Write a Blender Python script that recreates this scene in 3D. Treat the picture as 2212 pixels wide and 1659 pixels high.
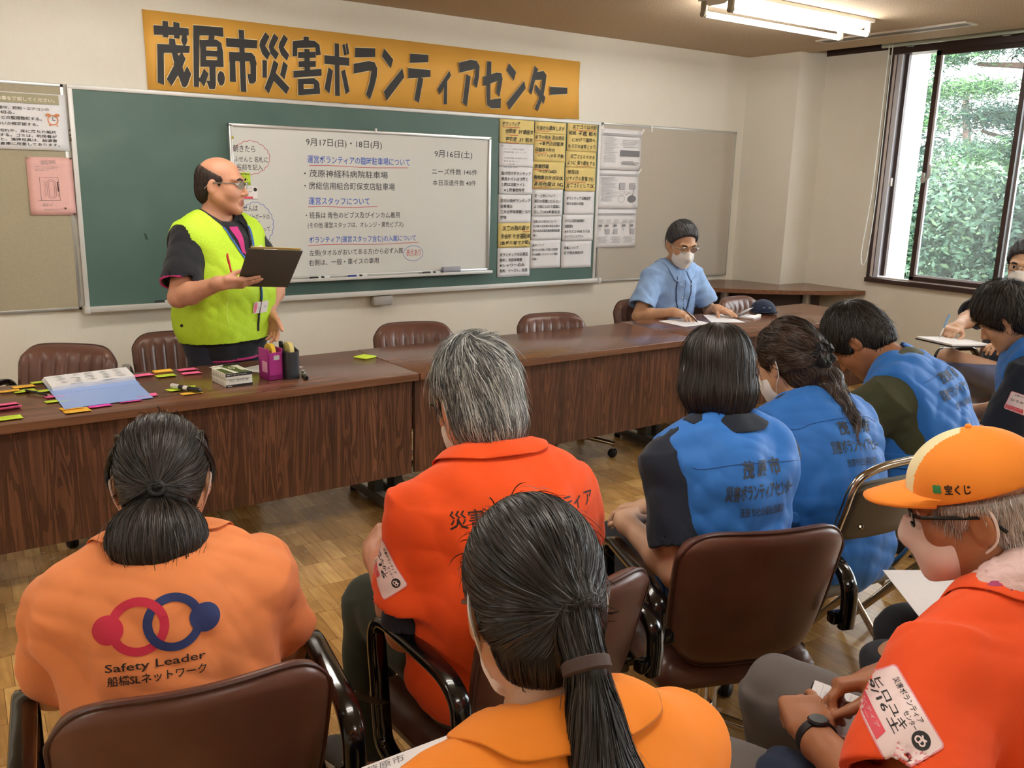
import bpy, bmesh, math, random
import numpy as np
from math import sin, cos, pi, radians
from mathutils import Vector, Matrix, Euler, Quaternion
from mathutils.bvhtree import BVHTree

for _o in list(bpy.data.objects):
    bpy.data.objects.remove(_o)
SC = bpy.context.scene
COL = SC.collection
random.seed(11)

# ------------------------------------------------------------------ camera
FPX, YAW, PITCH, ROLL, CAMZ = 1930.87, 35.0675, -13.0783, 1.431, 1.557
def _cam():
    cy, sy, cp, sp = cos(radians(YAW)), sin(radians(YAW)), cos(radians(PITCH)), sin(radians(PITCH))
    fwd = Vector((sy*cp, cy*cp, sp)); right = Vector((cy, -sy, 0)); up = right.cross(fwd)
    cr, sr = cos(radians(ROLL)), sin(radians(ROLL))
    r = right*cr + up*sr; u = up*cr - right*sr
    m = Matrix((r, u, -fwd)).transposed().to_4x4(); m.translation = (0, 0, CAMZ)
    cd = bpy.data.cameras.new('camera'); c = bpy.data.objects.new('camera', cd); COL.objects.link(c)
    c.matrix_world = m; cd.sensor_fit = 'HORIZONTAL'; cd.sensor_width = 36.0
    cd.lens = FPX/2212*36.0; cd.clip_start = 0.05; cd.clip_end = 200
    SC.camera = c
_cam()

# ------------------------------------------------------------------ view, world, light
SC.view_settings.view_transform = 'Standard'
try: SC.view_settings.look = 'None'
except Exception: pass
SC.view_settings.gamma = 1.0
SC.view_settings.use_curve_mapping = False
SC.view_settings.exposure = 1.5
SC.cycles.max_bounces = 7; SC.cycles.diffuse_bounces = 4; SC.cycles.glossy_bounces = 3
SC.cycles.transmission_bounces = 4; SC.cycles.transparent_max_bounces = 8
SC.cycles.caustics_reflective = False; SC.cycles.caustics_refractive = False
SC.cycles.sample_clamp_indirect = 6.0
W = bpy.data.worlds.new('overcast_sky'); SC.world = W; W.use_nodes = True
_bg = W.node_tree.nodes['Background']
_bg.inputs[0].default_value = (0.93, 0.97, 1.0, 1); _bg.inputs[1].default_value = 4.6
TUBE_POWER = 15.5      # emission strength of every fluorescent tube

# ------------------------------------------------------------------ object helpers
def srgb(*c):
    if len(c) == 1:
        c = c[0].lstrip('#'); c = [int(c[i:i+2], 16) for i in (0, 2, 4)]
    return tuple(((v/255)/12.92 if v/255 <= .04045 else ((v/255+.055)/1.055)**2.4) for v in c)
def tag(o, label=None, cat=None, group=None, kind=None):
    if label: o['label'] = label
    if cat: o['category'] = cat
    if group: o['group'] = group
    if kind: o['kind'] = kind
    return o
def empty(name, loc=(0, 0, 0), rz=0.0, parent=None):
    o = bpy.data.objects.new(name, None); COL.objects.link(o)
    o.location = loc; o.rotation_euler = (0, 0, rz); o.empty_display_size = .05
    if parent: o.parent = parent
    return o
def thing(name, label, cat, loc=(0, 0, 0), rz=0.0, group=None):
    return tag(empty(name, loc, rz), label, cat, group)
def copy_tree(o, parent=None):
    c = o.copy(); COL.objects.link(c)
    if parent: c.parent = parent
    for ch in list(o.children): copy_tree(ch, c)
    return c
def mesh_obj(name, v, f, mat, parent=None, smooth=True, sharp=40):
    me = bpy.data.meshes.new(name)
    if isinstance(v, np.ndarray) and isinstance(f, np.ndarray):
        n = f.shape[1]
        me.vertices.add(len(v)); me.vertices.foreach_set('co', np.asarray(v, np.float32).ravel())
        me.loops.add(f.size); me.loops.foreach_set('vertex_index', f.astype(np.int32).ravel())
        me.polygons.add(len(f)); me.polygons.foreach_set('loop_start', np.arange(0, f.size, n, dtype=np.int32))
        me.update(calc_edges=True); me.validate()
    else:
        me.from_pydata([tuple(p) for p in v], [], [tuple(q) for q in f]); me.update()
    for m in (mat if isinstance(mat, (list, tuple)) else [mat]): me.materials.append(m)
    if smooth:
        me.shade_smooth()
        if sharp: me.set_sharp_from_angle(angle=radians(sharp))
    o = bpy.data.objects.new(name, me); COL.objects.link(o)
    if parent: o.parent = parent
    return o
class MB:
    """collects shapes into one mesh"""
    def __init__(s): s.v = []; s.f = []; s.mi = []; s.cur = 0
    def add(s, v, f):
        b = len(s.v); s.v += [Vector(p) for p in v]; s.f += [tuple(i+b for i in q) for q in f]; s.mi += [s.cur]*len(f); return s
    def mat(s, i): s.cur = i; return s
    def box(s, c, d, R=None, bev=0.0):
        hx, hy, hz = d[0]/2, d[1]/2, d[2]/2; c = Vector(c)
        b = min(bev, hx*.9, hy*.9, hz*.9)
        if b > 0:
            bm = bmesh.new(); bmesh.ops.create_cube(bm, size=1.0)
            for q in bm.verts: q.co = Vector((q.co.x*2*hx, q.co.y*2*hy, q.co.z*2*hz))
            bmesh.ops.bevel(bm, geom=bm.edges[:], offset=b, segments=2, profile=.5, affect='EDGES')
            bm.verts.index_update()
            v = [q.co.copy() for q in bm.verts]; f = [[q.index for q in p.verts] for p in bm.faces]; bm.free()
        else:
            v = [Vector((x*hx, y*hy, z*hz)) for x in (-1, 1) for y in (-1, 1) for z in (-1, 1)]
            f = [(0, 1, 3, 2), (4, 6, 7, 5), (0, 4, 5, 1), (2, 3, 7, 6), (0, 2, 6, 4), (1, 5, 7, 3)]
        if R is not None: v = [R @ p for p in v]
        return s.add([p+c for p in v], f)
    def tube(s, pts, r, n=10, caps=True, closed=False, flat=None):
        pts = [Vector(p) for p in pts]; m = len(pts); v = []; f = []
        rr = r if isinstance(r, (list, tuple)) else [r]*m
        prev = None
        for i, p in enumerate(pts):
            a = pts[i-1] if (i > 0 or closed) else p; b = pts[(i+1) % m] if (i < m-1 or closed) else p
            t = (b-a).normalized() if (b-a).length > 1e-9 else Vector((0, 0, 1))
            if prev is None:
                ref = Vector((0, 0, 1)) if abs(t.z) < .9 else Vector((1, 0, 0))
                n1 = t.cross(ref).normalized()
            else:
                n1 = (prev - t*prev.dot(t))
                n1 = n1.normalized() if n1.length > 1e-6 else t.orthogonal().normalized()
            prev = n1; n2 = t.cross(n1)
            for k in range(n):
                an = 2*pi*k/n
                v.append(p + n1*cos(an)*rr[i] + n2*sin(an)*rr[i]*(flat or 1))
        seg = m if closed else m-1
        for i in range(seg):
            for k in range(n):
                a = i*n+k; b = i*n+(k+1) % n; c = ((i+1) % m)*n+(k+1) % n; d = ((i+1) % m)*n+k
                f.append((a, b, c, d))
        if caps and not closed:
            f.append(tuple(range(n-1, -1, -1))); f.append(tuple((m-1)*n+k for k in range(n)))
        return s.add(v, f)
    def lathe(s, prof, n=24, M=None):
        v = []; f = []; m = len(prof)
        for (r, z) in prof:
            for k in range(n): v.append(Vector((r*cos(2*pi*k/n), r*sin(2*pi*k/n), z)))
        for i in range(m-1):
            for k in range(n): f.append((i*n+k, i*n+(k+1) % n, (i+1)*n+(k+1) % n, (i+1)*n+k))
        f.append(tuple(range(n-1, -1, -1))); f.append(tuple((m-1)*n+k for k in range(n)))
        if M is not None: v = [M @ p for p in v]
        return s.add(v, f)
    def prism(s, poly, z0, z1, M=None):
        n = len(poly); v = [Vector((x, y, z0)) for x, y in poly]+[Vector((x, y, z1)) for x, y in poly]
        f = [tuple(range(n-1, -1, -1)), tuple(range(n, 2*n))]+[(i, (i+1) % n, n+(i+1) % n, n+i) for i in range(n)]
        if M is not None: v = [M @ p for p in v]
        return s.add(v, f)
    def sphere(s, c, r, n=12, R=None):
        r = r if isinstance(r, (list, tuple)) else (r, r, r); v = []; f = []; m = n//2
        for i in range(m+1):
            a = pi*i/m
            for k in range(n):
                p = Vector((r[0]*sin(a)*cos(2*pi*k/n), r[1]*sin(a)*sin(2*pi*k/n), r[2]*cos(a)))
                v.append((R @ p if R is not None else p)+Vector(c))
        for i in range(m):
            for k in range(n): f.append((i*n+k, (i+1)*n+k, (i+1)*n+(k+1) % n, i*n+(k+1) % n))
        return s.add(v, f)
    def build(s, name, mat, parent=None, smooth=True, sharp=40, bevel=0, M=None):
        v = s.v if M is None else [M @ p for p in s.v]
        o = mesh_obj(name, v, s.f, mat, parent, smooth, sharp)
        if len(set(s.mi)) > 1: o.data.polygons.foreach_set('material_index', s.mi)
        if bevel:
            b = o.modifiers.new('bevel', 'BEVEL'); b.width = bevel; b.segments = 2; b.limit_method = 'ANGLE'; b.angle_limit = radians(50)
        return o
def spline(pts, n=8):
    """Catmull-Rom through pts"""
    P = [Vector(p) for p in pts]; P = [P[0]*2-P[1]]+P+[P[-1]*2-P[-2]]; out = []
    for i in range(1, len(P)-2):
        a, b, c, d = P[i-1:i+3]
        for k in range(n):
            t = k/n
            out.append(.5*((2*b)+(c-a)*t+(2*a-5*b+4*c-d)*t*t+(3*b-a-3*c+d)*t**3))
    return out+[P[-2]]
def frame(o, u, v):
    """4x4 matrix with x axis u, y axis v"""
    u = Vector(u).normalized(); v = Vector(v); v = (v-u*v.dot(u)).normalized(); w = u.cross(v)
    m = Matrix((u, v, w)).transposed().to_4x4(); m.translation = Vector(o); return m

# ------------------------------------------------------------------ materials
class NT:
    def __init__(s, name):
        s.m = bpy.data.materials.new(name); s.m.use_nodes = True; s.t = s.m.node_tree; s.b = s.t.nodes['Principled BSDF']
    def n(s, typ, **kw):
        nd = s.t.nodes.new(typ)
        for k, v in kw.items():
            if k.startswith('i_'):
                k = k[2:]; k = int(k) if k.isdigit() else k.replace('_', ' ')
                nd.inputs[k].default_value = v
            else: setattr(nd, k, v)
        return nd
    def l(s, a, b): s.t.links.new(a, b)
    def coord(s, kind='Object', scale=(1, 1, 1), rot=(0, 0, 0)):
        tc = s.n('ShaderNodeTexCoord'); mp = s.n('ShaderNodeMapping'); mp.inputs['Scale'].default_value = scale; mp.inputs['Rotation'].default_value = rot
        s.l(tc.outputs[kind], mp.inputs[0]); return mp.outputs[0]
    def ramp(s, fac, stops):
        r = s.n('ShaderNodeValToRGB'); e = r.color_ramp.elements
        while len(e) < len(stops): e.new(.5)
        for el, (p, c) in zip(e, stops): el.position = p; el.color = (*c, 1) if len(c) == 3 else c
        s.l(fac, r.inputs[0]); return r.outputs[0]
    def bump(s, h, strength=.2, dist=.002):
        b = s.n('ShaderNodeBump'); b.inputs['Strength'].default_value = strength; b.inputs['Distance'].default_value = dist
        s.l(h, b.inputs['Height']); s.l(b.outputs[0], s.b.inputs['Normal'])
    def mix(s, fac, a, b, mode='MIX'):
        m = s.n('ShaderNodeMix'); m.data_type = 'RGBA'; m.blend_type = mode
        for sk, v in ((m.inputs[0], fac), (m.inputs[6], a), (m.inputs[7], b)):
            if hasattr(v, 'links'): s.l(v, sk)
            else: sk.default_value = v if isinstance(v, (int, float)) else ((*v, 1) if len(v) == 3 else v)
        return m.outputs[2]
_mats = {}
def pm(name, col, rough=.5, metal=0., noise=0., nscale=30., bump=0., bscale=200., spec=.5, trans=0., sheen=0., coat=0., emit=None, estr=1., alpha=1., kind='Object', nvec=(1, 1, 1)):
    """principled material with an optional procedural colour variation and bump"""
    if name in _mats: return _mats[name]
    if isinstance(col, str): col = srgb(col)
    t = NT(name); b = t.b
    b.inputs['Base Color'].default_value = (*col, 1); b.inputs['Roughness'].default_value = rough; b.inputs['Metallic'].default_value = metal
    b.inputs['Specular IOR Level'].default_value = spec
    if trans: b.inputs['Transmission Weight'].default_value = trans
    if sheen: b.inputs['Sheen Weight'].default_value = sheen; b.inputs['Sheen Roughness'].default_value = .5
    if coat: b.inputs['Coat Weight'].default_value = coat; b.inputs['Coat Roughness'].default_value = .08
    if alpha < 1: b.inputs['Alpha'].default_value = alpha
    if emit: b.inputs['Emission Color'].default_value = (*emit, 1); b.inputs['Emission Strength'].default_value = estr
    if noise or bump: v = t.coord(kind, nvec)
    if noise:
        n = t.n('ShaderNodeTexNoise', i_Scale=nscale, i_Detail=4.0); t.l(v, n.inputs['Vector'])
        lo = tuple(c*(1-noise) for c in col); hi = tuple(min(1, c*(1+noise)) for c in col)
        t.l(t.ramp(n.outputs[0], [(.3, lo), (.7, hi)]), b.inputs['Base Color'])
    if bump:
        n2 = t.n('ShaderNodeTexNoise', i_Scale=bscale, i_Detail=3.0); t.l(v, n2.inputs['Vector']); t.bump(n2.outputs[0], bump)
    _mats[name] = t.m; return t.m
def node_mat(name):
    def deco(fn):
        t = NT(name); fn(t); _mats[name] = t.m; return t.m
    return deco
@node_mat('wallpaper')
def M_WALL(t):
    v = t.coord('Object'); n = t.n('ShaderNodeTexNoise', i_Scale=1.1, i_Detail=3.0); t.l(v, n.inputs['Vector'])
    v2 = t.coord('Object', (260, 260, 30)); n2 = t.n('ShaderNodeTexNoise', i_Scale=1.0, i_Detail=2.0); t.l(v2, n2.inputs['Vector'])
    c = t.ramp(n.outputs[0], [(.3, srgb(224, 219, 205)), (.7, srgb(233, 229, 217))])
    c = t.mix(.12, c, n2.outputs[0], 'OVERLAY'); t.l(c, t.b.inputs['Base Color']); t.b.inputs['Roughness'].default_value = .75
    t.bump(n2.outputs[0], .12, .001)
@node_mat('ceiling_board')
def M_CEIL(t):
    v = t.coord('Object'); n = t.n('ShaderNodeTexNoise', i_Scale=130.0, i_Detail=4.0); t.l(v, n.inputs['Vector'])
    t.l(t.ramp(n.outputs[0], [(.35, srgb(168, 147, 121)), (.65, srgb(210, 189, 161))]), t.b.inputs['Base Color'])
    t.b.inputs['Roughness'].default_value = .9; t.bump(n.outputs[0], .5, .004)
@node_mat('parquet')
def M_FLOOR(t):
    v = t.coord('Object', (1, 1, 1), (0, 0, radians(3)))
    b = t.n('ShaderNodeTexBrick', offset=.5, offset_frequency=2); b.inputs['Scale'].default_value = 1.0
    b.inputs['Brick Width'].default_value = .062; b.inputs['Row Height'].default_value = .205
    b.inputs['Mortar Size'].default_value = .0009; b.inputs['Mortar Smooth'].default_value = .2; b.inputs['Bias'].default_value = 0.0
    b.inputs['Color1'].default_value = (0, 0, 0, 1); b.inputs['Color2'].default_value = (1, 1, 1, 1); b.inputs['Mortar'].default_value = (.5, .5, .5, 1)
    t.l(v, b.inputs['Vector'])
    tone = t.ramp(b.outputs['Color'], [(0, srgb(166, 124, 70)), (.35, srgb(190, 146, 84)), (.7, srgb(200, 156, 94)), (1, srgb(221, 178, 111))])
    g = t.coord('Object', (70, 9, 1)); n = t.n('ShaderNodeTexNoise', i_Scale=1.0, i_Detail=5.0); t.l(g, n.inputs['Vector'])
    c = t.mix(.55, tone, t.ramp(n.outputs[0], [(.25, (.28, .28, .28)), (.75, (.72, .72, .72))]), 'OVERLAY')
    big = t.n('ShaderNodeTexNoise', i_Scale=5.0, i_Detail=4.0); t.l(v, big.inputs['Vector'])
    c = t.mix(t.ramp(big.outputs[0], [(.45, (0, 0, 0)), (.8, (.55, .55, .55))]), c, srgb(147, 108, 60))
    c = t.mix(b.outputs['Fac'], c, srgb(106, 75, 41)); t.l(c, t.b.inputs['Base Color'])
    t.l(t.ramp(big.outputs[0], [(.3, (.2, .2, .2)), (.7, (.3, .3, .3))]), t.b.inputs['Roughness'])
    m = t.n('ShaderNodeMath', operation='SUBTRACT'); t.l(n.outputs[0], m.inputs[0]); t.l(b.outputs['Fac'], m.inputs[1])
    t.bump(m.outputs[0], .12, .002)
@node_mat('walnut_top')
def M_TOP(t):
    v = t.coord('Object', (1.2, 26, 26)); n = t.n('ShaderNodeTexNoise', i_Scale=1.6, i_Detail=6.0, i_Distortion=.6); t.l(v, n.inputs['Vector'])
    t.l(t.ramp(n.outputs[0], [(.25, srgb(81, 52, 38)), (.5, srgb(111, 72, 53)), (.75, srgb(129, 87, 63))]), t.b.inputs['Base Color'])
    t.b.inputs['Roughness'].default_value = .22; t.b.inputs['Specular IOR Level'].default_value = .55
    t.bump(n.outputs[0], .04, .001)
@node_mat('walnut_edge')
def M_EDGE(t):
    v = t.coord('Object', (1.5, 30, 30)); n = t.n('ShaderNodeTexNoise', i_Scale=1.6, i_Detail=5.0); t.l(v, n.inputs['Vector'])
    t.l(t.ramp(n.outputs[0], [(.25, srgb(102, 68, 47)), (.75, srgb(140, 97, 70))]), t.b.inputs['Base Color']); t.b.inputs['Roughness'].default_value = .35
@node_mat('rosewood_panel')
def M_PANEL(t):
    v = t.coord('Object', (1, 1, 1))
    st = t.n('ShaderNodeTexNoise', noise_dimensions='1D', i_Scale=11.0, i_Detail=1.0); sx = t.n('ShaderNodeSeparateXYZ'); t.l(v, sx.inputs[0]); t.l(sx.outputs[0], st.inputs['W'])
    v2 = t.coord('Object', (13, 13, .9)); n = t.n('ShaderNodeTexNoise', i_Scale=1.3, i_Detail=3.0, i_Distortion=.7); t.l(v2, n.inputs['Vector'])
    w = t.n('ShaderNodeMath', operation='MULTIPLY'); t.l(n.outputs[0], w.inputs[0]); w.inputs[1].default_value = 62.0
    fr = t.n('ShaderNodeMath', operation='SINE'); t.l(w.outputs[0], fr.inputs[0])
    f3 = t.coord('Object', (170, 170, 5)); n3 = t.n('ShaderNodeTexNoise', i_Scale=1.0, i_Detail=3.0); t.l(f3, n3.inputs['Vector'])
    base = t.ramp(st.outputs[0], [(.3, srgb(84, 55, 42)), (.45, srgb(116, 78, 56)), (.55, srgb(98, 64, 48)), (.7, srgb(126, 86, 62))])
    c = t.mix(t.ramp(fr.outputs[0], [(.0, (.62, .62, .62)), (.26, (0, 0, 0))]), base, srgb(58, 36, 29))
    c = t.mix(.55, c, t.ramp(n3.outputs[0], [(.3, (.32, .32, .32)), (.7, (.64, .64, .64))]), 'OVERLAY')
    t.l(c, t.b.inputs['Base Color']); t.b.inputs['Roughness'].default_value = .36
@node_mat('chalkboard_green')
def M_CHALK(t):
    v = t.coord('Object'); n = t.n('ShaderNodeTexNoise', i_Scale=1.6, i_Detail=5.0, i_Distortion=.6); t.l(v, n.inputs['Vector'])
    t.l(t.ramp(n.outputs[0], [(.3, srgb(72, 100, 91)), (.6, srgb(84, 111, 102)), (.8, srgb(104, 127, 119))]), t.b.inputs['Base Color']); t.b.inputs['Roughness'].default_value = .5
@node_mat('pin_board')
def M_PIN(t):
    v = t.coord('Object'); n = t.n('ShaderNodeTexNoise', i_Scale=300.0, i_Detail=3.0); t.l(v, n.inputs['Vector'])
    t.l(t.ramp(n.outputs[0], [(.3, srgb(160, 150, 124)), (.7, srgb(180, 170, 146))]), t.b.inputs['Base Color']); t.b.inputs['Roughness'].default_value = .8; t.bump(n.outputs[0], .2, .001)
@node_mat('pin_board_grey')
def M_PIN2(t):
    v = t.coord('Object'); n = t.n('ShaderNodeTexNoise', i_Scale=300.0, i_Detail=3.0); t.l(v, n.inputs['Vector'])
    t.l(t.ramp(n.outputs[0], [(.3, srgb(176, 168, 154)), (.7, srgb(194, 187, 174))]), t.b.inputs['Base Color']); t.b.inputs['Roughness'].default_value = .8; t.bump(n.outputs[0], .2, .001)
@node_mat('brown_leather')
def M_LEATHER(t):
    v = t.coord('Object'); n = t.n('ShaderNodeTexNoise', i_Scale=420.0, i_Detail=2.0); t.l(v, n.inputs['Vector'])
    m = t.n('ShaderNodeTexNoise', i_Scale=7.0, i_Detail=3.0); t.l(v, m.inputs['Vector'])
    t.l(t.ramp(m.outputs[0], [(.3, srgb(92, 60, 50)), (.7, srgb(112, 76, 63))]), t.b.inputs['Base Color'])
    t.b.inputs['Roughness'].default_value = .33; t.bump(n.outputs[0], .12, .001)
M_ALU = pm('aluminium', '#c9c9c6', .35, .7)
M_ALUP = pm('silver_paint', '#d3d2ce', .4, .15)
M_CHROME = pm('chrome', '#c8c2b8', .16, 1.0)
M_BLACK = pm('black_lacquer', '#0c0c0d', .16, 0., coat=.5)
M_RUBBER = pm('black_rubber', '#141415', .55)
M_DGREY = pm('dark_grey_metal', '#4a4a45', .45, .3)
M_WB = pm('whiteboard_enamel', '#dcdcd6', .25, noise=.02, nscale=3)
M_PAPER = pm('white_paper', '#e9e8ea', .8, noise=.015, nscale=40)
M_PAPERY = pm('yellow_paper', '#e6cf86', .8, noise=.03, nscale=30)
M_PAPERP = pm('pink_paper', '#eab7b0', .6, noise=.03, nscale=30)
M_INK = pm('black_ink', '#242322', .6)
M_INKG = pm('grey_print', '#7d7d82', .7)
M_INKL = pm('pale_print', '#b4b4b9', .7)
M_INKB = pm('blue_marker', '#3c63c0', .5)
M_INKR = pm('red_marker', '#c3424e', .5)
M_INKK = pm('black_marker', '#3a3a3d', .5)
M_DWOOD = pm('dark_window_frame', '#3a2622', .4, noise=.1, nscale=12)
M_WHITEPL = pm('white_plastic', '#e6e4dc', .35)

# ------------------------------------------------------------------ lettering
_txt = {}
def glyphs(s, bold=0.0):
    k = (s, bold)
    if k in _txt: return _txt[k]
    cu = bpy.data.curves.new('t', 'FONT'); cu.body = s; cu.size = 1; cu.offset = bold; cu.resolution_u = 2; cu.fill_mode = 'FRONT'
    o = bpy.data.objects.new('t', cu); COL.objects.link(o)
    dg = bpy.context.evaluated_depsgraph_get(); me = bpy.data.meshes.new_from_object(o.evaluated_get(dg))
    v = [Vector((p.co.x, p.co.y, 0)) for p in me.vertices]; f = [tuple(p.vertices) for p in me.polygons]
    bpy.data.objects.remove(o); bpy.data.curves.remove(cu); bpy.data.meshes.remove(me)
    _txt[k] = (v, f); return v, f
def text_into(mb, s, x0, x1, y0, y1, bold=0.0, slant=0.0, z=0.0, keep=False, jit=0):
    """fit the string into the box x0..x1, y0..y1 of a plane (z offset above it)"""
    v, f = glyphs(s, bold)
    if not v: return
    ax, bx = min(p.x for p in v), max(p.x for p in v); ay, by = min(p.y for p in v), max(p.y for p in v)
    sx = (x1-x0)/max(bx-ax, 1e-6); sy = (y1-y0)/max(by-ay, .35)
    if keep: sx = sy
    rs = random.Random(len(s)*7+int(x0*100))
    ph = rs.random()*6
    out = []
    for p in v:
        x = x0+(p.x-ax)*sx; y = y0+(p.y-ay)*sy
        y += jit*(sin((p.x)*2.3+ph)*.5+sin(p.x*5.1+ph*2)*.3)*(y1-y0) + slant*(x-x0)
        out.append((x, y, z))
    mb.add(out, f)
def hand_into(mb, s, x0, x1, y0, y1, bold=0.0, z=0.0):
    """handwritten line: every character a little turned, shifted and resized"""
    r = random.Random(len(s)*31+int(x0*1000)); X = 0; V = []; Fs = []
    for ch in s:
        adv = .34 if ch in ' 　・、.()' else (.62 if ord(ch) < 256 else .98)
        v, f = glyphs(ch, bold); a = r.uniform(-.09, .09); k = r.uniform(.86, 1.1); dy = r.uniform(-.07, .07); sh = r.uniform(-.05, .22); b = len(V)
        for p in v:
            px, py = (p.x-.5)*k*.94+sh*(p.y-.4), (p.y-.4)*k; V.append((X+.5+px*cos(a)-py*sin(a), .4+dy+px*sin(a)+py*cos(a)))
        Fs += [tuple(i+b for i in q) for q in f]; X += adv*r.uniform(.92, 1.06)
    if not V: return
    ax, bx = min(p[0] for p in V), max(p[0] for p in V); ay, by = min(p[1] for p in V), max(p[1] for p in V)
    mb.add([(x0+(p[0]-ax)/(bx-ax)*(x1-x0), y0+(p[1]-ay)/(by-ay)*(y1-y0), z) for p in V], Fs)
def line_into(mb, pts, wd, z=0.0, closed=False):
    pts = [Vector((p[0], p[1], 0)) for p in pts]; n = len(pts); v = []; f = []
    for i, p in enumerate(pts):
        a = pts[i-1] if (i or closed) else p; b = pts[(i+1) % n] if (i < n-1 or closed) else p
        d = (b-a).normalized() if (b-a).length > 0 else Vector((1, 0, 0)); q = Vector((-d.y, d.x, 0))*wd/2
        v += [(p.x+q.x, p.y+q.y, z), (p.x-q.x, p.y-q.y, z)]
    for i in range(n if closed else n-1):
        j = (i+1) % n; f.append((2*i, 2*i+1, 2*j+1, 2*j))
    mb.add(v, f)
def rect_into(mb, x0, x1, y0, y1, z=0.0):
    mb.add([(x0, y0, z), (x1, y0, z), (x1, y1, z), (x0, y1, z)], [(0, 1, 2, 3)])
def disc_into(mb, cx, cy, rx, ry, z=0.0, n=28, hole=0.0):
    o = [(cx+rx*cos(2*pi*k/n), cy+ry*sin(2*pi*k/n), z) for k in range(n)]
    if hole:
        i = [(cx+rx*hole*cos(2*pi*k/n), cy+ry*hole*sin(2*pi*k/n), z) for k in range(n)]
        mb.add(o+i, [(k, (k+1) % n, n+(k+1) % n, n+k) for k in range(n)])
    else: mb.add(o, [tuple(range(n))])
def scribble_into(mb, x0, x1, y, hgt, wd, seed=0, z=0.0):
    """an illegible pen or print line: a row of small strokes"""
    r = random.Random(seed); x = x0
    while x < x1:
        l = hgt*r.uniform(.5, 1.1)
        line_into(mb, [(x, y+r.uniform(0, hgt*.4)), (x+l*.4, y+hgt*r.uniform(.5, 1)), (x+l*.8, y+r.uniform(0, hgt*.5))], wd, z)
        x += l*r.uniform(.95, 1.3)
# ------------------------------------------------------------------ room shell
YF, XR, XL, YB, ZC = 5.36, 6.43, -3.2, -3.2, 2.569
def struct(name, mb, mat, **k): return tag(mb.build(name, mat, None, smooth=False, **k), kind='structure')
struct('floor', MB().box(((XL+XR)/2, (YB+YF)/2, -.05), (XR-XL+.4, YF-YB+.4, .1)), M_FLOOR)
struct('wall_front', MB().box(((XL+XR)/2, YF+.06, 1.35), (XR-XL+.4, .12, 2.9)), M_WALL)
struct('wall_left', MB().box((XL-.06, (YB+YF)/2, 1.35), (.12, YF-YB, 2.9)), M_WALL)
struct('wall_back', MB().box(((XL+XR)/2, YB-.06, 1.35), (XR-XL+.4, .12, 2.9)), M_WALL)
struct('wall_pier', MB().box(((6.095+XR)/2+.02, 5.1, 1.35), (XR-6.095+.04, .53, 2.9)), M_WALL)
WY0, WY1, WZ0, WZ1 = -1.55, 4.255, .81, 2.58
w = MB()
w.box((XR+.07, (WY1+YF)/2, 1.35), (.14, YF-WY1, 2.9)); w.box((XR+.07, (WY0+WY1)/2, WZ0/2-.05), (.14, WY1-WY0, WZ0+.1))
w.box((XR+.07, (WY0+WY1)/2, (WZ1+2.8)/2), (.14, WY1-WY0, 2.8-WZ1)); w.box((XR+.07, (YB+WY0)/2, 1.35), (.14, WY0-YB, 2.9))
struct('wall_right', w, M_WALL)
c = MB().box(((XL+6.19)/2, (YB+YF)/2, ZC+.04), (6.19-XL, YF-YB, .08)).box(((6.19+XR)/2, (4.84+YF)/2, ZC+.04), (XR-6.19, YF-4.84, .08))
struct('ceiling', c, M_CEIL)
struct('trim_1', MB().box(((6.19+XR)/2, (YB+4.84)/2, 2.80), (XR-6.19+.1, 4.84-YB, .06)).box((6.2, (YB+4.84)/2, 2.70), (.02, 4.84-YB, .16)), M_DWOOD)     # curtain box
struct('trim_2', MB().box((XR-.006, (YB+4.84)/2, 2.66), (.012, 4.84-YB, .2)), M_DWOOD)                       # dark band over the window wall
struct('baseboard_front', MB().box(((XL+XR)/2, YF-.006, .04), (XR-XL, .012, .08)), M_DWOOD)
struct('baseboard_right', MB().box((XR-.006, (YB+4.84)/2, .04), (.012, 4.84-YB, .08)), M_DWOOD)

# window ribbon in the right wall
M_JAMB = pm('pale_jamb', '#e6dcd8', .5)
M_SASH = pm('silver_sash', '#cfd0da', .35, .3)
def _glass(t, haze):  # translucent white mixed into the glass to put in a milky haze
    tr = t.n('ShaderNodeBsdfTransparent'); tr.inputs[0].default_value = (.93, .95, .95, 1)
    gl = t.n('ShaderNodeBsdfGlossy'); gl.inputs['Roughness'].default_value = .02
    fr = t.n('ShaderNodeFresnel'); fr.inputs[0].default_value = 1.45
    mx = t.n('ShaderNodeMixShader'); t.l(fr.outputs[0], mx.inputs[0]); t.l(tr.outputs[0], mx.inputs[1]); t.l(gl.outputs[0], mx.inputs[2])
    df = t.n('ShaderNodeBsdfTranslucent'); df.inputs[0].default_value = (.85, .88, .88, 1); m2 = t.n('ShaderNodeMixShader'); m2.inputs[0].default_value = haze; t.l(mx.outputs[0], m2.inputs[1]); t.l(df.outputs[0], m2.inputs[2])
    t.l(m2.outputs[0], t.t.nodes['Material Output'].inputs[0])
M_GLASS = node_mat('clear_lens')(lambda t: _glass(t, 0.0)); M_GLASSW = node_mat('window_glass')(lambda t: _glass(t, .03))
fr = MB()
for z in (WZ0+.016, WZ1-.03): fr.box((XR+.03, (WY0+WY1)/2, z), (.13, WY1-WY0, .032 if z < 1 else .06))
for y in (WY1-.009, WY0+.02): fr.box((XR+.05, y, (WZ0+WZ1)/2), (.13, .018, WZ1-WZ0))
win = tag(fr.build('window_1', M_DWOOD, smooth=False), kind='structure')
j = MB()
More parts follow.
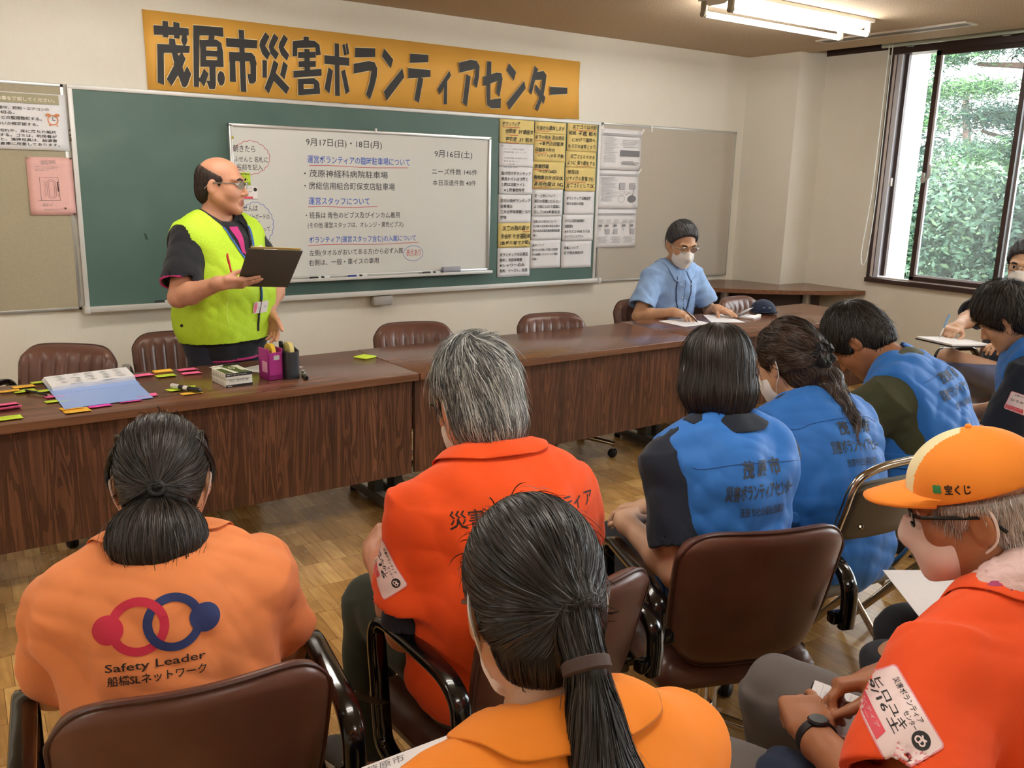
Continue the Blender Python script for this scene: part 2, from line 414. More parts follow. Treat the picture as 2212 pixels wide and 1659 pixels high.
j.box((XR+.03, WY1-.029, (WZ0+WZ1)/2), (.05, .022, WZ1-WZ0-.08)).mat(2).box((XR+.03, WY1-.0445, (WZ0+WZ1)/2), (.044, .009, WZ1-WZ0-.08)).mat(1).box((XR+.03, WY1-.068, (WZ0+WZ1)/2), (.05, .038, WZ1-WZ0-.08))
j.mat(0).box((XR+.045, (WY0+WY1)/2, WZ0+.037), (.05, WY1-WY0-.1, .012))
j.build('window_jamb', [M_JAMB, M_SASH, M_DWOOD], win, smooth=False)
def sash(y0, y1, x, glass=True, first=False):
    s = MB(); st = .034
    s.box((x, y1-st/2, (WZ0+WZ1)/2), (.03, st, WZ1-WZ0-.1)).box((x, y0+st/2, (WZ0+WZ1)/2), (.03, st, WZ1-WZ0-.1))
    s.box((x, (y0+y1)/2, WZ1-.075), (.03, y1-y0, .03)).box((x, (y0+y1)/2, WZ0+.058), (.03, y1-y0, .03))
    o = s.build('window_sash', M_DWOOD, win, smooth=False)
    g = MB(); g.box((x-.002, y1-st-.008, (WZ0+WZ1)/2), (.02, .016, WZ1-WZ0-.16)).box((x-.002, (y0+y1)/2, WZ0+.082), (.02, y1-y0-2*st, .016))
    g.build('glazing_bead', M_SASH, o, smooth=False)
    if glass: MB().box((x+.004, (y0+y1)/2, (WZ0+WZ1)/2), (.004, y1-y0-2*st, WZ1-WZ0-.15)).build('window_pane', M_GLASSW, o, smooth=False)
    return o
MB().box((XR+.05, 4.148, (WZ0+WZ1)/2), (.03, .03, WZ1-WZ0-.1)).build('window_stile', M_DWOOD, win, smooth=False)
sa = sash(3.235, 3.905, XR+.03)
sash(2.55, 3.275, XR+.07); sash(1.9, 2.59, XR+.03); sash(1.2, 1.94, XR+.07); sash(.5, 1.24, XR+.03); sash(-.2, .54, XR+.07); sash(-.9, -.16, XR+.03); sash(-1.5, -.86, XR+.07)
# crescent latch on the sash and the small catch on the jamb
l = MB().box((XR+.005, 3.885, 1.62), (.02, .03, .075), bev=.006)
l.tube(spline([(XR-.012, 3.872, 1.60), (XR-.02, 3.838, 1.615), (XR-.02, 3.822, 1.66), (XR-.02, 3.83, 1.715)], 5), [.011]*5+[.009]*11, 8)
l.build('window_latch', M_ALU, sa)
MB().box((XR+.03, 4.163, 1.585), (.03, .03, .065), bev=.006).build('window_catch', M_ALUP, win)

# things of the window wall
b = thing('blind_rail', 'pale green metal blind rail above the window, white cord loop at its end', 'blind rail', (6.33, 3.0, 2.578))
b_ = MB().box((0, -.45, 0), (.026, 3.46, .032), bev=.004); b_.build('rail', pm('pale_green_metal', '#b9c3b4', .4, .2), b)
br = MB()
for y in (1.05, .35, -.45): br.box((0, y, .028), (.035, .045, .03), bev=.004).box((0, y, -.02), (.03, .05, .01), bev=.003)
br.build('bracket', pm('rail_bracket', '#8f978a', .4, .3), b)
cd_ = MB(); zs = [0, -.5, -1.0, -1.3, -1.45, -1.56]
L1 = [(0, .03, 0), (0, .032, -.5), (0, .036, -1.0), (0, .052, -1.3), (0, .07, -1.5), (0, .068, -1.60), (0, .045, -1.645), (0, .024, -1.6), (0, .012, -1.5), (0, .002, -1.3), (0, -.004, -1.0), (0, -.002, -.5), (0, 0, 0)]
cd_.tube(spline(L1, 6), .0042, 6)
cd_.build('pull_cord', pm('white_cord', '#dfe6e2', .6), b, M=Matrix.Translation((-.01, 1.185, .007)))
v = thing('ceiling_vent', 'long narrow slatted air vent in the ceiling', 'vent', (5.765, 3.84, ZC))
vm = MB()
for s in (-1, 1): vm.box((s*.062, 0, -.004), (.022, 1.12, .014), bev=.002).box((0, s*.55, -.004), (.1, .022, .014), bev=.002)
vm.build('vent_frame', pm('vent_metal', '#cfc6ba', .45, .1), v)
sm = MB()
for k in range(5): sm.box((-.04+.02*k, 0, -.004), (.006, 1.08, .012))
sm.build('slats', pm('vent_slat', '#8d857a', .5), v); MB().box((0, 0, .0), (.1, 1.08, .002)).build('dark_slot', pm('vent_dark', '#26221f', .8), v)

# fluorescent fixtures
M_TUBE = pm('lit_tube', '#ffffff', .4, emit=(1.0, .975, .93), estr=TUBE_POWER)
def fixture(x, y, label):
    t = thing('ceiling_light', label, 'lamp', (x, y, ZC), 0, 'twin tube fixtures on the ceiling')
    m = MB().box((0, 0, -.012), (1.30, .26, .024), bev=.004)
    m.prism([(-.12, -.024), (.12, -.024), (.055, -.055), (-.055, -.055)], -.63, .63, Matrix(((0, 0, 1, 0), (1, 0, 0, 0), (0, 1, 0, 0), (0, 0, 0, 1))))
    m.build('reflector', pm('lamp_white', '#dcd6cc', .45), t, smooth=False)
    for sx in (-1, 1):
        for sy in (-1, 1):
            h_ = MB(); h_.box((sx*.625, sy*.1, -.062), (.018, .042, .08), bev=.006).lathe([(.019, -.012), (.019, .012)], 14, Matrix.Translation((sx*.625, sy*.1, -.09)) @ Matrix.Rotation(pi/2, 4, 'Y')); h_.build('lamp_holder', pm('holder_grey', '#9a9484', .5), t)
    for sy in (-1, 1):
        MB().lathe([(.016, -.61), (.016, .61)], 14, Matrix.Translation((0, sy*.1, -.09)) @ Matrix.Rotation(pi/2, 4, 'Y')).build('lamp_tube', M_TUBE, t)
    return t
fixture(4.58, 3.735, 'lit twin tube fluorescent light on the ceiling near the window corner')
for x, y in ((1.1, 3.735), (-1.9, 3.735), (4.58, 1.1), (1.1, 1.1), (-1.9, 1.1), (4.58, -1.5), (1.1, -1.5)):
    fixture(x, y, 'lit twin tube fluorescent light on the ceiling outside the view')

# ------------------------------------------------------------------ boards on the front wall
def wall_plane(y): return frame((0, y, 0), (1, 0, 0), (0, 0, 1))      # x right, y up, normal towards the room
FY = YF
bb = thing('chalkboard', 'long green chalkboard with white aluminium frame across the front wall', 'blackboard', (2.68, FY, 1.36))
def bx_(mb, x0, x1, y0, y1, z0, z1, bev=0): return mb.box(((x0+x1)/2, (y0+y1)/2, (z0+z1)/2), (x1-x0, y1-y0, z1-z0), bev=bev)
def local(o): return Matrix.Translation(-Vector(o.location))
bx_(MB(), .885, 4.485, FY-.022, FY-.002, .79, 1.955).build('writing_surface', M_CHALK, bb, smooth=False, M=local(bb))
f = MB(); bx_(f, .868, 4.50, FY-.03, FY-.002, 1.945, 1.968, .003); bx_(f, .868, .893, FY-.03, FY-.002, .79, 1.95, .003); bx_(f, 4.478, 4.502, FY-.03, FY-.002, .79, 1.95, .003)
f.build('frame', M_ALUP, bb, M=local(bb))
f = MB(); bx_(f, .862, 4.51, FY-.075, FY-.002, .775, .80, .005); bx_(f, .862, 4.51, FY-.08, FY-.07, .775, .808, .003); bx_(f, .855, .885, FY-.09, FY-.002, .768, .81, .006); bx_(f, 4.49, 4.52, FY-.09, FY-.002, .768, .81, .006)
f.build('chalk_tray', M_ALUP, bb, M=local(bb))
bx_(MB(), 2.594, 2.735, FY-.07, FY-.004, .705, .772, .012).build('tray_bracket_box', pm('grey_plastic', '#a9a5a0', .5), bb, M=local(bb))
f = MB(); f.add([Vector((1.20, FY-.0235, 1.2)), Vector((1.215, FY-.0235, 1.19)), Vector((1.222, FY-.0235, 1.155)), Vector((1.206, FY-.0235, 1.165))], [(0, 1, 2, 3)]); f.build('surface_chip', pm('chip_dark', '#30443c', .7), bb, smooth=False, M=local(bb))
def cork(x0, x1, z0, z1, mat, label):
    o = thing('pin_board', label, 'notice board', ((x0+x1)/2, FY, (z0+z1)/2))
    bx_(MB(), x0, x1, FY-.016, FY-.002, z0, z1).build('panel', mat, o, smooth=False, M=local(o))
    g = MB(); t = .018
    bx_(g, x0, x1, FY-.0175, FY-.002, z1-t, z1, .003); bx_(g, x0, x1, FY-.0175, FY-.002, z0, z0+t, .003)
    bx_(g, x0, x0+t, FY-.0175, FY-.002, z0, z1, .003); bx_(g, x1-t, x1, FY-.0175, FY-.002, z0, z1, .003)
    g.build('frame', M_ALU, o, M=local(o)); return o
cork(-2.7, .8535, .785, 1.967, M_PIN, 'olive beige pin board left of the green chalkboard')
cork(4.521, 6.0, .765, 1.967, M_PIN2, 'grey beige pin board between the chalkboard and the corner pier')

# banner
ban = thing('banner', 'long orange yellow paper banner with heavy black lettering above the chalkboard', 'banner', (2.78, FY-.004, 2.175))
g = MB(); n = 60; P = []
for i in range(n+1):
    x = 1.276+3.012*i/n; wv = .004*sin(i*.9)*sin(i*.23)
    P += [(x+(.012 if i == n else 0), FY-.007-abs(wv), 1.972+(.006 if i > n-3 else 0)), (x, FY-.006-abs(wv)*.6, 2.18), (x-(.004 if i == 0 else 0), FY-.008-abs(wv), 2.382-.004*i/n)]
g.add(P, [(3*i+k, 3*i+3+k, 3*i+4+k, 3*i+1+k) for i in range(n) for k in (0, 1)])
_bo = g.build('sheet', pm('banner_paper', '#e9b04e', .7, noise=.05, nscale=2.5), ban, M=local(ban)); sd = _bo.modifiers.new('s', 'SOLIDIFY'); sd.thickness = .0012
g = MB(); gw = MB()
BAN = '''1325,2306 1511,2309 1510,2272 1325,2257;1373,2334 1403,2333 1399,2250 1372,2249;1430,2334 1463,2332 1459,2250 1430,2250;1339,2212 1512,2218 1508,2181 1337,2166;1339,2212 1372,2213 1362,2000 1328,2011;1403,2247 1434,2245 1437,2206 1446,2154 1465,2103 1473,2075 1491,2110 1512,2070 1489,2010 1474,1995 1459,1999 1438,2064 1420,2131 1412,2178 1401,2213;1466,2180 1486,2148 1461,2093 1402,1998 1377,2032 1422,2110 1449,2160;1486,2275 1497,2268 1502,2248 1494,2226 1483,2218 1473,2224 1467,2244 1475,2266
1537,2329 1701,2334 1702,2284 1648,2286 1566,2278 1534,2274;1534,2278 1567,2282 1551,2003 1522,2004;1620,2285 1652,2285 1648,2263 1616,2259;1571,2255 1604,2258 1596,2116 1565,2113;1571,2255 1661,2266 1686,2251 1690,2230 1569,2220;1665,2249 1686,2251 1696,2204 1695,2123 1659,2120;1585,2202 1675,2206 1673,2175 1583,2170;1567,2149 1695,2158 1695,2123 1565,2113;1614,2121 1649,2123 1646,2021 1639,1999 1608,1997 1594,2039 1612,2041;1583,2105 1608,2078 1580,2007 1553,2039;1679,2099 1693,2090 1700,2061 1693,2033 1680,2019 1666,2023 1656,2049 1658,2076 1668,2095
1789,2332 1821,2332 1821,2284 1790,2283;1715,2280 1897,2286 1892,2240 1715,2233;1790,2245 1820,2245 1819,2207 1789,2206;1732,2206 1763,2208 1762,2045 1726,2046;1732,2206 1860,2214 1880,2194 1886,2150 1850,2147 1849,2166 1730,2158;1851,2169 1884,2166 1880,2061 1864,2044 1838,2045 1830,2096 1848,2097;1789,2208 1819,2210 1821,1995 1787,1996
1945,2334 1970,2313 1942,2260 1970,2218 1951,2183 1922,2214 1907,2257 1913,2282;1997,2333 2024,2312 1993,2254 2023,2223 2003,2187 1973,2219 1963,2256 1969,2279;2056,2333 2081,2312 2054,2262 2086,2223 2070,2188 2037,2219 2022,2259 2027,2282;1922,2180 1949,2180 1945,2084 1919,2083;1990,2186 2019,2167 2000,2115 2082,2038 2060,1999 1986,2069 1954,1996 1928,2024 1963,2101;2048,2184 2075,2163 2052,2082 2026,2106
2178,2335 2210,2336 2211,2309 2179,2307;2109,2301 2179,2316 2249,2317 2277,2298 2285,2242 2254,2236 2251,2280 2137,2266 2134,2219 2106,2217;2181,2266 2213,2266 2212,2144 2179,2141;2141,2244 2252,2256 2251,2221 2140,2209;2143,2192 2251,2204 2250,2170 2142,2158;2108,2135 2286,2161 2287,2122 2108,2096;2136,2091 2170,2094 2169,2002 2135,1999;2136,2091 2237,2105 2262,2090 2273,2072 2137,2062;2235,2079 2271,2079 2274,2017 2234,2013;2136,2033 2274,2049 2274,2017 2135,1999
2375,2316 2404,2316 2403,2012 2371,2013;2307,2242 2469,2241 2469,2194 2307,2192;2332,2174 2361,2156 2335,2022 2303,2049;2414,2157 2440,2171 2469,2044 2441,2026;2425,2312 2440,2317 2451,2257 2436,2251;2447,2319 2460,2326 2471,2264 2456,2257
2509,2304 2646,2313 2645,2262 2508,2247;2499,2209 2602,2234 2641,2230 2659,2195 2655,2145 2636,2081 2607,2005 2579,2033 2604,2104 2619,2176 2601,2177 2498,2151
2709,2318 2771,2258 2754,2203 2692,2270;2836,2210 2849,2157 2723,2005 2703,2059
2893,2304 3025,2309 3025,2264 2892,2248;2879,2216 3041,2217 3041,2174 2879,2153;2953,2172 2988,2158 2956,2007 2922,2025
3185,2225 3197,2194 3168,2156 3167,2012 3143,2010 3144,2124 3110,2068 3094,2104
3257,2281 3346,2307 3396,2305 3420,2272 3416,2205 3401,2132 3369,2158 3383,2202 3389,2253 3262,2218;3316,2214 3350,2200 3324,2010 3290,2028
3480,2311 3514,2310 3514,2233 3508,2185 3511,2063 3597,2079 3597,2012 3520,2008 3486,2027 3478,2088 3477,2230;3451,2208 3558,2243 3597,2243 3609,2206 3586,2088 3557,2114 3569,2190 3453,2148
3660,2313 3720,2260 3703,2203 3639,2264;3790,2207 3805,2158 3670,2005 3650,2054
3878,2315 3909,2293 3900,2275 3858,2122 3832,2143;3893,2274 3957,2286 3983,2260 3977,2200 3963,2128 3917,2011 3890,2034 3927,2104 3941,2176 3945,2227 3882,2219;3894,2190 3978,2111 3966,2064 3884,2151
4019,2185 4173,2189 4175,2147 4022,2130'''
zk = .001
for gl in BAN.split('\n'):
    for st in gl.split(';'):
        pg = [tuple(int(c)/1000 for c in q.split(',')) for q in st.split()]
        if sum((pg[(i+1) % len(pg)][0]-pg[i][0])*(pg[(i+1) % len(pg)][1]+pg[i][1]) for i in range(len(pg))) > 0: pg = pg[::-1]
        zk += .00004; g.add([(x, z, zk) for x, z in pg], [tuple(range(len(pg)))]); line_into(gw, pg, .009, 0, True)
WP = wall_plane(FY-.0135)
for m_, mt, nm in ((gw, pm('cut_edge', '#f0d9a4', .7), 'letter_edge'), (g, pm('banner_black', '#2c2a2a', .6), 'lettering')):
    m_.build(nm, mt, ban, smooth=False, M=local(ban) @ WP)

# whiteboard on the chalkboard
wb = thing('whiteboard', 'whiteboard covered with handwritten notes hung on the chalkboard', 'whiteboard', (2.60, FY-.04, 1.36))
WX0, WX1, WB0, WB1 = 1.70, 3.498, .905, 1.812
bx_(MB(), WX0, WX1, FY-.045, FY-.0255, WB0, WB1).build('panel', M_WB, wb, smooth=False, M=local(wb))
f = MB(); t = .016
bx_(f, WX0-.004, WX1+.004, FY-.056, FY-.0235, WB1-t, WB1+.004, .004); bx_(f, WX0-.004, WX1+.004, FY-.056, FY-.0235, WB0-.004, WB0+t, .004)
bx_(f, WX0-.004, WX0+t, FY-.056, FY-.0235, WB0, WB1, .004); bx_(f, WX1-t, WX1+.004, FY-.056, FY-.0235, WB0, WB1, .004)
f.build('frame', M_ALU, wb, M=local(wb))
f = MB(); bx_(f, WX0, WX1, FY-.105, FY-.05, .893, .899, .002); bx_(f, WX0, WX1, FY-.107, FY-.101, .89, .909, .002)
f.build('pen_tray', M_ALUP, wb, M=local(wb))
bx_(MB(), 2.62, 2.632, FY-.06, FY-.05, 1.805, 1.83).build('hook', M_WHITEPL, wb, M=local(wb))
TX = WP2 = wall_plane(FY-.0456)
def write(parent, plane, name, mat, rows, bold=0.0, jit=.02, tilt=0.0):
    g = MB()
    for r in rows: text_into(g, r[0], r[1], r[2], r[3], r[4], bold=(r[5] if len(r) > 5 else bold), jit=jit, slant=tilt)
    return g.build(name, mat, parent, smooth=False, M=Matrix.Translation(-parent.matrix_basis.translation) @ plane)
HB = -.006
write(wb, TX, 'black_lettering', M_INKK, [
    ('9月17日(日)・18日(月)', 2.164, 2.672, 1.70, 1.752), ('・茂原神経科病院駐車場', 2.145, 2.712, 1.522, 1.567), ('・房総信用組合町保支店駐車場', 2.145, 2.762, 1.448, 1.494),
    ('・班長は 青色のビブス及びインカム着用', 2.15, 2.797, 1.272, 1.312), ('(その他 運営スタッフは、オレンジ・黄色ビブス)', 2.16, 2.823, 1.208, 1.25),
    ('左側(タオルがおいてある方)から必ず入館', 2.166, 2.82, 1.036, 1.08), ('右側は、一般・車イスの専用', 2.16, 2.642, .981, 1.02),
    ('9月16日(土)', 3.058, 3.353, 1.66, 1.716), ('ニーズ件数 146件', 3.039, 3.395, 1.556, 1.596), ('本日派遣件数 40件', 3.044, 3.386, 1.484, 1.522),
    ('朝きたら', 1.717, 1.848, 1.655, 1.697), ('ふせんと 名札に', 1.721, 1.921, 1.600, 1.634), ('名前を記入', 1.734, 1.889, 1.555, 1.589),
    ('ふせんは', 1.73, 1.85, 1.318, 1.352), ('ホワイトボードの', 1.743, 1.92, 1.27, 1.302), ('のこされる', 1.755, 1.861, 1.232, 1.26), ('ところに入って', 1.76, 1.921, 1.198, 1.228)], .006)
write(wb, TX, 'blue_lettering', M_INKB, [('運営ボランティアの臨時駐車場について', 2.169, 2.872, 1.605, 1.652), ('運営スタッフについて', 2.17, 2.582, 1.356, 1.402), ('ボランティア(運営スタッフ含む)の入館について', 2.168, 2.918, 1.115, 1.163)], .01)
g = MB()
for x0, x1, z in ((2.18, 2.861, 1.591), (2.165, 2.637, 1.343), (2.158, 2.936, 1.108)): line_into(g, [(x0+(x1-x0)*k/6, z+.003*sin(k*1.3)) for k in range(7)], .0035)
text_into(g, '表示あり', 2.846, 2.955, 1.02, 1.068, 0.0)
def cloud(cx, cz, rx, rz, k): return [(cx+(rx+.007*abs(sin(k*a/2)))*cos(a), cz+(rz+.007*abs(sin(k*a/2)))*sin(a)*(1-.1*abs(cos(a)))) for a in [2*pi*i/160 for i in range(160)]]
line_into(g, cloud(1.821, 1.627, .108, .092, 18), .003, closed=True)
g.build('red_lettering', M_INKR, wb, smooth=False, M=local(wb) @ TX)
g = MB(); line_into(g, cloud(1.835, 1.24, .103, .128, 20), .003, closed=True); line_into(g, [(2.898+.074*cos(a), 1.04+.05*sin(a)) for a in [2*pi*i/40 for i in range(40)]], .003, closed=True)
g.build('blue_outline_edge', M_INKB, wb, smooth=False, M=local(wb) @ TX)
text_into(g2 := MB(), 'PLUS', 3.44, 3.47, .935, .943, 0.0)
MB().lathe([(.006, 0), (.009, .004), (.009, .009), (.004, .012)], 14, Matrix.Translation((1.713, FY-.046, 1.735)) @ Matrix.Rotation(pi/2, 4, 'X')).build('x', pm('yellow_magnet', '#b3a535', .5)).name = 'round_magnet'
tag(bpy.data.objects['round_magnet'], 'small yellow round magnet at the top left corner of the whiteboard', 'magnet')

# markers and eraser on the trays
def marker(label, loc, rot, cap, body='#d8d8d8', L=.13, r=.0085, name='marker_pen', rx=0.0):
    o = thing(name, label, 'marker', loc); o.rotation_euler = (rx, 0, rot)
    Y = Matrix.Rotation(pi/2, 4, 'Y')
    MB().lathe([(r*.8, -L*.12), (r, -L*.1), (r, L*.48), (r*.8, L*.5)], 14, Y).build('barrel', pm('pen_body_'+body.strip('#'), body, .35), o)
    MB().lathe([(r*.85, -L*.5), (r*1.05, -L*.49), (r*1.05, -L*.1), (r*.9, -L*.095)], 14, Y).build('cap', pm('pen_cap_'+cap.strip('#'), cap, .35), o)
    MB().lathe([(r*1.02, L*.05), (r*1.03, L*.06), (r*1.03, L*.2), (r*1.02, L*.21)], 14, Y).build('band', M_RUBBER, o); return o
def tilted(o, rx): o.rotation_euler.x = rx; return o
marker('black capped marker on the whiteboard tray, left of the blue one', (2.218, FY-.078, .909), 0, '#1c1c1e')
marker('blue capped marker on the whiteboard tray', (2.478, FY-.078, .909), 0, '#27408f')
marker('black capped marker on the whiteboard tray beside the grey eraser', (3.022, FY-.078, .909), 0, '#1c1c1e')
marker('black marker lying on the chalk tray left of the standing man', (1.295, FY-.05, .8095), 0, '#1c1c1e')
e = thing('eraser', 'grey block eraser on the whiteboard tray', 'eraser', (3.172, FY-.078, .8985))
MB().box((0, 0, .029), (.138, .044, .03), bev=.006).build('body', pm('eraser_grey', '#9fa1ad', .5), e); MB().box((0, 0, .007), (.134, .042, .014), bev=.002).build('pad', M_INKG, e)
# ------------------------------------------------------------------ sheets on the boards
def sheet(label, x0, x1, z0, z1, mat, y, tilt=0.0, name='paper_sheet', cat='paper', group=None, curl=.004, curl_side=0):
    o = thing(name, label, cat, ((x0+x1)/2, y, (z0+z1)/2), 0, group)
    nx, nz = 6, 8; v = []; f = []
    for i in range(nx+1):
        for k in range(nz+1):
            u, w_ = i/nx, k/nz
            d = curl*((1-w_)**2*.8+.25*sin(u*3.1+x0*9)**2*(1-w_))
            v.append((x0+(x1-x0)*u+tilt*(w_-.5)*(z1-z0), y-.0006-d, z0+(z1-z0)*w_-tilt*(u-.5)*(x1-x0)))
    for i in range(nx):
        for k in range(nz): a = i*(nz+1)+k; f.append((a, a+nz+1, a+nz+2, a+1))
    ob = mesh_obj('sheet', [Vector(p)-Vector(o.location) for p in v], f, mat, o); s = ob.modifiers.new('s', 'SOLIDIFY'); s.thickness = .0005; s.offset = 1
    return o
def ink(o, rows, mat=None, bold=0.0, name='writing', y=None, lift=.0062, jit=.0, extra=None):
    g = MB()
    for r in rows: (hand_into(g, r[0], r[1], r[2], r[3], r[4], bold) if jit else text_into(g, r[0], r[1], r[2], r[3], r[4], bold=bold))
    if extra: extra(g)
    return g.build(name, mat or M_INK, o, smooth=False, M=Matrix.Translation(-Vector(o.location)) @ wall_plane(o.location.y-lift))
def lines(x0, z1, dz, strs, hz, wmax, full=None, ind=None):
    """rows of text starting at x0; width scales with the number of characters"""
    out = []; n = full or max(len(s) for s in strs)
    for i, s in enumerate(strs):
        if not s: continue
        x = x0+(ind[i] if ind else 0); out.append((s, x, x+wmax*len(s)/n, z1-dz*i-hz, z1-dz*i))
    return out
YC = FY-.0235
RED = pm('red_underline', '#c8462f', .6)
GA = 'notice sheets hanging in three columns on the chalkboard'
def ul(o, segs):
    g = MB()
    for x0, x1, z in segs: line_into(g, [(x0, z), ((x0+x1)/2, z-.002), (x1, z)], .0035)
    g.build('underline', RED, o, smooth=False, M=Matrix.Translation(-Vector(o.location)) @ wall_plane(o.location.y-.0062))
o = sheet('yellow sheet at the top of the left notice column, with rest room note', 3.585, 3.88, 1.782, 1.943, M_PAPERY, YC-.002, group=GA)
ink(o, [('ボランティア', 3.605, 3.755, 1.895, 1.928), ('休憩室  3F講座室', 3.632, 3.872, 1.845, 1.882), ('更衣室  3F 和室', 3.632, 3.868, 1.792, 1.828)], bold=.012, jit=.03); ul(o, [(3.605, 3.755, 1.89), (3.632, 3.74, 1.838), (3.632, 3.745, 1.786)])
o = sheet('white sheet of small print under the rest room note', 3.587, 3.88, 1.624, 1.78, M_PAPER, YC, group=GA)
ink(o, lines(3.605, 1.768, .0205, ['■ボランティアの', 'ボランティア休憩室 3階 講座室', '　　　　　　　同 更衣室 クリニック', '', '社会福祉協議会 1階 事務室(ご案内)', '更衣室 3階 洋室コーナー', 'トイレ 1階 北側', '　　　2階 北側 南側'], .010, .2, ind=[0, .02, .02, 0, .02, .02, .02, .02]), M_INKG)
o = sheet('white notice about the volunteers toilet in the left column', 3.589, 3.878, 1.434, 1.622, M_PAPER, YC-.001, group=GA)
ink(o, lines(3.606, 1.59, .0385, ['駐け付けボランティア', '専用トイレは３階と', '１階は北側トイレ', '※１階事務所奥'], .026, .255, ind=[0, 0, .004, .025]), bold=.012)
o = sheet('white notice about the volunteers parking in the left column', 3.589, 3.872, 1.232, 1.432, M_PAPER, YC, group=GA)
ink(o, lines(3.604, 1.40, .0385, ['駐付け用ボランティア', '駐車場は', '三井化学体育館となり', '空地'], .026, .262), bold=.012)
o = sheet('yellow handwritten sheet second from the bottom of the left column', 3.59, 3.873, 1.057, 1.234, M_PAPERY, YC-.002, group=GA)
ink(o, [('災害の為の貸付', 3.625, 3.86, 1.175, 1.215), ('市役所 社会福祉課', 3.612, 3.868, 1.118, 1.158), ('(臨時広報で確認)', 3.606, 3.866, 1.07, 1.108)], bold=.012, jit=.03); ul(o, [(3.8, 3.862, 1.17)])
o = sheet('white notice about the volunteers bath at the bottom of the left column', 3.59, 3.875, .847, 1.055, M_PAPER, YC, group=GA)
ink(o, lines(3.608, 1.02, .0385, ['ボランティアのお風呂', '無料：市民体育館', '　　※シャワーのみ', '有料：イースト、桂湯'], .026, .245), bold=.012)
o = sheet('narrow yellow strip at the top of the middle notice column', 3.886, 4.168, 1.862, 1.942, M_PAPERY, YC-.003, group=GA)
ink(o, [('社協から連絡します', 3.898, 4.15, 1.883, 1.918)], bold=.012, jit=.03); ul(o, [(3.9, 4.02, 1.878)])
o = sheet('yellow handwritten sheet about drainage in the middle column', 3.885, 4.168, 1.666, 1.864, M_PAPERY, YC-.001, group=GA)
ink(o, [('床下の排水 泥の除去', 3.89, 4.155, 1.818, 1.852), ('→専門の回覧隊', 3.925, 4.15, 1.775, 1.808), ('店舗等の片付', 3.893, 4.07, 1.732, 1.765), ('→ハート(会長 図書)', 3.915, 4.155, 1.69, 1.722)], bold=.012, jit=.03); ul(o, [(3.89, 4.04, 1.812), (3.893, 4.0, 1.727)])
o = sheet('yellow handwritten sheet ending with NG in the middle column', 3.88, 4.166, 1.471, 1.668, M_PAPERY, YC-.002, group=GA)
ink(o, [('困難作業', 3.89, 4.02, 1.615, 1.65), ('→CVOAD', 3.925, 4.09, 1.585, 1.61), ('動物霊の片付はOK', 3.888, 4.155, 1.535, 1.57), ('高所作業は　NG', 3.89, 4.155, 1.488, 1.525)], bold=.012, jit=.03); ul(o, [(3.888, 4.025, 1.609), (3.888, 4.0, 1.53), (3.888, 4.025, 1.484)])
o = sheet('white notice about mud and soil in the middle column', 3.881, 4.16, 1.278, 1.47, M_PAPER, YC, group=GA)
ink(o, lines(3.898, 1.437, .0385, ['泥・土砂について', '通行の邪魔にならない', 'よう袋に入れて道路に', '出してOK※時期未定'], .025, .24), bold=.01)
o = sheet('white notice about disposing of disaster waste in the middle column', 3.88, 4.156, 1.107, 1.277, M_PAPER, YC-.001, group=GA)
ink(o, lines(3.895, 1.25, .0335, ['災害ゴミの処分について', '自己搬入可自者は長生の森公', '園多目的広場災害廃棄物仮置', '場へ'], .019, .245), bold=.008)
o = sheet('white notice about scrap wood at the bottom of the middle column', 3.879, 4.157, .898, 1.107, M_PAPER, YC, group=GA)
ink(o, lines(3.893, 1.078, .0335, ['廃材について', '釘を抜き可燃と不燃に分別通', '行の邪魔にならないよう道路', 'の端へ'], .019, .235), bold=.008)
o = sheet('yellow handwritten sheet about sorting at the top of the right column', 4.18, 4.463, 1.748, 1.944, M_PAPERY, YC-.002, group=GA)
ink(o, [('災害ゴミは分別', 4.225, 4.452, 1.905, 1.94), ('可燃・不燃・粗大', 4.188, 4.455, 1.858, 1.894), ('に分けて道路へ', 4.225, 4.445, 1.815, 1.847), ('生ゴミは通常どおり', 4.188, 4.45, 1.768, 1.8)], bold=.012, jit=.03); ul(o, [(4.225, 4.452, 1.9)])
o = sheet('narrow yellow handwritten sheet, middle one of the three in the right column', 4.178, 4.464, 1.632, 1.75, M_PAPERY, YC-.001, group=GA)
ink(o, [('災害ゴミとわかる', 4.215, 4.445, 1.695, 1.728), ('ように 張り紙をする', 4.188, 4.45, 1.648, 1.682)], bold=.012, jit=.03); ul(o, [(4.27, 4.41, 1.643)])
o = sheet('yellow handwritten sheet ending with OK in the right column', 4.176, 4.464, 1.46, 1.634, M_PAPERY, YC-.002, group=GA)
ink(o, [('現在は', 4.192, 4.3, 1.585, 1.618), ('リサイクル家電でも', 4.185, 4.443, 1.533, 1.57), ('災害ゴミとしてOK', 4.185, 4.45, 1.482, 1.52)], bold=.012, jit=.03); ul(o, [(4.185, 4.37, 1.527)])
o = sheet('white notice about volunteer insurance in the right column', 4.176, 4.465, 1.29, 1.46, M_PAPER, YC, group=GA)
ink(o, lines(4.195, 1.42, .0385, ['ボランティア活動保険', 'ＷＥＢ加入可能'], .024, .235), bold=.01)
o = sheet('white notice about free toll roads in the right column', 4.168, 4.464, 1.093, 1.289, M_PAPER, YC-.001, group=GA)
ink(o, lines(4.188, 1.255, .0395, ['ネクスコ有料道路無料', '措置適用', '※ネクスコ WEB から自', '　分でプリントアウト'], .024, .24), bold=.01)
o = sheet('white notice about disinfection at the bottom of the right column', 4.165, 4.457, .89, 1.093, M_PAPER, YC, group=GA)
ink(o, lines(4.185, 1.055, .038, ['消毒について', '　市で現在検討中'], .024, .19), bold=.01)
GP = 'printed sheets on the grey pin board'
YP = FY-.0182
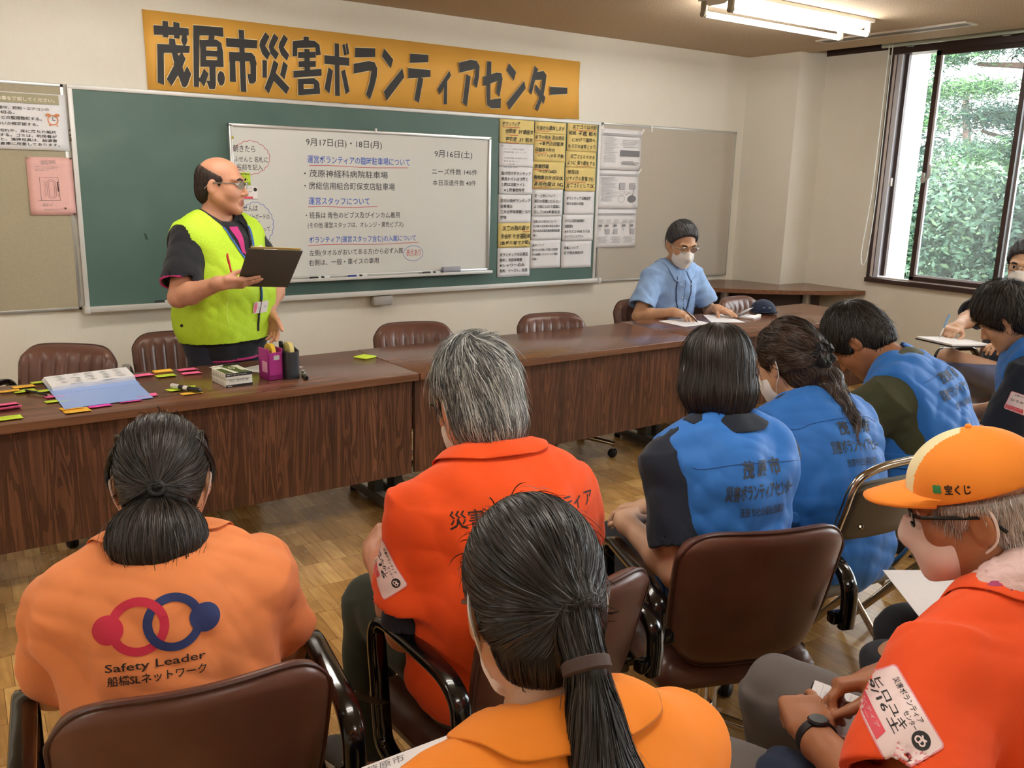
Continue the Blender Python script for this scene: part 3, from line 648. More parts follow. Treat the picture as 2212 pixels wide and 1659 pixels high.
def greeked(g, x0, x1, z0, z1, dz, seed, hz=.0035):
    r = random.Random(seed); z = z1
    while z > z0: rect_into(g, x0+r.uniform(0, .02), x1-r.uniform(0, .35)*(x1-x0), z-hz, z); z -= dz
o = sheet('printed white sheet with dark box, uppermost on the grey pin board', 4.502, 4.915, 1.626, 1.925, M_PAPER, YP-.002, group=GP, curl=.01)
ink(o, [], M_INKL, name='pale_print', extra=lambda g: (greeked(g, 4.53, 4.67, 1.68, 1.865, .012, 1), rect_into(g, 4.52, 4.905, 1.876, 1.893), greeked(g, 4.71, 4.89, 1.79, 1.85, .013, 4)), lift=.013)
ink(o, [], M_INKG, name='dark_print', extra=lambda g: (rect_into(g, 4.7, 4.895, 1.728, 1.772), greeked(g, 4.7, 4.9, 1.662, 1.69, .008, 2), text_into(g, '災害ボランティアについて', 4.53, 4.75, 1.879, 1.89)), lift=.0132)
o = sheet('printed white sheet with round diagrams in the middle of the grey pin board', 4.494, 4.912, 1.332, 1.626, M_PAPER, YP, group=GP, curl=.009)
ink(o, [], M_INKL, name='pale_print', extra=lambda g: (greeked(g, 4.515, 4.69, 1.385, 1.57, .011, 3), rect_into(g, 4.507, 4.9, 1.582, 1.596), rect_into(g, 4.71, 4.765, 1.48, 1.53), rect_into(g, 4.815, 4.87, 1.48, 1.53), disc_into(g, 4.735, 1.408, .034, .028, hole=.9), disc_into(g, 4.735, 1.456, .034, .013, hole=.88), disc_into(g, 4.845, 1.456, .03, .012, hole=.88)), lift=.0125)
ink(o, [], M_INKG, name='dark_print', extra=lambda g: (disc_into(g, 4.842, 1.408, .043, .028), line_into(g, [(4.842, 1.43), (4.865, 1.49)], .004), disc_into(g, 4.865, 1.496, .012, .009, hole=.8), line_into(g, [(4.775, 1.437), (4.812, 1.455)], .004)), lift=.0127)
o = sheet('printed white sheet with small icons, lowest on the grey pin board', 4.49, 4.905, 1.036, 1.332, M_PAPER, YP-.001, group=GP, curl=.008)
ink(o, [], M_INKL, name='pale_print', extra=lambda g: (rect_into(g, 4.508, 4.888, 1.287, 1.3), [greeked(g, x, x+.06, 1.225, 1.25, .009, 7) for x in (4.51, 4.58, 4.66, 4.75, 4.82)], [rect_into(g, x, x+.04, 1.14, 1.18) for x in (4.59, 4.67, 4.845)], [greeked(g, x, x+.12, 1.075, 1.12, .009, 9) for x in (4.505, 4.64, 4.77)]), lift=.0118)
ink(o, [], M_INKG, name='dark_print', extra=lambda g: (line_into(g, [(4.53, 1.222), (4.86, 1.222)], .0015), [rect_into(g, x, x+.035, 1.195, 1.212) for x in (4.515, 4.58, 4.665, 4.755, 4.835)], [greeked(g, x, x+.035, 1.163, 1.18, .006, 5) for x in (4.512, 4.56, 4.75, 4.82)]), lift=.012)
M_TAPE = pm('paper_tape', '#f0eeea', .6)
for i, (x, z, a, lb) in enumerate(((4.507, 1.932, .5, 'white tape strip on the upper left corner of the top printed sheet'), (4.925, 1.918, -.9, 'white tape strip on the upper right corner of the top printed sheet'), (4.917, 1.62, -.9, 'white tape strip at the right edge between the printed sheets'), (5.02, 1.945, 1.5, 'short white tape strip alone under the pin board top edge'))):
    t_ = thing('tape_strip', lb, 'tape', (x, YP-.0045, z), 0, 'tape strips on the grey pin board'); t_.rotation_euler.y = a
    MB().box((0, 0, 0), (.045, .0008, .016)).build('strip', M_TAPE, t_, smooth=False)
# rule notice and pink plan on the left board
o = sheet('laminated white room rules notice on the left pin board', .3, .857, 1.63, 1.912, M_PAPER, YP, name='notice', cat='notice', curl=.006)
ink(o, [('机利用後の確認', .315, .5, 1.87, 1.892)], M_INK)
ink(o, [], pm('olive_band', '#a8a184', .7), name='title_band', extra=lambda g: rect_into(g, .31, .825, 1.86, 1.907), lift=.0072)
ink(o, [('退室前に、次の事を確認してください。', .4, .805, 1.87, 1.89)], pm('cream_print', '#ece6d2', .7), bold=.02, name='title', lift=.0076)
ink(o, [('①使用時間の厳守、照明・エアコンの', .42, .776, 1.826, 1.842), ('　スイッチを切る。', .42, .617, 1.803, 1.819), ('②机・椅子などの整理整頓する。', .42, .738, 1.777, 1.794), ('③忘れ物がないか再確認する。', .42, .72, 1.749, 1.765),
        ('④机の上の汚れや、床に落ちた紙片', .42, .80, 1.714, 1.73), ('　などを清掃する。ゴミは、利用者が', .42, .802, 1.692, 1.708), ('　持ち帰ること。清掃用具は、給沸室', .42, .802, 1.671, 1.687), ('　の隣にある倉庫に用意してあります。', .42, .812, 1.65, 1.666)], bold=.012, lift=.0076)
ink(o, [], pm('clock_orange', '#d98a5a', .6), name='clock_picture', extra=lambda g: (disc_into(g, .79, 1.783, .026, .026, hole=.8), disc_into(g, .769, 1.808, .012, .008), disc_into(g, .811, 1.808, .012, .008), rect_into(g, .77, .776, 1.752, 1.762), rect_into(g, .805, .811, 1.752, 1.762)), lift=.0076)
ink(o, [], M_INK, name='clock_hands', extra=lambda g: (line_into(g, [(.79, 1.798), (.79, 1.781), (.8, 1.781)], .003),), lift=.0077)
o = sheet('pink sheet with a seating plan pinned under the rules notice', .647, .864, 1.298, 1.595, M_PAPERP, YP-.001, name='notice', cat='notice', curl=.005)
ink(o, [('会議室3 配置図', .715, .782, 1.567, 1.576), ('部屋の使い方', .715, .765, 1.556, 1.563), ('使用後は、机といすを元の配置に戻して', .685, .805, 1.543, 1.549), ('ください。また、忘れ物が無いか', .685, .79, 1.534, 1.54), ('確認をお願いします。', .685, .75, 1.525, 1.531), ('収容定員：12人', .705, .757, 1.353, 1.359), ('使用時間：9時', .705, .75, 1.344, 1.35), ('茂原市総合市民センター', .712, .785, 1.323, 1.33)], M_INKG, name='print', lift=.0066)
def plan(g):
    line_into(g, [(.69, 1.374), (.792, 1.374)], .0015); line_into(g, [(.702, 1.374), (.702, 1.492), (.79, 1.492), (.792, 1.374)], .0015); line_into(g, [(.785, 1.47), (.787, 1.42)], .004); line_into(g, [(.71, 1.567-.002), (.787, 1.565), (.787, 1.579), (.71, 1.579)], .0008, closed=True)
    for s in (1, .62): line_into(g, [(.755+.021*s*cos(a)*1.0, 1.432+(.028*(1 if sin(a) > 0 else -1))+.02*s*sin(a)) for a in [2*pi*i/32 for i in range(32)]], .0012, closed=True)
    for k in range(7):
        for sx in (-1, 1): line_into(g, [(.755+sx*.031+.004*cos(a), 1.398+.0115*k+.004*sin(a)) for a in [pi/4+pi/2*i for i in range(4)]], .001, closed=True)
ink(o, [], M_INK, name='plan_drawing', extra=plan, lift=.0068)
for x, z, lb in ((.866, 1.736, 'brown push pin at the board edge, right of the clock picture'), (.866, 1.712, 'brown push pin below the one right of the clock picture'), (.867, 1.694, 'brown push pin, upper of the close pair at the board edge'), (.867, 1.684, 'brown push pin, lower of the close pair at the board edge'), (.654, 1.59, 'pale push pin in the top left corner of the pink plan'), (.858, 1.592, 'grey push pin in the top right corner of the pink plan'), (.813, 1.333, 'dark push pin in the lower part of the pink plan'), (.855, 1.303, 'dark push pin in the bottom right corner of the pink plan')):
    p_ = thing('push_pin', lb, 'pin', (x, YP-.006, z), 0, 'push pins on the left pin board')
    MB().lathe([(.0015, -.006), (.0052, 0), (.0052, .003), (.003, .008)], 10, Matrix.Rotation(pi/2, 4, 'X')).build('head', pm('pin_brown', '#4b3a2c', .4) if 'pale' not in lb else pm('pin_pale', '#b5ab8f', .4), p_)
# note and name label on the whiteboard
YB_ = FY-.0462
o = sheet('lime sticky note on the whiteboard beside the standing man', 1.733, 1.812, 1.47, 1.54, pm('lime_note', '#c7e23c', .7), YB_, name='sticky_note', cat='sticky note', curl=.004)
ink(o, [('災害対策VC', 1.737, 1.808, 1.525, 1.537), ('クリッパー', 1.742, 1.785, 1.51, 1.52), ('せびプラ', 1.752, 1.796, 1.494, 1.504), ('よびじゅん・受付', 1.742, 1.808, 1.475, 1.487)], bold=.004, lift=.005)
M_LBL = pm('label_white', '#f1ebe8', .35); M_LBLR = pm('label_red', '#e04d5c', .45)
def name_label(mb_w, mb_r, mb_k, s=1.0, names=('災害ボランティア', 'センター')):
    """the volunteer name sticker in a local plane 0.10 x 0.075 m: body, red band, black print with round emblem"""
    pass
o = sheet('white name label with red band stuck on the whiteboard under the lime note', 1.743, 1.853, 1.386, 1.46, M_LBL, YB_, name='name_label', cat='label', curl=.0005)
ink(o, [], M_LBLR, name='red_band', extra=lambda g: rect_into(g, 1.748, 1.823, 1.39, 1.403), lift=.0016)
ink(o, [('災害ボランティアセンター', 1.765, 1.825, 1.448, 1.455), ('ウェルシャンプラザ', 1.752, 1.818, 1.425, 1.438)], name='print', bold=.01, lift=.0017, extra=lambda g: (disc_into(g, 1.838, 1.443, .011, .011), ))

# ------------------------------------------------------------------ tables
def table(label, x, y, rz, L=1.795, D=.615, T=.70):
    t = thing('meeting_table', label, 'table', (x, y, 0), rz, 'meeting tables in a row')
    MB().box((0, 0, T-.016), (L, D, .032), bev=.003).build('table_top', [M_TOP], t)
    MB().box((0, -D/2-.0006, T-.0165), (L-.004, .002, .029)).build('edge_band', M_EDGE, t, smooth=False)
    MB().box((0, -D/2+.065, .445), (L-.012, .018, .448)).build('front_panel', M_PANEL, t, smooth=False)
    for s in (-1, 1):
        x_ = s*(L/2-.05)
        lg = MB().box((x_, .02, .36), (.05, .075, .62), bev=.006).build('leg', M_DGREY, t)
        MB().box((x_, .0, .045), (.055, .54, .045), bev=.006).build('foot_bar', M_DGREY, lg)
        MB().box((x_, .0, .0695), (.04, .5, .004)).build('foot_cap', M_ALU, lg)
        MB().lathe([(.02, 0), (.02, .02), (.012, .024)], 12, Matrix.Translation((x_, .25, 0))).lathe([(.02, 0), (.02, .02), (.012, .024)], 12, Matrix.Translation((x_, -.25, 0))).build('glide', M_RUBBER, lg)
    MB().box((0, -.12, .648), (L-.14, .05, .04)).build('under_rail', M_DGREY, t)
    return t
R_ = radians
table('walnut meeting table on the left covered with sticky notes', .972, 3.672, R_(1.6))
table('bare walnut meeting table in the middle of the row', 2.772, 3.722, R_(1.5))
table('walnut meeting table at the right where the man in blue sits', 4.59, 3.79, R_(1.6), L=1.84, D=.64)
ct = thing('corner_table', 'walnut quarter round table pushed into the corner under the pier', 'table', (5.9, 4.85, 0))
poly = [(6.41, 4.24), (6.42, 4.83), (6.085, 4.832), (6.02, 5.2), (5.9, 5.33), (5.02, 5.33), (5.05, 5.25)]+[(p.x, p.y) for p in spline([(5.13, 5.15, 0), (5.346, 4.92, 0), (5.57, 4.70, 0), (5.82, 4.52, 0), (6.1, 4.36, 0)], 5)]
poly = poly[::-1]
MB().prism(poly, .70, .733).build('table_top', [M_TOP], ct, sharp=30, M=local(ct))
pe = [Vector((x, y, 0)) for x, y in poly]
arc = [(6.41, 4.24)]+[(p.x, p.y) for p in spline([(6.1, 4.36, 0), (5.82, 4.52, 0), (5.57, 4.70, 0), (5.346, 4.92, 0), (5.13, 5.15, 0)], 5)]
g = MB(); va = []
for (x, y) in arc: va += [(x-.0012, y-.0012, .701), (x-.0012, y-.0012, .732)]
g.add(va, [(2*i, 2*i+1, 2*i+3, 2*i+2) for i in range(len(arc)-1)]); g.build('edge_band', M_EDGE, ct, M=local(ct))
inset = [(x+.17, y+.2) for (x, y) in arc if x < 6.2]
g = MB(); va = []
for (x, y) in inset: va += [(x, y, .22), (x, y, .70)]
g.add(va, [(2*i, 2*i+1, 2*i+3, 2*i+2) for i in range(len(inset)-1)]); g.build('shade_panel', pm('under_table_shade', '#35211c', .5), ct, M=local(ct))  # dark curved sheet stands in for the shade under the corner table
for x, y in ((5.62, 5.0), (6.15, 4.6), (5.35, 5.22)):
    lg = MB().box((x, y, .36), (.05, .05, .68), bev=.005).build('leg', M_ALU, ct, M=local(ct))
    MB().box((x, y, .02), (.4, .055, .04), bev=.006).build('foot_bar', M_DGREY, lg, M=local(ct))

# ------------------------------------------------------------------ brown arm chairs
def bar_path(pts, wx, th, x0):
    """flat bar of width wx (along x) swept through (y,z) points"""
    P = [Vector((x0, y, z)) for y, z in pts]; n = len(P); v = []; f = []; c = .25
    prof = [(-1, -1+2*c), (-1+c, -1), (1-c, -1), (1, -1+2*c), (1, 1-2*c), (1-c, 1), (-1+c, 1), (-1, 1-2*c)]
    for i, p in enumerate(P):
        t = (P[min(i+1, n-1)]-P[max(i-1, 0)]).normalized(); nn = Vector((0, -t.z, t.y))
        v += [p+Vector((a*wx/2, 0, 0))+nn*(b*th/2) for a, b in prof]
    for i in range(n-1):
        for k in range(8): f.append((i*8+k, i*8+(k+1) % 8, (i+1)*8+(k+1) % 8, (i+1)*8+k))
    f += [tuple(range(7, -1, -1)), tuple((n-1)*8+k for k in range(8))]
    return v, f
def make_chair():
    t = empty('arm_chair')
    # back shell: grid in (u across, w up); front side channelled, back side plain
    def se(u, n): return math.copysign(abs(u)**n, u)
    NU, NW = 64, 24; front = []; back = []
    for k in range(NW+1):
        w_ = k/NW
        for i in range(NU+1):
            u = -1+2*i/NU
            hw = .222*(1-.10*(1-w_)**2)                                   # half width
            z = .375+.39*w_
            cs = abs(u)**7                                              # rounded corners
            z -= .055*cs*w_**4; z += .06*cs*(1-w_)**4
            hw2 = hw*(1-.045*(max(0, w_-.86)/.14)**2-.1*(max(0, .12-w_)/.12)**2)
            x = u*hw2
            y = -.205-.10*w_-.0*w_*w_+.05*u*u*(.5+.5*w_)                   # recline and wrap around
            edge = max(abs(u)**10, (2*w_-1)**14)
            th = .05*(1-edge*.8)+.006
            ch = .010*abs(sin(pi*(u*.5+.5)*8))**.55*(max(0, min(1, (.93-w_)*12, (w_-.08)*10)) if abs(u) < .9 else .0)
            pad = 0.010*(1-edge)
            front.append((x, y+th*.55+ch+pad, z)); back.append((x, y-th*.45, z))
    m = (NU+1); f = []
    for k in range(NW):
        for i in range(NU):
            a = k*m+i; f.append((a, a+1, a+m+1, a+m))
    N = len(front); v = front+back; f2 = [(N+a, N+d, N+c, N+b) for a, b, c, d in f]
    ring = list(range(0, m))+[k*m+NU for k in range(1, NW+1)]+[NW*m+i for i in range(NU-1, -1, -1)]+[k*m for k in range(NW-1, 0, -1)]
    f3 = [(ring[i], N+ring[i], N+ring[(i+1) % len(ring)], ring[(i+1) % len(ring)]) for i in range(len(ring))]
    b = mesh_obj('backrest', v, f+f2+f3, M_LEATHER, t, True, 75)
    rim = [Vector(back[r]) for r in ring]
    MB().tube([p+Vector((0, -.001, 0)) for p in rim], .0045, 6, closed=True).build('piping', pm('dark_piping', '#4a2d27', .4), b)
    # seat cushion
    s = MB(); NX, NY = 22, 22; top = []; bot = []
    for k in range(NY+1):
        for i in range(NX+1):
            u = -1+2*i/NX; w_ = -1+2*k/NY
            fx = u*(.225-.012*abs(w_)**6); fy = w_*(.225-.012*abs(u)**6)+.005
            e = max(abs(u)**8, abs(w_)**8)
            top.append((fx, fy, .388-.05*e*.9+.012*abs(u)**3*(1-e)-.012*(1-u*u)*(1-w_*w_))); bot.append((fx, fy, .305+.04*e*.4))
    mm = NX+1; ff = [(k*mm+i, k*mm+i+1, (k+1)*mm+i+1, (k+1)*mm+i) for k in range(NY) for i in range(NX)]; N = len(top)
    ring = list(range(mm))+[k*mm+NX for k in range(1, NY+1)]+[NY*mm+i for i in range(NX-1, -1, -1)]+[k*mm for k in range(NY-1, 0, -1)]
    fs = ff+[(N+a, N+d, N+c, N+b_) for a, b_, c, d in ff]+[(ring[i], N+ring[i], N+ring[(i+1) % len(ring)], ring[(i+1) % len(ring)]) for i in range(len(ring))]
    mesh_obj('seat', top+bot, fs, M_LEATHER, t, True, 80)
    pth = [(p.x, p.y) for p in spline([(-.250, .46, 0), (-.252, .53, 0), (-.24, .578, 0), (-.195, .608, 0), (-.12, .615, 0), (-.02, .618, 0), (.04, .618, 0), (.075, .60, 0), (.087, .56, 0), (.078, .48, 0), (.066, .37, 0), (.055, .322, 0), (.015, .303, 0), (-.06, .30, 0)], 6)]
    for sx in (-1, 1):
        v_, f_ = bar_path(pth, .042, .024, sx*.262)
        a = mesh_obj('armrest', v_, f_, M_BLACK, t, True, 50)
        MB().box((sx*.24, -.245, .49), (.05, .03, .03), bev=.006).build('back_bracket', M_BLACK, a); MB().box((sx*.235, -.01, .30), (.07, .04, .03), bev=.004).build('seat_bracket', M_BLACK, a)
    MB().box((0, 0, .29), (.3, .3, .03), bev=.006).lathe([(.028, .285), (.028, .12)], 16).lathe([(.021, .285), (.021, .08)], 16, Matrix.Translation((.035, 0, 0))).lathe([(.04, .14), (.046, .12), (.046, .075), (.03, .07)], 16).build('column', M_CHROME, t)
    for k in range(4):
        a = pi/4+pi/2*k; d = Vector((cos(a), sin(a), 0))
        lg = MB().tube([d*.03+Vector((0, 0, .10)), d*.14+Vector((0, 0, .098)), d*.29+Vector((0, 0, .082))], [.017, .016, .013], 10).build('base_leg', M_CHROME, t)
        cs = MB().tube([d*.28+Vector((0, 0, .085)), d*.28+Vector((0, 0, .05))], .006, 8)
        cs.build('caster_stem', M_CHROME, lg)
        q = Matrix.Translation(d*.28+Vector((0, 0, .026))) @ Matrix.Rotation(a, 4, 'Z') @ Matrix.Rotation(pi/2, 4, 'X')
        MB().lathe([(.018, -.021), (.025, -.016), (.026, -.004), (.02, -.003), (.02, .003), (.026, .004), (.025, .016), (.018, .021)], 16, q).build('caster_wheel', M_RUBBER, lg)
    return t
_ch = make_chair(); _first = [True]
def chair(label, x, y, rz):
    o = _ch if _first[0] else copy_tree(_ch); _first[0] = False
    o.location = (x, y, 0); o.rotation_euler = (0, 0, R_(rz)); tag(o, label, 'chair', 'brown leather arm chairs'); return o
chair('brown leather arm chair behind the sticky note table, turned at the far left', .47, 4.17, 143)
chair('brown leather arm chair directly behind the standing man', 1.16, 4.53, 172).scale = (.95, .95, .94)
chair('empty brown leather arm chair behind the table right of the tape dispensers', 2.25, 3.985, 166)
chair('empty brown leather arm chair behind the middle table below the printed sheets', 3.15, 3.92, 168)
chair('brown leather arm chair under the man in the pale blue shirt', 4.12, 4.16, 176)
chair('empty brown leather arm chair at the end of the row near the navy cap', 4.92, 3.97, 186)
chair('brown leather arm chair under the woman in the peach polo shirt', .372, 1.60, -8)
chair('brown leather arm chair under the grey haired man in the orange polo', 1.06, 1.55, 2)
chair('brown leather arm chair under the woman with bobbed hair and blue vest', 1.74, 1.53, -20)
chair('brown leather arm chair under the man writing by the window', 5.1, 2.55, 80)
# ------------------------------------------------------------------ smooth implicit surfaces -> meshes
F4 = np.float32
def A3(v): return np.array([v[0], v[1], v[2]], F4)
def E_(c, r, R=None, k=.03, op='+'):
    return (op, k, 'e', tuple(c), tuple(r), tuple(sum([list(x) for x in R], [])) if R is not None else None)
def C_(a, b, ra, rb, k=.03, op='+'): return (op, k, 'c', tuple(a), tuple(b), ra, rb)
def K_(a, b, ra, rb, k=.03, op='+'): return (op, k, 'k', tuple(a), tuple(b), ra, rb)
def B_(c, hf, R, rd, k=.02, op='+'): return (op, k, 'b', tuple(c), tuple(hf), tuple(sum([list(x) for x in R], [])), rd)
def P_(pt, n, k=.01, op='&'): return (op, k, 'p', tuple(pt), tuple(n))
def N_(amp, fr, seed, ax=(1, 1, 1)): return ('n', 0, 'n', amp, fr, seed, tuple(ax))
def _prim(p, Q):
    t = p[2]
    if t == 'e':
        q = Q-np.array(p[3], F4)
        if p[5] is not None: q = q @ np.array(p[5], F4).reshape(3, 3)
        r = np.array(p[4], F4); k0 = np.sqrt(((q/r)**2).sum(1)); k1 = np.sqrt(((q/(r*r))**2).sum(1))
        return k0*(k0-1)/np.maximum(k1, 1e-6)
    if t in 'ck':
        a = np.array(p[3], F4); ba = np.array(p[4], F4)-a; L2 = max(float(ba @ ba), 1e-9); pa = Q-a
        h = (pa @ ba)/L2; hc = np.clip(h, 0, 1)
        d = np.sqrt(((pa-hc[:, None]*ba)**2).sum(1))
        if t == 'c': return d-(p[5]+(p[6]-p[5])*hc)
        dr = np.sqrt(np.maximum(((pa-h[:, None]*ba)**2).sum(1), 0))-(p[5]+(p[6]-p[5])*hc)
        return np.maximum(dr, np.maximum(-h, h-1)*math.sqrt(L2))
    if t == 'b':
        q = np.abs((Q-np.array(p[3], F4)) @ np.array(p[5], F4).reshape(3, 3))-np.array(p[4], F4)+p[6]
        return np.sqrt((np.maximum(q, 0)**2).sum(1))+np.minimum(q.max(1), 0)-p[6]
    if t == 'p': return (Q-np.array(p[3], F4)) @ np.array(p[4], F4)
def _bounds(p):
    t = p[2]
    if t == 'e': m = max(p[4]); c = np.array(p[3]); return c-m, c+m
    if t in 'ck':
        a, b = np.array(p[3]), np.array(p[4]); m = max(p[5], p[6]); return np.minimum(a, b)-m, np.maximum(a, b)+m
    if t == 'b': m = math.sqrt(sum(x*x for x in p[4])); c = np.array(p[3]); return c-m, c+m
    return None
def sdf(prims, Q):
    d = np.full(len(Q), 9.0, F4)
    for p in prims:
        op, k = p[0], p[1]
        if op == 'n':
            r = np.random.RandomState(p[5]); s = np.zeros(len(Q), F4); ax = np.array(p[6], F4)
            for i in range(7):
                v = r.normal(size=3); v = (v/np.linalg.norm(v)*ax*p[4]*(.6+.9*r.rand())).astype(F4); w = np.sin(Q @ v + F4(r.rand()*6.28)+F4(1.2)*np.sin(Q @ (v[[1, 2, 0]]*F4(.5))))
                s += w if i % 2 else (1-2*np.abs(w))
            d = d + F4(p[3])*s*F4(.38); continue
        bb = _bounds(p); sel = None
        if bb is not None and op == '+' and len(Q) > 4000:
            m = .10+k; lo, hi = (bb[0]-m).astype(F4), (bb[1]+m).astype(F4)
            sel = np.where(((Q > lo) & (Q < hi)).all(1))[0]
            if len(sel) == 0: continue
            if len(sel) > .8*len(Q): sel = None
        q = Q if sel is None else Q[sel]; e = d if sel is None else d[sel]
        x = _prim(p, q).astype(F4)
        if op == '+':
            h = np.clip(.5+.5*(e-x)/k, 0, 1); e = e+(x-e)*h-k*h*(1-h)
        elif op == '-':
            h = np.clip(.5-.5*(e+x)/k, 0, 1); e = e*(1-h)-x*h+k*h*(1-h)
        elif op == '&':
            h = np.clip(.5-.5*(e-x)/k, 0, 1); e = e*(1-h)+x*h+k*h*(1-h)
        if sel is None: d = e
        else: d[sel] = e
    return d
def polygonize(prims, vox, B=6):
    bs = [_bounds(p) for p in prims if p[0] == '+']; lo = np.min([b[0] for b in bs], 0)-.03; hi = np.max([b[1] for b in bs], 0)+.03
    nb = np.maximum(np.ceil((hi-lo)/(vox*B)).astype(int), 1); n = nb*B
    ci = np.stack(np.meshgrid(*[np.arange(k) for k in nb], indexing='ij'), -1).reshape(-1, 3)
    cc = (lo+(ci+.5)*B*vox-.5*vox).astype(F4); dc = sdf(prims, cc)
    val = np.repeat(np.repeat(np.repeat(np.where(dc < 0, -1, 1).astype(F4).reshape(nb), B, 0), B, 1), B, 2)
    act = ci[np.abs(dc) < vox*B*1.35+.012]
    off = np.stack(np.meshgrid(*[np.arange(B)]*3, indexing='ij'), -1).reshape(-1, 3)
    for s in range(0, len(act), 3000):
        gi = (act[s:s+3000, None, :]*B+off[None]).reshape(-1, 3)
        val[gi[:, 0], gi[:, 1], gi[:, 2]] = sdf(prims, (lo+gi*vox).astype(F4))
    S = val < 0
    c8 = [S[i:n[0]-1+i, j:n[1]-1+j, k:n[2]-1+k] for i in (0, 1) for j in (0, 1) for k in (0, 1)]
    allc = c8[0].copy(); anyc = c8[0].copy()
    for q in c8[1:]: allc &= q; anyc |= q
    cells = np.argwhere(anyc & ~allc); cid = np.full(n, -1, np.int32); cid[cells[:, 0], cells[:, 1], cells[:, 2]] = np.arange(len(cells))
    corners = [(i, j, k) for i in (0, 1) for j in (0, 1) for k in (0, 1)]
    V = {c: val[cells[:, 0]+c[0], cells[:, 1]+c[1], cells[:, 2]+c[2]] for c in corners}
    acc = np.zeros((len(cells), 3)); cnt = np.zeros(len(cells))
    for ax in range(3):
        for a in corners:
            if a[ax]: continue
            b = list(a); b[ax] = 1; b = tuple(b); x, y = V[a], V[b]; m = (x < 0) != (y < 0)
            t = np.where(m, x/np.where(m, x-y, 1), 0); p = np.zeros((len(cells), 3)); p[:] = a; p[:, ax] += t
            acc[m] += p[m]; cnt[m] += 1
    verts = lo+(cells+acc/np.maximum(cnt, 1)[:, None])*vox
    quads = []
    for ax in range(3):
        u, v = (ax+1) % 3, (ax+2) % 3; e = np.zeros(3, int); e[ax] = 1
        sl0 = [slice(1, -1)]*3; sl0[ax] = slice(0, -1); sl1 = [slice(1, -1)]*3; sl1[ax] = slice(1, None)
        s0, s1 = S[tuple(sl0)], S[tuple(sl1)]; ed = np.argwhere(s0 != s1)+np.array([0 if k == ax else 1 for k in range(3)])
        du = np.zeros(3, int); du[u] = 1; dv = np.zeros(3, int); dv[v] = 1
        q = [ed-du-dv, ed-dv, ed, ed-du]; ids = np.stack([cid[p[:, 0], p[:, 1], p[:, 2]] for p in q], 1)
        ok = (ids >= 0).all(1); ids = ids[ok]; ed = ed[ok]; inside = S[ed[:, 0], ed[:, 1], ed[:, 2]]
        ids[~inside] = ids[~inside][:, ::-1]; quads.append(ids)
    return verts.astype(F4), np.concatenate(quads).astype(np.int32)
def poly(prims, vox):
    return polygonize(prims, vox)
def grad(prims, Q, h=.002):
    g = np.stack([sdf(prims, Q+np.eye(3, dtype=F4)[i]*F4(h))-sdf(prims, Q-np.eye(3, dtype=F4)[i]*F4(h)) for i in range(3)], 1)
    return g/np.maximum(np.linalg.norm(g, axis=1, keepdims=True), 1e-6)
def solid(name, prims, vox, mat, parent=None, sharp=0):
    v, f = poly(prims, vox); return mesh_obj(name, v, f, mat, parent, True, sharp)
def bvh_of(o): 
    me = o.data; return BVHTree.FromPolygons([v.co for v in me.vertices], [tuple(p.vertices) for p in me.polygons])
def refine(mb, mx):
    """triangulate and cut every edge down to mx so that a flat drawing can follow a curved surface"""
    bm = bmesh.new(); vs = [bm.verts.new(p) for p in mb.v]
    for q, m in zip(mb.f, mb.mi):
        try: bm.faces.new([vs[i] for i in q]).material_index = m
        except ValueError: pass
    bmesh.ops.triangulate(bm, faces=bm.faces[:])
    for _ in range(6):
        es = [e for e in bm.edges if e.calc_length() > mx]
        if not es: break
        bmesh.ops.subdivide_edges(bm, edges=es, cuts=1); bmesh.ops.triangulate(bm, faces=bm.faces[:])
    bm.verts.index_update(); v = [q.co.copy() for q in bm.verts]; f = [tuple(q.index for q in p.verts) for p in bm.faces]; mi = [p.material_index for p in bm.faces]; bm.free(); return v, f, mi
def decal(name, mb, mats, M, bvh, parent, lift=.0015, mx=.012, reach=.35, smooth=True, all_=False):
    """lay the flat drawing mb (in the plane of M) onto the surface below it"""
    v, f, mi = refine(mb, mx); d = -(M.to_3x3() @ Vector((0, 0, 1))); out = []; hit = []
    for p in v:
        o = M @ Vector((p.x, p.y, 0)); h = bvh.ray_cast(o-d*reach*.5, d, reach*1.5)
        if h[0] is None:
            h = bvh.find_nearest(o); nrm = -d; hit.append(False)
            out.append((h[0]+h[1]*lift) if h[0] is not None else o)
        else:
            nrm = h[1] if h[1].dot(d) < 0 else -h[1]; hit.append(True); out.append(h[0]+nrm*(lift+p.z))
    keep = [k for k, q in enumerate(f) if (all if all_ else any)(hit[i] for i in q)]
    o = mesh_obj(name, out, [f[k] for k in keep], mats, parent, smooth, 0); o.data.polygons.foreach_set('material_index', [mi[k] for k in keep]); return o
def ribbons(paths, nrm, widths, tones, roll=None):
    """paths (S,K,3), normals (S,K,3) -> ribbon mesh arrays and a tone per vertex"""
    S_, K, _ = paths.shape; t = np.gradient(paths, axis=1); side = np.cross(t, nrm); side /= np.maximum(np.linalg.norm(side, axis=2, keepdims=True), 1e-9)
    if roll is not None: side = side*np.cos(roll)[:, None, None]+nrm*np.sin(roll)[:, None, None]
    tp = np.minimum(1, np.minimum(np.linspace(0.35, 6, K), np.linspace(4, .15, K)))[None, :, None]; w = widths[:, None, None]*tp*.5
    v = np.stack([paths-side*w, paths+side*w], 2).reshape(-1, 3)
    a = (np.arange(S_)[:, None]*K+np.arange(K-1)[None])*2; a = a.reshape(-1)
    return v.astype(F4), np.stack([a, a+1, a+3, a+2], 1).astype(np.int32), np.repeat(tones, K*2)
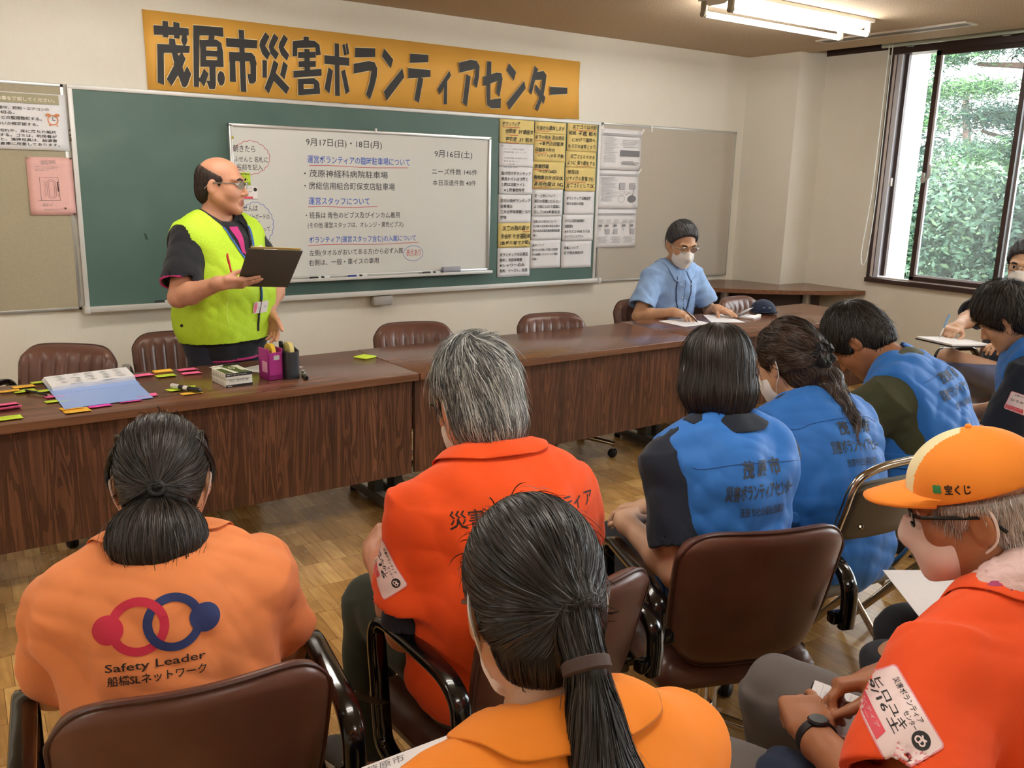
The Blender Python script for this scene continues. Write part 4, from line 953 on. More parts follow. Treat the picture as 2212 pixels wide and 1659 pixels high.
def hair_mesh(name, base, vox, flow, mat, parent, n=5000, K=9, step=.011, w=.0016, lift=.0025, stray=.03, seed=1, rootfn=None, tone=(.15, 1.0), wig=.12, free=None, length=(.5, 1.0), fringe=False):
    """hair volume plus thousands of fine strands following flow(points, normals) over it"""
    v, f = poly(base, vox); rs = np.random.RandomState(seed)
    r = rs.randint(0, len(v), n); p = v[r].copy()
    if rootfn is not None: m = rootfn(p); p = p[m]
    S_ = len(p); path = np.zeros((S_, K, 3), F4); nn = np.zeros((S_, K, 3), F4); lf = (lift*(.2+1.1*rs.rand(S_)**.7)).astype(F4); clump = np.sin(p @ rs.normal(size=(3, 3)).astype(F4)*F4(70)).sum(1)*F4(.28); st = rs.rand(S_) < stray; grow = np.where(st, rs.rand(S_)*.0022, 0).astype(F4)
    ss = (step*(length[0]+(length[1]-length[0])*rs.rand(S_))).astype(F4)[:, None]; jit = rs.normal(size=(S_, 3)).astype(F4)*wig
    for k in range(K):
        g = grad(base, p); d0 = sdf(base, p); tgt = lf*(.3+.7*min(1, k/3))+grow*k
        fr = free(p) if free is not None else np.zeros(S_, bool)
        if fringe:
            for pl in base:
                if pl[2] == 'p': fr = fr | ((_prim(pl, p) > -.006) & (d0 > -.004))
        mv = np.where(fr, 0, d0-tgt)[:, None]; p = p-g*mv; path[:, k] = p; nn[:, k] = g
        D = flow(p, g); D = D/np.maximum(np.linalg.norm(D, axis=1, keepdims=True), 1e-6)+jit*(1+.5*np.sin(k*1.7+jit[:, :1]*20)); D = D-np.where(fr[:, None], 0, 1)*g*(D*g).sum(1, keepdims=True); D /= np.maximum(np.linalg.norm(D, axis=1, keepdims=True), 1e-6)
        p = p+D*ss
    tn = np.clip(tone[0]+(tone[1]-tone[0])*(rs.rand(S_)**1.8+.35*clump), 0, 1).astype(F4)
    rv, rf, rt = ribbons(path, nn, (w*(.5+rs.rand(S_))).astype(F4), tn, rs.normal(size=S_).astype(F4)*F4(.42))
    V = np.concatenate([v, rv]); Fc = np.concatenate([f, rf+len(v)]); o = mesh_obj(name, V, Fc, mat, parent, True, 0)
    at = o.data.attributes.new('tone', 'FLOAT', 'POINT'); T = np.concatenate([np.full(len(v), tone[0]*.5, F4), rt.astype(F4)])
    if len(T) == len(o.data.vertices): at.data.foreach_set('value', T)
    return o
def hair_mat(name, dark, light, rough=.42, spec=.5):
    t = NT(name); a = t.n('ShaderNodeAttribute', attribute_name='tone')
    t.l(t.ramp(a.outputs['Fac'], [(0, srgb(dark)), (1, srgb(light))]), t.b.inputs['Base Color']); t.b.inputs['Roughness'].default_value = rough; t.b.inputs['Specular IOR Level'].default_value = spec
    return t.m
# ------------------------------------------------------------------ people
def skin(name, c, lo=.88):
    return pm(name, c, .48, noise=.06, nscale=22, bump=.05, bscale=900)
M_SKIN = skin('skin', '#c99a78'); M_SKINL = skin('skin_light', '#d3a98b'); M_SKINT = skin('skin_tan', '#a87250'); M_SKINR = skin('skin_ruddy', '#cd9476')
M_LIP = pm('lips', '#b06a5e', .45); M_EYEW = pm('eye_white', '#e4ddd6', .25); M_IRIS = pm('iris', '#1d130e', .15)
def fabric(name, c, rough=.85, bump=.15, bs=900, sheen=.12, noise=.04, wr=.7, ws=5.5):
    """cloth: fine weave plus soft creases"""
    if name in _mats: return _mats[name]
    if isinstance(c, str): c = srgb(c)
    t = NT(name); b = t.b; b.inputs['Roughness'].default_value = rough; b.inputs['Sheen Weight'].default_value = sheen; b.inputs['Specular IOR Level'].default_value = .3
    v = t.coord('Object'); n = t.n('ShaderNodeTexNoise', i_Scale=9.0, i_Detail=4.0); t.l(v, n.inputs['Vector'])
    t.l(t.ramp(n.outputs[0], [(.3, tuple(k*(1-noise) for k in c)), (.7, tuple(min(1, k*(1+noise)) for k in c))]), b.inputs['Base Color'])
    w = t.coord('Object', (1, 1, .55), (.3, .5, .2)); r = t.n('ShaderNodeTexNoise', i_Scale=ws, i_Detail=2.5, i_Distortion=1.3); r.noise_type = 'RIDGED_MULTIFRACTAL'; t.l(w, r.inputs['Vector'])
    b1 = t.n('ShaderNodeBump'); b1.inputs['Strength'].default_value = wr; b1.inputs['Distance'].default_value = .012; t.l(r.outputs[0], b1.inputs['Height'])
    f = t.n('ShaderNodeTexNoise', i_Scale=bs, i_Detail=2.0); t.l(v, f.inputs['Vector']); b2 = t.n('ShaderNodeBump'); b2.inputs['Strength'].default_value = bump; b2.inputs['Distance'].default_value = .0015; t.l(f.outputs[0], b2.inputs['Height']); t.l(b1.outputs[0], b2.inputs['Normal']); t.l(b2.outputs[0], b.inputs['Normal'])
    _mats[name] = t.m; return t.m
def Rx(a): return Matrix.Rotation(radians(a), 3, 'X')
def Ry(a): return Matrix.Rotation(radians(a), 3, 'Y')
def Rz(a): return Matrix.Rotation(radians(a), 3, 'Z')
class Person:
    def __init__(s, label, H, rz, l1=5, l2=8, l3=10, side=0, twist=0, head=(0, 0, 0), b=1.0, belly=0.0, sh=.168, size=1.0, skin=None, sit=True, headsize=1.0):
        s.size = size; s.b = b; s.belly = belly; s.skin = skin or M_SKIN; s.B = Rz(rz); s.H = Vector(H); s.sit = sit
        s.L1 = s.B @ Ry(side) @ Rx(-l1); s.L2 = s.B @ Rz(twist) @ Ry(side) @ Rx(-l2); s.L3 = s.B @ Rz(twist) @ Ry(side) @ Rx(-l3)
        s.Wp = s.H+s.L1 @ Vector((0, 0, .20*size)); s.NB = s.Wp+s.L2 @ Vector((0, 0, .27*size))
        s.hs = headsize*size**.5
        s.HF = s.B @ Rz(head[0]) @ Ry(head[2]) @ Rx(-head[1])
        s.HC = s.NB+s.L3 @ Vector((0, .0, .095*size))+s.HF @ Vector((0, .018, .07*s.hs))
        s.S = {k: s.NB+s.L2 @ Vector((k*sh*size, .005, -.062*size)) for k in (-1, 1)}
        s.hipj = {k: s.H+s.B @ Vector((k*.088*size*b, .0, -.01)) for k in (-1, 1)}
        s.body = []; s.E = {}; s.Wr = {}; s.K = {}; s.A = {}
        s.root = thing('person', label, 'person', (s.H.x, s.H.y, 0)); s.label = label
        s.torso()
    def loc(s, v, fr=None): return s.H+(s.B if fr is None else fr) @ Vector(v)
    def tp(s, inf=0.0, k=.06, loose=0.0):
        z, b, g = s.size, s.b, s.belly
        q = [E_(s.H+s.L1 @ Vector((0, -.005, .03*z)), (.165*b*z+inf+loose, .115*z+inf+loose+g*.3, .12*z+inf), s.L1, k),
             E_(s.Wp+s.L1 @ Vector((0, .008+g*.5, -.03*z)), (.148*b*z+inf+loose, .108*z+inf+g+loose, .14*z+inf), s.L1, k),
             E_(s.Wp+s.L2 @ Vector((0, .008, .11*z)), (.162*b*z+inf+loose*.6, .112*z+inf+g*.35, .165*z+inf), s.L2, k),
             E_(s.NB+s.L2 @ Vector((0, -.012, -.095*z)), (.152*b*z+inf, .085*z+inf, .085*z+inf*.8), s.L2, k)]
        for sg in (-1, 1):
            q.append(C_(s.NB+s.L2 @ Vector((sg*.05*z, -.008, -.045*z)), s.S[sg], .05*z+inf*.8, .054*z+inf*.9, k*.8))
            q.append(C_(s.NB+s.L3 @ Vector((sg*.02, -.012, .035*z)), s.NB.lerp(s.S[sg], .6)+s.L2 @ Vector((0, -.01, .015)), .042*z+inf*.3, .042*z+inf*.8, .04))
        return q
    def neckprim(s, inf=0.0, k=.03, op='+', lo=-.03):
        return C_(s.NB+s.L3 @ Vector((0, -.004, lo)), s.HC+s.HF @ Vector((0, -.02, -.06*s.hs)), .056*s.size*(.5+.5*s.b)+inf, .054*s.size*(.5+.5*s.b)+inf, k, op)
    def torso(s): s.body += s.tp(-.004); s.body.append(s.neckprim())
    def h(s, x, y, z): return s.HC+s.HF @ (Vector((x, y, z))*s.hs)
    def headp(s, inf=0.0, face=True, cheeks=1.0, jaw=1.0):
        h, z = s.h, s.hs; q = []
        e = lambda x, y, w, r, k=.03: q.append(E_(h(x, y, w), (r[0]*z+inf, r[1]*z+inf, r[2]*z+inf), s.HF, k))
        cc = lambda a, b, r1, r2, k: q.append(C_(h(*a), h(*b), r1*z+inf, r2*z+inf, k))
        e(0, -.014, .034, (.077, .096, .084), .04); e(0, .03, -.03, (.060*jaw, .064, .082), .03)
        for sg in (-1, 1):
            cc((sg*.056*jaw, -.005, -.045), (sg*.018, .068, -.098), .018, .016, .035); e(sg*.037, .056, -.028, (.027*cheeks, .026, .03), .02)
        e(0, .074, -.1, (.02, .017, .018), .02)
        if not face: return q
        cc((0, .086, .014), (0, .108, -.028), .0075, .0115, .012)
        for sg in (-1, 1):
            e(sg*.0125, .098, -.033, (.009, .011, .008), .006); cc((sg*.048, .072, .03), (sg*.012, .086, .027), .011, .010, .014)
            q.append(E_(h(sg*.032, .101, .010), (.02*z, .017*z, .012*z), s.HF, .010, '-'))
            e(sg*.032, .0775, .010, (.0148, .0148, .0148), .003)
            q.append(E_(h(sg*.032, .094, .009), (.0145*z, .014*z, .0042*z), s.HF, .002, '-'))
            q.append(E_(h(sg*.081, -.012, -.006), (.009*z+inf, .021*z+inf, .033*z+inf), s.HF @ Rz(sg*18) @ Rx(-8), .008))
            q.append(E_(h(sg*.088, -.004, -.002), (.006*z, .012*z, .021*z), s.HF @ Rz(sg*18) @ Rx(-8), .006, '-'))
        cc((-.018, .087, -.062), (.018, .087, -.062), .0065, .0065, .007); cc((-.015, .087, -.0735), (.015, .087, -.0735), .0075, .0075, .007)
        q.append(C_(h(-.021, .099, -.0675), h(.021, .099, -.0675), .0022*z, .0022*z, .003, '-'))
        return q
    def addhead(s, **k): s.body += s.headp(**k); return s
    def arm(s, sg, wrist, pole, world=False, ua=.285, fa=.25):
        a = s.S[sg]; w = Vector(wrist) if world else s.loc(wrist); ua *= s.size; fa *= s.size
        d = w-a; L = min(d.length, (ua+fa)*.995); d.normalize(); w = a+d*L
        x = (ua*ua-fa*fa+L*L)/(2*L); hh = math.sqrt(max(ua*ua-x*x, 0)); pl = Vector(pole) if world else s.B @ Vector(pole)
        pl = (pl-d*pl.dot(d)).normalized(); e = a+d*x+pl*hh; s.E[sg] = e; s.Wr[sg] = w; z = s.size
        m = e+(w-e)*.3
        s.body += [C_(a, e, .050*z*(.6+.4*s.b), .040*z*(.6+.4*s.b), .03), C_(e, m, .040*z, .043*z*(.6+.4*s.b), .02), C_(m, w, .042*z*(.6+.4*s.b), .027*z, .02)]
        return s
    def hand(s, sg, d, n, curl=(.5, .5, .5, .5), thumb=None, tcurl=.4, world=False, hs=1.0, spread=.012):
        z = s.size*hs; w = s.Wr[sg]; d = (Vector(d) if world else s.B @ Vector(d)).normalized(); n = Vector(n) if world else s.B @ Vector(n)
        n = (n-d*n.dot(d)).normalized(); t = d.cross(n)*sg; s.hf = (w.copy(), d, n, t)
        Rm = Matrix((t, d, n)).transposed()
        s.body += [B_(w+d*.052*z, (.040*z, .046*z, .0135*z), Rm, .013*z, .012), C_(w-d*.02, w+d*.03*z, .026*z, .024*z, .02)]
        bx = [(.0285, .094, .070), (.0095, .098, .077), (-.0095, .095, .071), (-.027, .087, .056)]; s.tips = []
        for i, (tx, dy, ln) in enumerate(bx):
            p = w+t*tx*z+d*(dy-.012)*z; dr = (d+t*(tx/.03)*spread*2).normalized(); c = curl[i]; r = (.0086, .0090, .0086, .0076)[i]*z
            ax = dr.cross(n).normalized(); q = p; an = 0
            for j, (fr_, bd) in enumerate(((.45, .8), (.31, 1.1), (.26, .75))):
                an += c*bd; dd = Quaternion(ax, an) @ dr; e = q+dd*ln*fr_*z
                s.body.append(C_(q, e, r*(1-.07*j), r*(.95-.08*j), .004)); q = e
            s.tips.append(q)
        td = Vector(thumb) if thumb is not None else None
        td = (d*.62+t*.68+n*.32) if td is None else (d*td.x+t*td.y+n*td.z); td.normalize()
        p = w+d*.020*z+t*.024*z+n*.006*z; q = p+td*.044*z; ax = td.cross(d+n*.2).normalized()
        t2 = Quaternion(ax, tcurl) @ td; q2 = q+t2*.034*z; q3 = q2+(Quaternion(ax, tcurl*1.5) @ td)*.026*z
        s.body += [C_(p, q, .0145*z, .0112*z, .010), C_(q, q2, .0108*z, .0098*z, .004), C_(q2, q3, .0098*z, .0082*z, .004)]; s.tips.append(q3)
        return s
    def leg(s, sg, knee, ankle, world=False):
        k = Vector(knee) if world else s.loc(knee); a = Vector(ankle) if world else s.loc(ankle); z = s.size; s.K[sg] = k; s.A[sg] = a
        s.body += [C_(s.hipj[sg], k, .078*z*s.b, .05*z, .04), C_(k, a, .05*z, .034*z, .02)]; return s
    def make(s, vox=.0048, lips=False):
        s.bo = solid('body', s.body, vox, [s.skin, M_LIP], s.root); s.bo.matrix_parent_inverse = s.root.matrix_world.inverted() if False else Matrix.Translation(-s.root.location)
        if lips:
            Mi = s.HF.transposed(); me = s.bo.data; mi = np.zeros(len(me.polygons), np.int32)
            for p in me.polygons:
                q = Mi @ (p.center-s.HC)/s.hs
                if abs(q.x) < .023*(1-((q.z+.068)/.03)**2) and -.0795 < q.z < -.0555 and q.y > .075: mi[p.index] = 1
            me.polygons.foreach_set('material_index', mi)
        return s
    def child(s, o): o.parent = s.root; o.matrix_parent_inverse = Matrix.Translation(-s.root.location); return o
    def sol(s, name, prims, mat, vox=.005, label=None):
        o = s.child(solid(name, prims, vox, mat));
        if label: o['label'] = label
        return o
    # ---- clothing
    def shirt(s, mat, inf=.014, sl=.62, slr=(.066, .070), hem=-.10, vox=.005, fold=.0035, seed=3, loose=.012, name='shirt', neck=.008, fr=26, collar=True, cmat=None, prims=False, cgap=.5, sleeves=(-1, 1), cfall=.045, extra=()):
        z = s.size; q = s.tp(inf, .075, loose); s.slv = {}
        for sg in sleeves:
            a, e = s.S[sg], s.E[sg]; dr = (e-a).normalized(); L = (e-a).length; end = a+dr*L*sl; k0 = a-dr*.01
            f = .7+.3*s.b; q.append(K_(k0, end, slr[0]*z*f, slr[1]*z*f, .035)); s.slv[sg] = (end, dr, slr[1]*z*f)
        q += extra; q.append(N_(fold, fr, seed)); q.append(N_(fold*.5, fr*2.3, seed+5))
        for sg in sleeves:
            end, dr, r = s.slv[sg]; q.append(K_(end-dr*.03, end+dr*.02, r-.008, r-.006, .004, '-'))
        q.append(P_(s.H+s.L1 @ Vector((0, 0, hem*z)), -(s.L1 @ Vector((0, 0, 1))), .01))
        q.append(C_(s.NB+s.L3 @ Vector((0, .0, .012)), s.NB+s.L3 @ Vector((0, .01, .2)), .062*z+neck, .075*z+neck, .01, '-'))
        s.shirtp = q
        o = s.sol(name, q, mat, vox)
        s.so = o
        if collar: s.collar(cmat or mat, gap=cgap, fall=cfall)
        for sg in sleeves:
            pass
        return o
    def collar(s, mat, gap=.5, fall=.045, up=.034, r=.066, name='collar', spreadf=.0):
        """turned down collar round the neck"""
        z = s.size; n = 44; prof = 7; v = []; rr = r*z*(.6+.4*s.b)
        ax = s.L3
        for i in range(n+1):
            a = gap+(2*pi-2*gap)*i/n; fx, fy = sin(a), cos(a); front = max(0, fy)
            zb = -.004-.03*front; top = zb+up*(1-.25*front)
            pts = [(rr*.97, zb-.012), (rr*.98, zb+.012), (rr*1.0, top), (rr*1.06, top+.004), (rr*1.13, top-.006), (rr*1.27+.004, top-fall*.6), (rr*1.45+.006+.012*front, top-fall*(1+.35*front))]
            for (q, w) in pts: v.append(s.NB+ax @ Vector((fx*q*1.02, fy*q*1.05-.002, w+.012)))
        Q = np.array([tuple(p) for p in v], F4)
        if getattr(s, 'shirtp', None):
            base = [p for p in s.shirtp if not (p[0] == '-' )]
            for _ in range(2):
                d = sdf(base, Q); g = grad(base, Q); idx = np.arange(len(Q)) % prof; m = (idx >= 4) & (d < .0065)
                Q[m] += g[m]*(.0065-d[m])[:, None]
                m2 = (idx == 6) & (d > .009); Q[m2] -= g[m2]*(d[m2]-.009)[:, None]*.8
        f = np.array([(i*prof+k, (i+1)*prof+k, (i+1)*prof+k+1, i*prof+k+1) for i in range(n) for k in range(prof-1)], np.int32)
        o = s.child(mesh_obj(name, Q, f, mat, None, True, 0)); sd = o.modifiers.new('s', 'SOLIDIFY'); sd.thickness = .0028; sd.offset = 0; sb = o.modifiers.new('b', 'SUBSURF'); sb.levels = sb.render_levels = 1
        return o
    def vest(s, mat, inf=.030, loose=.016, half=.186, hem=-.12, fold=.005, seed=9, vox=.005, neck=.016, vneck=None, fr=20, arm=.0, extra=()):
        z = s.size; q = s.tp(inf, .09, loose); R = s.L2 @ Vector((1, 0, 0)); q += extra
        q.append(N_(fold, fr, seed, (1.3, 1.3, .8))); q.append(N_(fold*.45, fr*2.4, seed+3))
        for sg in (-1, 1): q.append(P_(s.NB+R*sg*half*z, R*sg, .012))
        for sg in (-1, 1):   # arm holes
            q.append(C_(s.S[sg]+s.L2 @ Vector((sg*(.045+arm), .0, -.03)), s.S[sg]+s.L2 @ Vector((sg*(.06+arm), .02, -.13))*z, .062*z, .06*z, .012, '-'))
        q.append(P_(s.H+s.L1 @ Vector((0, 0, hem*z)), -(s.L1 @ Vector((0, 0, 1))), .01))
        q.append(C_(s.NB+s.L3 @ Vector((0, .0, .0)), s.NB+s.L3 @ Vector((0, .01, .2)), .066*z+neck, .085*z+neck, .01, '-'))
        if vneck: q.append(vneck)
        s.vestp = q; s.vo = s.sol('vest', q, mat, vox); return s.vo
    def trousers(s, mat, inf=.014, vox=.006, fold=.003, seed=5, top=.10, flare=.0, cuff=.05):
        z = s.size; q = [E_(s.H+s.L1 @ Vector((0, 0, .02)), (.168*s.b*z+inf*.6, .118*z+inf*.6+s.belly*.3, .13*z), s.L1, .05)]
        for sg in (-1, 1):
            if sg not in s.K: continue
            k, a = s.K[sg], s.A[sg]; a2 = a+(k-a).normalized()*cuff
            q += [C_(s.hipj[sg], k, .084*z*s.b+inf, .058*z+inf, .05), K_(k+(k-a2).normalized()*.0, a2, .056*z+inf, .045*z+inf+flare, .03)]
        q.append(N_(fold, 24, seed)); q.append(P_(s.H+s.L1 @ Vector((0, 0, top*z)), s.L1 @ Vector((0, 0, 1)), .01))
        return s.sol('trousers', q, mat, vox)
    def shoe(s, sg, d, mat, sole, L=.265, world=False, pitch=0):
        d = (Vector(d) if world else s.B @ Vector(d)).normalized(); a = s.A[sg]; side = d.cross(Vector((0, 0, 1))).normalized(); dd = (d+Vector((0, 0, -pitch))).normalized(); up = side.cross(dd)
        Rm = Matrix((side, dd, up)).transposed(); o = a-dd*.055+Vector((0, 0, 0)); base = Vector((o.x, o.y, a.z-.062))
        P = lambda x, y, w: base+Rm @ Vector((x, y, w))
        up_ = [C_(P(0, .04, .05), P(0, .055, .085), .038, .036, .02), C_(P(0, .04, .038), P(0, L-.06, .032), .036, .034, .03), E_(P(0, L-.055, .026), (.044, .06, .028), Rm, .02), P_(P(0, 0, .016), -(Rm @ Vector((0, 0, 1)))), C_(P(0, .045, .10), P(0, .055, .14), .03, .032, .008, '-')]
        so = [C_(P(0, .035, .014), P(0, L*.5, .014), .036, .034, .03), C_(P(0, L*.5, .014), P(0, L-.05, .014), .034, .044, .03), P_(P(0, 0, .022), Rm @ Vector((0, 0, 1)), .004), P_(P(0, 0, .0), -(Rm @ Vector((0, 0, 1))), .004)]
        u = s.sol('shoe', up_, mat, .004); w = solid('sole', so, .004, sole); w.parent = u; w.matrix_parent_inverse = Matrix.Identity(4)
        lc = MB()
        for k in range(3):
            y = .105+.03*k; zt = .072-.010*k
            lc.tube([P(-.028, y, zt-.008), P(0, y+.006, zt+.003), P(.028, y, zt-.008)], .003, 6)
        l = lc.build('laces', sole); l.parent = u; return u
    def hairs(s, name, base, flow, mat, vox=.004, **k):
        o = hair_mesh(name, base, vox, flow, mat, None, **k); return s.child(o)
    def eyes(s, gaze=(0, 1, 0)):
        g = (s.HF @ Vector(gaze)).normalized()
        for sg in (-1, 1):
            m = MB(); q = frame(s.h(sg*.032, .0775, .010), g.orthogonal(), g.cross(g.orthogonal())); r = .0132*s.hs
            if q.to_3x3() @ Vector((0, 0, 1)) @ g < 0: q = q @ Matrix.Rotation(pi, 4, 'X')
            pr = [(r*sin(a), r*cos(a)) for a in [pi*i/14 for i in range(1, 14)]][::-1]
            m.lathe(pr, 18, q); m.mat(1).lathe([(r*.50, r*.88), (r*.3, r*.985), (r*.05, r*1.012)], 16, q)
            s.child(m.build('eye', [M_EYEW, M_IRIS]))
            b = MB().tube([s.h(sg*.050, .078, .026), s.h(sg*.036, .0935, .034), s.h(sg*.016, .0985, .029)], [.0016, .0032, .0022], 8, flat=1.6); s.child(b.build('eyebrow', pm('brow_hair', '#1b1512', .7)))
        return s
    def glasses(s, mat, w=.024, hgt=.016, round_=False, full=True, y=.104, z=.006, temple=True, lens=True, r=.0014):
        m = MB(); ln = MB()
        for sg in (-1, 1):
            pts = []
            for i in range(24):
                a = 2*pi*i/24; n_ = 1 if round_ else .6
                px = math.copysign(abs(cos(a))**n_, cos(a)); pz = math.copysign(abs(sin(a))**n_, sin(a))
                pts.append(s.h(sg*.033+px*w, y-.008*((sg*.033+px*w)/.05)**2, z+pz*hgt))
            if full: m.tube(pts, r, 6, closed=True)
            else: m.tube(pts[:13], r, 6)
            ln.add(pts, [tuple(range(24))])
            if temple: m.tube(spline([s.h(sg*.058, y-.012, z+.006), s.h(sg*.078, y-.03, z+.008), s.h(sg*.083, .02, z+.006), s.h(sg*.083, -.018, z+.003), s.h(sg*.081, -.045, z-.022)], 5), r*1.1, 6, flat=1.8)
        m.tube([s.h(-.011, y, z+.003), s.h(0, y+.004, z+.007), s.h(.011, y, z+.003)], r, 6)
        g = s.child(m.build('glasses', mat))
        if lens: l = ln.build('lens', M_GLASS, None); l.parent = g
        return g
    def mask(s, mat, drop=0.0, straps=True, smat=None, puff=0.0):
        h, z = s.h, s.hs; q = []
        q += [E_(h(0, .04+puff*.4, -.054), (.066*z, (.072+puff)*z, .078*z), s.HF, .03), C_(h(0, .098, -.004), h(0, .112+puff, -.04), .012*z, .017*z, .03), E_(h(0, .078, -.1), (.028*z, .022*z, .024*z), s.HF, .02), N_(.0012, 60, 3),
              P_(h(0, .105, -.004-drop), s.HF @ Vector((0, -.28, .96)), .004), P_(h(0, .08, -.124-drop), s.HF @ Vector((0, -.34, -.94)), .008), P_(h(0, .012, -.05), s.HF @ Vector((0, -1, .1)), .004)]
        o = s.sol('face_mask', q, mat, .0036)
        if straps:
            m = MB()
            for sg in (-1, 1):
                m.tube(spline([h(sg*.063, .028, -.022-drop), h(sg*.076, .008, .016), h(sg*.085, -.018, .03), h(sg*.091, -.032, .0), h(sg*.084, -.026, -.034), h(sg*.072, .0, -.06), h(sg*.058, .02, -.085-drop)], 5), .0026, 6, flat=.7)
            t = m.build('ear_loop', smat or mat, None); t.parent = o
        return o
def towards(tgt, up=0.0):
    t = np.array(tuple(tgt), F4)
    def f(p, n): d = t-p; d /= np.maximum(np.linalg.norm(d, axis=1, keepdims=True), 1e-6); d[:, 2] += up; return d
    return f
def PX(mesh_world, name): pass
# ------------------------------------------------------------------ clothing colours, hair colours
M_PEACH = fabric('peach_polo', '#f0935a'); M_ORED = fabric('orange_red_polo', '#f2561c'); M_ORNG = fabric('orange_polo', '#f7902c'); M_ORED2 = fabric('orange_red_polo_soft', '#ee5522')
M_NAVY = fabric('navy_polo', '#202836'); M_BLACKP = fabric('black_polo', '#222328'); M_OLIVE = fabric('olive_polo', '#474a34'); M_SKY = fabric('pale_blue_shirt', '#8fb0de', bump=.08)
M_VBLUE = fabric('blue_vest_cloth', '#2f78d0', .6, .1, 500, .1, .03); M_GREYT = fabric('grey_trousers', '#6a6562', .7); M_DARKT = fabric('dark_trousers', '#20242c', .8); M_OLT = fabric('dark_olive_trousers', '#343a2e', .8)
M_BLUET = fabric('slate_trousers', '#5d6484', .7); M_MAG = fabric('magenta_trim', '#c2347e', .7); M_UNDER = fabric('dark_undersleeve', '#2a303c', .8); M_MASKW = fabric('white_mask', '#e9e7e4', .8, .05)
M_MASKP = fabric('pale_pink_mask', '#e8d0c8', .8, .05); M_GLF = pm('black_spectacle_frame', '#141416', .25); M_GLM = pm('steel_spectacle_frame', '#8f8d88', .25, .9); M_PRINT = pm('vest_print', '#3a4350', .7); M_PRB = pm('shirt_print_black', '#2a1a14', .7)
M_BLKV = pm('black_binding', '#15161a', .6)
@node_mat('lime_mesh')
def M_LIME(t):
    v = t.coord('Object', (1, 1, 1)); s = t.n('ShaderNodeTexVoronoi', i_Scale=330.0); t.l(v, s.inputs['Vector'])
    t.l(t.ramp(s.outputs['Distance'], [(.1, srgb(168, 200, 30)), (.5, srgb(196, 236, 52))]), t.b.inputs['Base Color']); t.b.inputs['Roughness'].default_value = .65; t.bump(s.outputs['Distance'], .12, .0015)
H_BLACK = hair_mat('black_hair', '#08080a', '#4a4440', .38); H_BLACK2 = hair_mat('black_hair_soft', '#0b0a0a', '#4c433d', .42); H_GREY = hair_mat('grey_hair', '#3a3c3e', '#d4d8d4', .42); H_SALT = hair_mat('silver_hair', '#a59c96', '#e2ddd8', .5); H_BRN = hair_mat('dark_brown_hair', '#140e0c', '#5a4030', .4); H_SP = hair_mat('dark_grey_hair', '#101012', '#6a6a70', .42); H_THIN = hair_mat('thin_dark_hair', '#2a211c', '#4c3a30', .6)
def lflow(P, fn):
    R = np.array(P.HF, F4); c = A3(P.HC); z = P.hs
    def f(p, n):
        q = ((p-c) @ R)/F4(z); d = fn(q); d = d/np.maximum(np.linalg.norm(d, axis=1, keepdims=True), 1e-6); return (d @ R.T).astype(F4)
    return f
def arr(*c): return np.stack(c, 1).astype(F4)
def whorl(cx, cy, cz, swirl=.35, down=.6, fwd=0.0):
    c = np.array([cx, cy, cz], F4)
    def fn(q):
        r = q-c; d = r/np.maximum(np.linalg.norm(r, axis=1, keepdims=True), 1e-6)
        s = arr(-r[:, 1], r[:, 0], 0*r[:, 0])/np.maximum(np.linalg.norm(r[:, :2], axis=1, keepdims=True), .02)
        return d+s*swirl*np.exp(-np.linalg.norm(r, axis=1, keepdims=True)*9)-arr(0*q[:, 0], 0*q[:, 0]-fwd, 0*q[:, 0]+down*np.minimum(1, np.linalg.norm(r, axis=1)*8))
    return fn
def cap_base(P, dx=.008, top=.0, front=.052, fz=.03, nape=-.075, ear=.034, side=.0, back=.0):
    """hair volume of a short or tied hairstyle, open over face and ears"""
    z = P.hs; q = [E_(P.h(0, -.016-back*.4, .036+top*.3), ((.078+dx+side)*z, (.097+dx+back)*z, (.085+dx+top)*z), P.HF, .04), E_(P.h(0, -.055, nape+.055), ((.060+dx)*z, (.050+dx)*z, .075*z), P.HF, .03)]
    q.append(P_(P.h(0, front, fz), P.HF @ Vector((0, .78, -.62)), .012))
    q.append(P_(P.h(0, -.06, nape), P.HF @ Vector((0, .35, -.93)), .01))
    for sg in (-1, 1): q.append(E_(P.h(sg*.098, .0, -.03), (.034*z, ear*z, .052*z), P.HF, .008, '-'))
    return q
def paint(o, fn, idx):
    me = o.data; c = np.zeros(len(me.polygons)*3, F4); me.polygons.foreach_get('center', c); m = fn(c.reshape(-1, 3)); mi = np.zeros(len(me.polygons), np.int32); me.polygons.foreach_get('material_index', mi); mi[m] = idx; me.polygons.foreach_set('material_index', mi)
def backframe(P, x=0, z=-.12, u=None): return frame(P.NB+P.L2 @ Vector((x, -.22, z)), P.L2 @ Vector((1, 0, 0)), P.L2 @ Vector((0, 0, 1)))
def round_rect(w, h, r, n=5): return [(sx*(w/2-r)+r*cos(a), sy*(h/2-r)+r*sin(a)) for sx, sy, a0 in ((1, 1, 0), (-1, 1, pi/2), (-1, -1, pi), (1, -1, 3*pi/2)) for a in [a0+pi/2*i/n for i in range(n+1)]]
